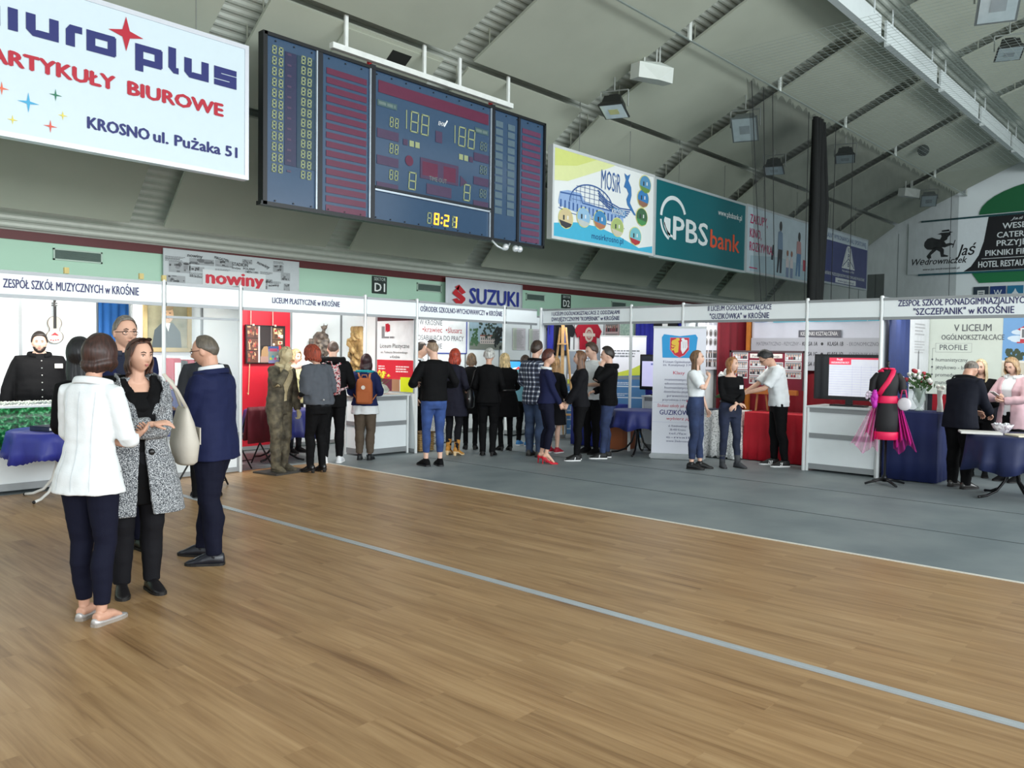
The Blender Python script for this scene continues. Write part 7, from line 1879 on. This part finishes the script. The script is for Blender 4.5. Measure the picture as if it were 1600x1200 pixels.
f.top(cloth((84, 88, 95)), .024, .93, sleeve=.5, name='shawl', dims=[(.9, .03, .02), (1.1, .05, .06), (1.3, .02, .035), (1.42, .0, .01), (1.5, .01, .01)], wr=.012, sle=.06); f.shoes(M((20, 20, 22), .25), 'oxford'); f.hair((134, 54, 32), front=40, side=-4, back=-30, th=.034, length=.06, openlon=54, seed=6, wave=.007, top=.016, rough=.6)
bm = bmesh.new(); ball(bm, f.surf(1.0, rad(160), .09), (.012, .012, .012), 8, 6); obj('button', bm, M((190, 190, 190), .4), f.root); f.place(6.4, 9.41, -135, 'curly red haired woman in a grey shawl, back to us, beside the statue')
f = Fig(1.8, False, head=(4, 12), feet=[(0, -.1, -6), (-.06, .1, 10)]); f.set_arms(R=dict(to=(.24, -.16, 1.12)), L=dict(to=(.22, .16, 1.1))); f.body(SKIN3, FV); f.trousers(BLK, .014, .08, lege=.018); f.top(BLK, .03, .80, name='jacket', sle=.024, wr=.007)
bm = bmesh.new(); pts = [f.surf(1.47, a, .05) for a in np.linspace(rad(50), rad(310), 20)]; tube(bm, pts, [(.05, .035)] * 20, n=10, hint=(0, 0, 1), round_ends=True); o = obj('hood', bm, BLK, f.root, smooth=True); wrinkle(o.data, .008, 20)
f.shoes(M((226, 228, 230), .5), 'oxford', M((236, 236, 236), .6)); f.hair((92, 76, 68), front=58, side=10, back=-26, th=.0045, seed=2, wave=.0006, streak=.12); f.place(7.13, 10.12, 174, 'boy with a shaved head in a black hooded jacket, back to us')
def backpack(f, mat, label, w=.15, x=-.25, y=0.0, z0=.98, z1=1.40, one=None, badge=None, strapm=None, handle=True):
    t = empty('backpack', (0, 0, 0)); bm = bmesh.new(); rings = []
    for z, s_, d in ((z0, .85, .05), (z0 + .02, 1.0, .075), (z0 + (z1 - z0) * .5, 1.0, .085), (z1 - .08, .96, .075), (z1 - .02, .8, .055), (z1, .5, .03)):
        rings.append([Vector((x + d * cos(a) * (abs(cos(a)) + .02) ** -.4, y + w * s_ * sin(a) * (abs(sin(a)) + .02) ** -.4, z)) for a in np.linspace(0, 2 * pi, 28, endpoint=False)])
    loft(bm, [[p * f.k for p in r_] for r_ in rings]); obj('body', bm, mat, t, smooth=True)
    bm = bmesh.new(); box(bm, Vector((x - .088, y, z0 + .12)) * f.k, (.03, w * 1.45, .17), bev=.012); pk = obj('front_pocket', bm, mat, t)
    sm = strapm or mat
    for sg in ((-1, 1) if one is None else (one,)):
        bm = bmesh.new(); pts = [Vector((x + .05, y + sg * .07, z1 - .03)), f.surf(1.43, rad(180 - sg * 35), .035) / f.k, f.surf(1.445, rad(sg * 82), .05) / f.k, f.surf(1.36, rad(sg * 50), .045) / f.k, f.surf(1.2, rad(sg * 62), .05) / f.k, f.surf(1.08, rad(sg * 100), .06) / f.k, Vector((x + .05, y + sg * .12, z0 + .06))]
        tube(bm, [p * f.k for p in pts], [(.006, .02)] * 7, n=6, hint=(1, 0, .3)); obj('strap', bm, sm, t, smooth=True)
    if handle:
        bm = bmesh.new(); tube(bm, [Vector((x, y + .05, z1 - .01)) * f.k, Vector((x - .01, y + .035, z1 + .05)) * f.k, Vector((x - .01, y - .035, z1 + .05)) * f.k, Vector((x, y - .05, z1 - .01)) * f.k], [.008] * 4, n=6); obj('handle', bm, sm, t, smooth=True)
    if badge:
        bm = bmesh.new(); r_ = bmesh.ops.create_cone(bm, segments=20, radius1=.03, radius2=.03, depth=.006, cap_ends=True); bmesh.ops.transform(bm, matrix=Matrix.Translation(Vector((x - .094, y, z0 + .27)) * f.k) @ Matrix.Rotation(rad(90), 4, 'Y'), verts=r_['verts']); obj('badge', bm, M(badge, .5), t)
    f.carry(t, label, 'bag'); return t
backpack(f, ramp_noise([(30, 28, 32), (196, 60, 70), (226, 220, 220), (40, 38, 42)], 26, .8, bump=.2, positions=[.38, .46, .52, .6]), 'red white and black patterned backpack on the boy with the shaved head', y=.03, w=.165)
f = Fig(1.61, True, head=(-6, 10), feet=[(0, -.085, -6), (.0, .085, 8)]); f.set_arms(R=dict(to=(.22, -.14, 1.1)), L=dict(to=(.22, .14, 1.06))); f.body(SKIN, FV); f.trousers(cloth((92, 80, 68)), .014, .11, lege=.024, wr=.006); f.top(WHT, .03, .76, name='blouse', sleeve=0, flare=.03, wr=.01); f.top(cloth((34, 42, 84)), .038, .90, name='jacket', sle=.03, wr=.008, flare=.02); f.collar(cloth((40, 150, 160)), .05, .02, .012, 1.455, a0=60, a1=300)
f.shoes(M((22, 24, 26), .5), 'oxford'); f.hair((48, 26, 30), front=44, side=-2, back=-28, th=.02, length=.15, openlon=60, seed=12, wave=.004, taper=.0); f.place(7.66, 10.04, 168, 'girl in a navy jacket and brown trousers wearing an orange backpack')
backpack(f, cloth((176, 100, 62)), 'orange brown backpack with a round white badge on the girl in navy', w=.135, z0=.94, z1=1.36, badge=(224, 214, 204), y=-.04, strapm=cloth((190, 122, 84)))
# -- visitors in the middle
JN = denim((46, 72, 128))
f = Fig(1.82, False, lean=3, head=(14, 10), feet=[(-.02, -.09, -6), (.03, .1, 10)]); f.set_arms(R=dict(to=(.2, -.2, 1.12), pole=(-.8, -.7, -.4)), L=dict(to=(.22, .2, 1.14), pole=(-.8, .7, -.4))); f.body(SKIN3, FV); f.trousers(JN, .012, .19, wr=.004, lege=.008); f.top(BLK, .024, .91, name='shirt', sle=.018, wr=.004); f.shoes(BLK, 'oxford', M((28, 28, 30), .5)); f.hair((150, 128, 108), front=60, side=12, back=-24, th=.0045, seed=4, wave=.0006, streak=.15); 
bm = bmesh.new(); rings = []
f.hair((56, 44, 38), front=62, side=58, back=40, th=.016, seed=6, top=.008, name='top_hair'); f.place(7.99, 8.85, -158, 'man in black shirt and cropped blue jeans, back to us')
def woman(x, y, rel, H, label, hair, coat, hem, legs, shoes, lean=3, head=(0, 10), coatk={}, heel=.0, trou=None, shoek={}, arms=None, **k):
    f = Fig(H, True, lean=lean, head=head, feet=k.get('feet', [(0, -.085, -6), (.02, .085, 8)]), heel=heel, build=k.get('build', 1.0))
    f.set_arms(*(arms or (dict(to=(.24, -.14, 1.1)), dict(to=(.24, .14, 1.1))))); f.body(k.get('skin', SKIN), FV)
    if legs: f.trousers(legs, k.get('le', .010), k.get('lhem', .07), name=k.get('lname', 'trousers'), lege=k.get('lege'))
    f.top(coat, coatk.pop('ease', .024), hem, **dict(dict(name='coat', flare=.05, sle=.018), **coatk)); f.shoes(shoes, **shoek); f.hair(**hair); f.place(x, y, rel, label); return f
woman(9.06, 9.59, 150, 1.72, 'red haired woman in a dark coat and mustard ankle boots', dict(rgb=(160, 56, 34), front=44, side=-2, back=-28, th=.022, length=.14, openlon=58, seed=3, wave=.005), cloth((32, 32, 44)), .62, BLKD, M((190, 132, 54), .7, var=.08), shoek=dict(kind='oxford', shaft=.13, sole=M((226, 196, 150), .6)), heel=.05, head=(10, 14), coatk=dict(flare=.07, wr=.008))
woman(9.82, 9.95, 178, 1.66, 'woman in a short black coat and high boots, left of the grey haired woman', dict(rgb=(120, 96, 74), front=46, side=0, back=-28, th=.018, length=.1, openlon=62, seed=8), BLK, .62, BLK, BLK, shoek=dict(kind='oxford', shaft=.32), heel=.05, head=(0, 20), lean=6, lname='tights', le=.004)
f = woman(9.43, 9.16, 172, 1.72, 'grey haired woman in a black jacket and trousers, back to us', dict(rgb=(178, 178, 174), front=44, side=-2, back=-34, th=.028, seed=5, wave=.005, top=.014, rough=.6), BLK, .84, BLK, BLK, heel=.05, head=(0, 16), lean=4, lege=.02, lhem=.05, coatk=dict(name='jacket', flare=.02, ease=.028))
def shoulder_bag(f, mat, label, side, hw=.16, z0=.80, z1=1.12, y=.29, x=-.06):
    t = empty('handbag', (0, 0, 0)); bm = bmesh.new(); rings = []
    for z, w_, d in ((z0, .8, .04), (z0 + .02, 1, .06), ((z0 + z1) / 2, .98, .065), (z1 - .02, .8, .04), (z1, .72, .025)):
        rings.append([Vector((x + hw * w_ * cos(a) * (abs(cos(a)) + .02) ** -.4, side * (y + d * sin(a)), z)) * f.k for a in np.linspace(0, 2 * pi, 24, endpoint=False)])
    loft(bm, rings); obj('body', bm, mat, t, smooth=True)
    bm = bmesh.new(); tube(bm, [Vector((x + .09, side * y, z1 - .01)) * f.k, Vector((x + .06, side * .24, 1.38)) * f.k, Vector((x + .03, side * .17, 1.47)) * f.k, Vector((x - .03, side * .22, 1.42)) * f.k, Vector((x - .1, side * y, z1 - .01)) * f.k], [(.005, .012)] * 5, n=6); obj('strap', bm, mat, t, smooth=True)
    bm = bmesh.new(); c = Vector((x - hw - .0, side * y, z0 + .16)) * f.k; ball(bm, c, .012, 8, 6); obj('clasp', bm, M((206, 206, 206), .3, .7), t); f.carry(t, label, 'bag')
shoulder_bag(f, M((16, 16, 18), .35, var=.1), 'black leather handbag on the shoulder of the grey haired woman', 1)
f = woman(10.16, 9.44, -160, 1.66, 'blonde woman in a belted black coat, right of the grey haired woman', dict(rgb=(206, 180, 132), front=46, side=-2, back=-26, th=.02, length=.26, openlon=58, seed=6, wave=.004, fall=.02), BLK, .58, BLK, BLK, heel=.05, head=(10, 14), lean=5, lname='tights', le=.004, shoek=dict(kind='oxford', shaft=.2), coatk=dict(flare=.06))
f.ringband(1.06, .036, .018, .005, M((30, 28, 30), .3), 'belt')
f = Fig(1.80, False, head=(6, 4)); f.set_arms(); f.body(SKIN, FV); f.trousers(BLK, .014, .07); f.top(WHT, .016, .88, name='shirt'); f.top(BLK, .028, .9, sleeve=0, name='vest', gap=lambda z: 14 + max(0, z - 1.1) * 60); f.collar(WHT, .02, .02, .006, 1.488); f.shoes(BLK, 'oxford'); f.hair((44, 34, 28), front=50, side=4, back=-28, th=.016, seed=2, top=.012); f.place(9.22, 10.60, 72, 'young man in white shirt and black vest half hidden behind the booth post')
f = Fig(1.62, False, head=(0, 6)); f.set_arms(R=dict(to=(.24, -.14, 1.1)), L=dict(to=(.12, .26, .95))); f.body(SKIN, FV); f.trousers(BLK, .012, .09); f.top(cloth((120, 178, 196)), .028, .86, name='jacket', sle=.026); f.shoes(M((60, 130, 190), .6), 'oxford', M((230, 230, 230), .5)); f.hair((60, 46, 36), front=48, side=4, back=-28, th=.014, seed=4); f.place(10.95, 9.75, 150, 'child in a light blue jacket hidden behind the boy in plaid')
f = Fig(1.84, False, head=(-12, 4), feet=[(-.02, -.1, -6), (.05, .11, 10)]); f.set_arms(R=dict(to=(.12, -.22, .98)), L=dict(to=(.24, .14, 1.12))); f.body(SKIN3, FV); f.trousers(denim((48, 64, 92)), .014, .05, wr=.006, lege=.024); f.top(plaid(), .030, .80, name='plaid_shirt', sle=.022, wr=.005); f.collar(BLKD, .03, .02, .008, 1.475); f.shoes(M((52, 50, 48), .6), 'oxford'); f.hair((58, 42, 34), front=54, side=6, back=-30, th=.016, seed=3, top=.016, wave=.005); f.place(9.94, 8.61, 150, 'boy in blue and white plaid shirt and jeans')
f = Fig(1.70, True, head=(-2, 6), lean=-1, feet=[(.0, -.07, -4), (-.06, .09, 8)], heel=.075); f.set_arms(R=dict(to=(.24, -.10, .90), palm=(0, 1, 0), curl=34), L=dict(to=(.26, .06, .92), palm=(0, -1, 0), curl=34)); f.body(SKIN, FV, bare=True); f.trousers(TRN, .010, .24, lege=.014); f.top(NVY, .022, .90, name='suit_jacket', flare=.02, sle=.016, gap=lambda z: 3 if z < 1.2 else 3 + (z - 1.2) * 90); f.top(WHT, .008, 1.05, sleeve=0, wr=0, name='blouse'); f.collar(WHT, .03, .022, .008, 1.468); f.shoes(M((206, 20, 44), .25), 'pump', M((190, 16, 40), .3)); f.hair((78, 38, 30), front=44, side=2, back=-34, th=.026, seed=7, top=.02, wave=.004)
f.place(9.43, 7.94, 96, 'woman in navy trouser suit and red high heels')
f = Fig(1.60, True, head=(0, 4), feet=[(0, -.08, -6), (.02, .08, 6)]); f.set_arms(R=dict(to=(.2, -.14, 1.0)), L=dict(to=(.2, .14, 1.0))); f.body(SKIN3, FV); f.top(BLKD, .02, .52, name='dress', flare=.06); f.shoes(M((170, 24, 48), .6), 'oxford', M((230, 230, 230), .5)); f.hair((176, 136, 92), front=46, side=0, back=-26, th=.018, length=.3, openlon=60, seed=5, fall=.02); f.place(10.55, 8.72, 150, 'fair haired girl in a dark dress and red sneakers, behind the woman in red heels')
f = Fig(1.83, False, head=(-16, 12), feet=[(0, -.1, -6), (.02, .1, 8)]); f.set_arms(R=dict(to=(.22, -.16, 1.06)), L=dict(to=(.24, .10, 1.1))); f.body(SKIN3, FV); f.trousers(BLK, .014, .07); f.top(WHT, .026, .86, name='t_shirt', sleeve=.40, sle=.024, wr=.007); f.shoes(BLK, 'oxford'); f.hair((72, 52, 40), front=50, side=4, back=-28, th=.02, seed=9, top=.02, wave=.006); f.place(11.0, 8.25, -42, 'boy in a white T shirt behind the girl with very long hair')
def sneak(f): f.shoes(M((18, 18, 20), .6), 'oxford', M((232, 232, 232), .5), stripes=True)
f = Fig(1.70, True, head=(-2, -4), feet=[(.02, -.08, -6), (.06, .09, 8)]); f.set_arms(R=dict(to=(.22, -.10, .92)), L=dict(to=(.22, .10, .90), palm=(0, -1, 0), curl=36)); f.body(SKIN3, FV); f.trousers(BLK, .010, .09, lege=.012); f.top(BLKD, .026, .86, name='hoodie', sle=.024, wr=.006, sleeve=.97); sneak(f); f.hair((104, 72, 50), front=48, side=0, back=-26, th=.018, length=.38, openlon=66, seed=11, wave=.005, fall=.03); f.place(10.12, 7.83, -82, 'girl with very long brown hair in black, facing left')
f = Fig(1.76, False, head=(4, 8), lean=-1, feet=[(.0, -.09, -6), (.08, .1, 8)]); f.set_arms(R=dict(to=(.22, -.12, 1.05)), L=dict(to=(.13, .13, 1.44), pole=(.5, .5, -1), palm=(-.2, -1, 0), curl=14, bend=(-.2, -.2, .5))); f.body(SKIN3, FV); f.trousers(denim((44, 58, 94)), .012, .09, lege=.016, wr=.005); f.top(BLK, .028, .84, name='hoodie', sle=.024, wr=.006)
bm = bmesh.new(); pts = [f.surf(1.46, a, .045) for a in np.linspace(rad(60), rad(300), 18)]; tube(bm, pts, [(.045, .03)] * 18, n=10, hint=(0, 0, 1), round_ends=True); obj('hood', bm, BLK, f.root, smooth=True)
sneak(f); f.hair((40, 32, 28), front=52, side=6, back=-30, th=.018, seed=4, top=.02, wave=.004); f.place(10.66, 7.69, -86, 'boy in black hoodie and blue jeans touching his neck')
# -- by the roll up banner
f = Fig(1.73, True, head=(-2, -2), lean=-2, feet=[(-.03, -.08, -6), (.06, .09, 8)]); f.set_arms(R=dict(to=(.20, -.07, 1.36), pole=(.4, -.7, -1), palm=(-.8, .4, 0), curl=50, bend=(-.2, .2, 0)), L=dict(to=(.12, .24, .86))); f.body(SKIN3, .010); f.trousers(denim((38, 52, 86)), .010, .15, waist=1.1, lege=.012, wr=.005); f.top(WHT, .026, 1.07, name='t_shirt', sleeve=.36, sle=.03, wr=.006, neck=1.46); f.shoes(M((20, 20, 22), .4), 'oxford'); f.hair((120, 92, 68), front=52, side=2, back=-26, th=.013, length=.36, openlon=76, seed=14, wave=.003, fall=-.01)
bm = bmesh.new(); box(bm, f.surf(1.0, rad(200), .022), (.008, .02, .03)); obj('label_patch', bm, M((210, 40, 80), .5), f.root); f.place(10.66, 6.12, 78, 'long haired girl in white T shirt and jeans beside the roll up banner')
f = Fig(1.64, True, head=(34, 0), lean=-1, feet=[(-.02, -.10, -12), (.02, .14, 18)]); f.set_arms(R=dict(to=(.20, .04, 1.03), pole=(-.3, -1, -.5), curl=20, bend=(0, .3, 0)), L=dict(to=(.22, -.02, 1.0), pole=(-.3, 1, -.5), curl=20, bend=(0, -.3, 0))); f.body(SKIN3, .010, lipc=(190, 100, 100)); f.trousers(denim((32, 40, 64)), .008, .12, waist=1.06, lege=.010, wr=.004); f.top(BLK, .016, 1.04, name='top', sleeve=.86, wr=.005, neck=1.435); f.ringband(1.05, .02, .014, .005, M((26, 24, 26), .4), 'belt')
f.shoes(M((66, 68, 72), .7), 'oxford', M((40, 40, 42), .6), shaft=.12); f.hair((170, 120, 78), front=52, side=0, back=-28, th=.016, length=.13, openlon=66, seed=10, wave=.008); bm = bmesh.new(); c = f.surf(1.28, rad(38), .03); box(bm, c, (.008, .085, .055), rad(30)); obj('name_badge', bm, M((232, 232, 232), .5), f.root); f.place(11.17, 5.84, 26, 'smiling girl in black top and jeans with a badge, arms crossed')
f = Fig(1.80, False, lean=16, head=(0, 28), feet=[(.02, -.10, -4), (-.08, .12, 10)]); f.set_arms(R=dict(to=(.50, -.06, 1.06), pole=(-.4, -.5, -1), curl=30), L=dict(to=(.47, .10, 1.08), pole=(-.4, .5, -1), curl=30)); f.body(SKIN, .010); f.trousers(BLK, .014, .09, lege=.018); f.top(WHT, .028, .88, name='t_shirt', sleeve=.42, sle=.028, wr=.007); sneak(f); f.hair((26, 24, 26), front=50, side=6, back=-30, th=.016, seed=6, top=.016); f.glasses(); f.place(11.90, 5.42, -76, 'boy in white T shirt bending over the red table')
# -- right end booth
f = Fig(1.70, False, build=1.10, lean=20, head=(4, 22), feet=[(.0, -.11, -4), (.03, .11, 10)], side=4); f.set_arms(R=dict(to=(.40, -.12, 1.0)), L=dict(to=(.40, .10, 1.0))); f.body(SKIN2, FV); f.trousers(BLK, .02, .05, lege=.028); f.top(cloth((22, 24, 34)), .03, .80, name='suit_jacket', sle=.024, flare=.02); f.collar(BLKD, .04, .02, .008, 1.455); f.shoes(M((60, 58, 56), .2), 'oxford'); f.hair((104, 96, 88), front=70, side=10, back=-26, th=.006, seed=2, streak=.2); f.glasses(); f.place(11.68, 2.87, 142, 'elderly man in a dark suit bending forward, beside the blue counter')
f = Fig(1.67, True, head=(-8, 12), feet=[(0, -.09, -6), (0, .09, 6)]); f.set_arms(R=dict(to=(.2, -.14, 1.05)), L=dict(to=(.2, .14, 1.05))); f.body(SKIN3, FV, lipc=(190, 120, 110)); f.trousers(BLK, .012, .07); f.top(BLK, .018, .84, name='dress', neck=1.45); f.shoes(BLK, 'oxford'); f.hair((206, 190, 150), front=56, side=0, back=-26, th=.014, length=.34, openlon=58, seed=5, wave=.004); f.place(13.05, 2.96, -6, 'woman with long pale blonde hair in black, beside the man in the dark suit')
f = Fig(1.71, True, build=1.06, head=(6, 26), feet=[(0, -.09, -6), (0, .09, 6)]); f.set_arms(R=dict(to=(.27, -.03, 1.17), pole=(-.2, -1, -.6), palm=(0, .4, .8), curl=45), L=dict(to=(.28, .06, 1.13), pole=(-.2, 1, -.6), palm=(0, -.4, .8), curl=45)); f.body(SKIN3, FV); f.trousers(BLK, .012, .07); f.top(WHT, .012, .92, sleeve=0, name='shirt', wr=.002); f.collar(WHT, .03, .024, .008, 1.468); f.top(cloth((206, 172, 178)), .026, .74, name='cardigan', sle=.024, gap=lambda z: 16 + 14 * max(0, z - 1.1) / .3, wr=.006); f.shoes(BLK, 'oxford'); f.hair((150, 122, 88), front=46, side=-2, back=-28, th=.018, length=.11, openlon=60, seed=7); f.place(12.85, 2.52, -34, 'woman in a pale pink cardigan looking down at her phone')
bm = bmesh.new(); box(bm, Vector((.375, .0, 1.20)), (.15, .075, .01), mat=Matrix.Rotation(rad(-25), 4, 'Y'), bev=.003); o = obj('phone', bm, M((226, 220, 216), .3)); f.carry(o, 'pale phone held by the woman in the pink cardigan', 'phone')
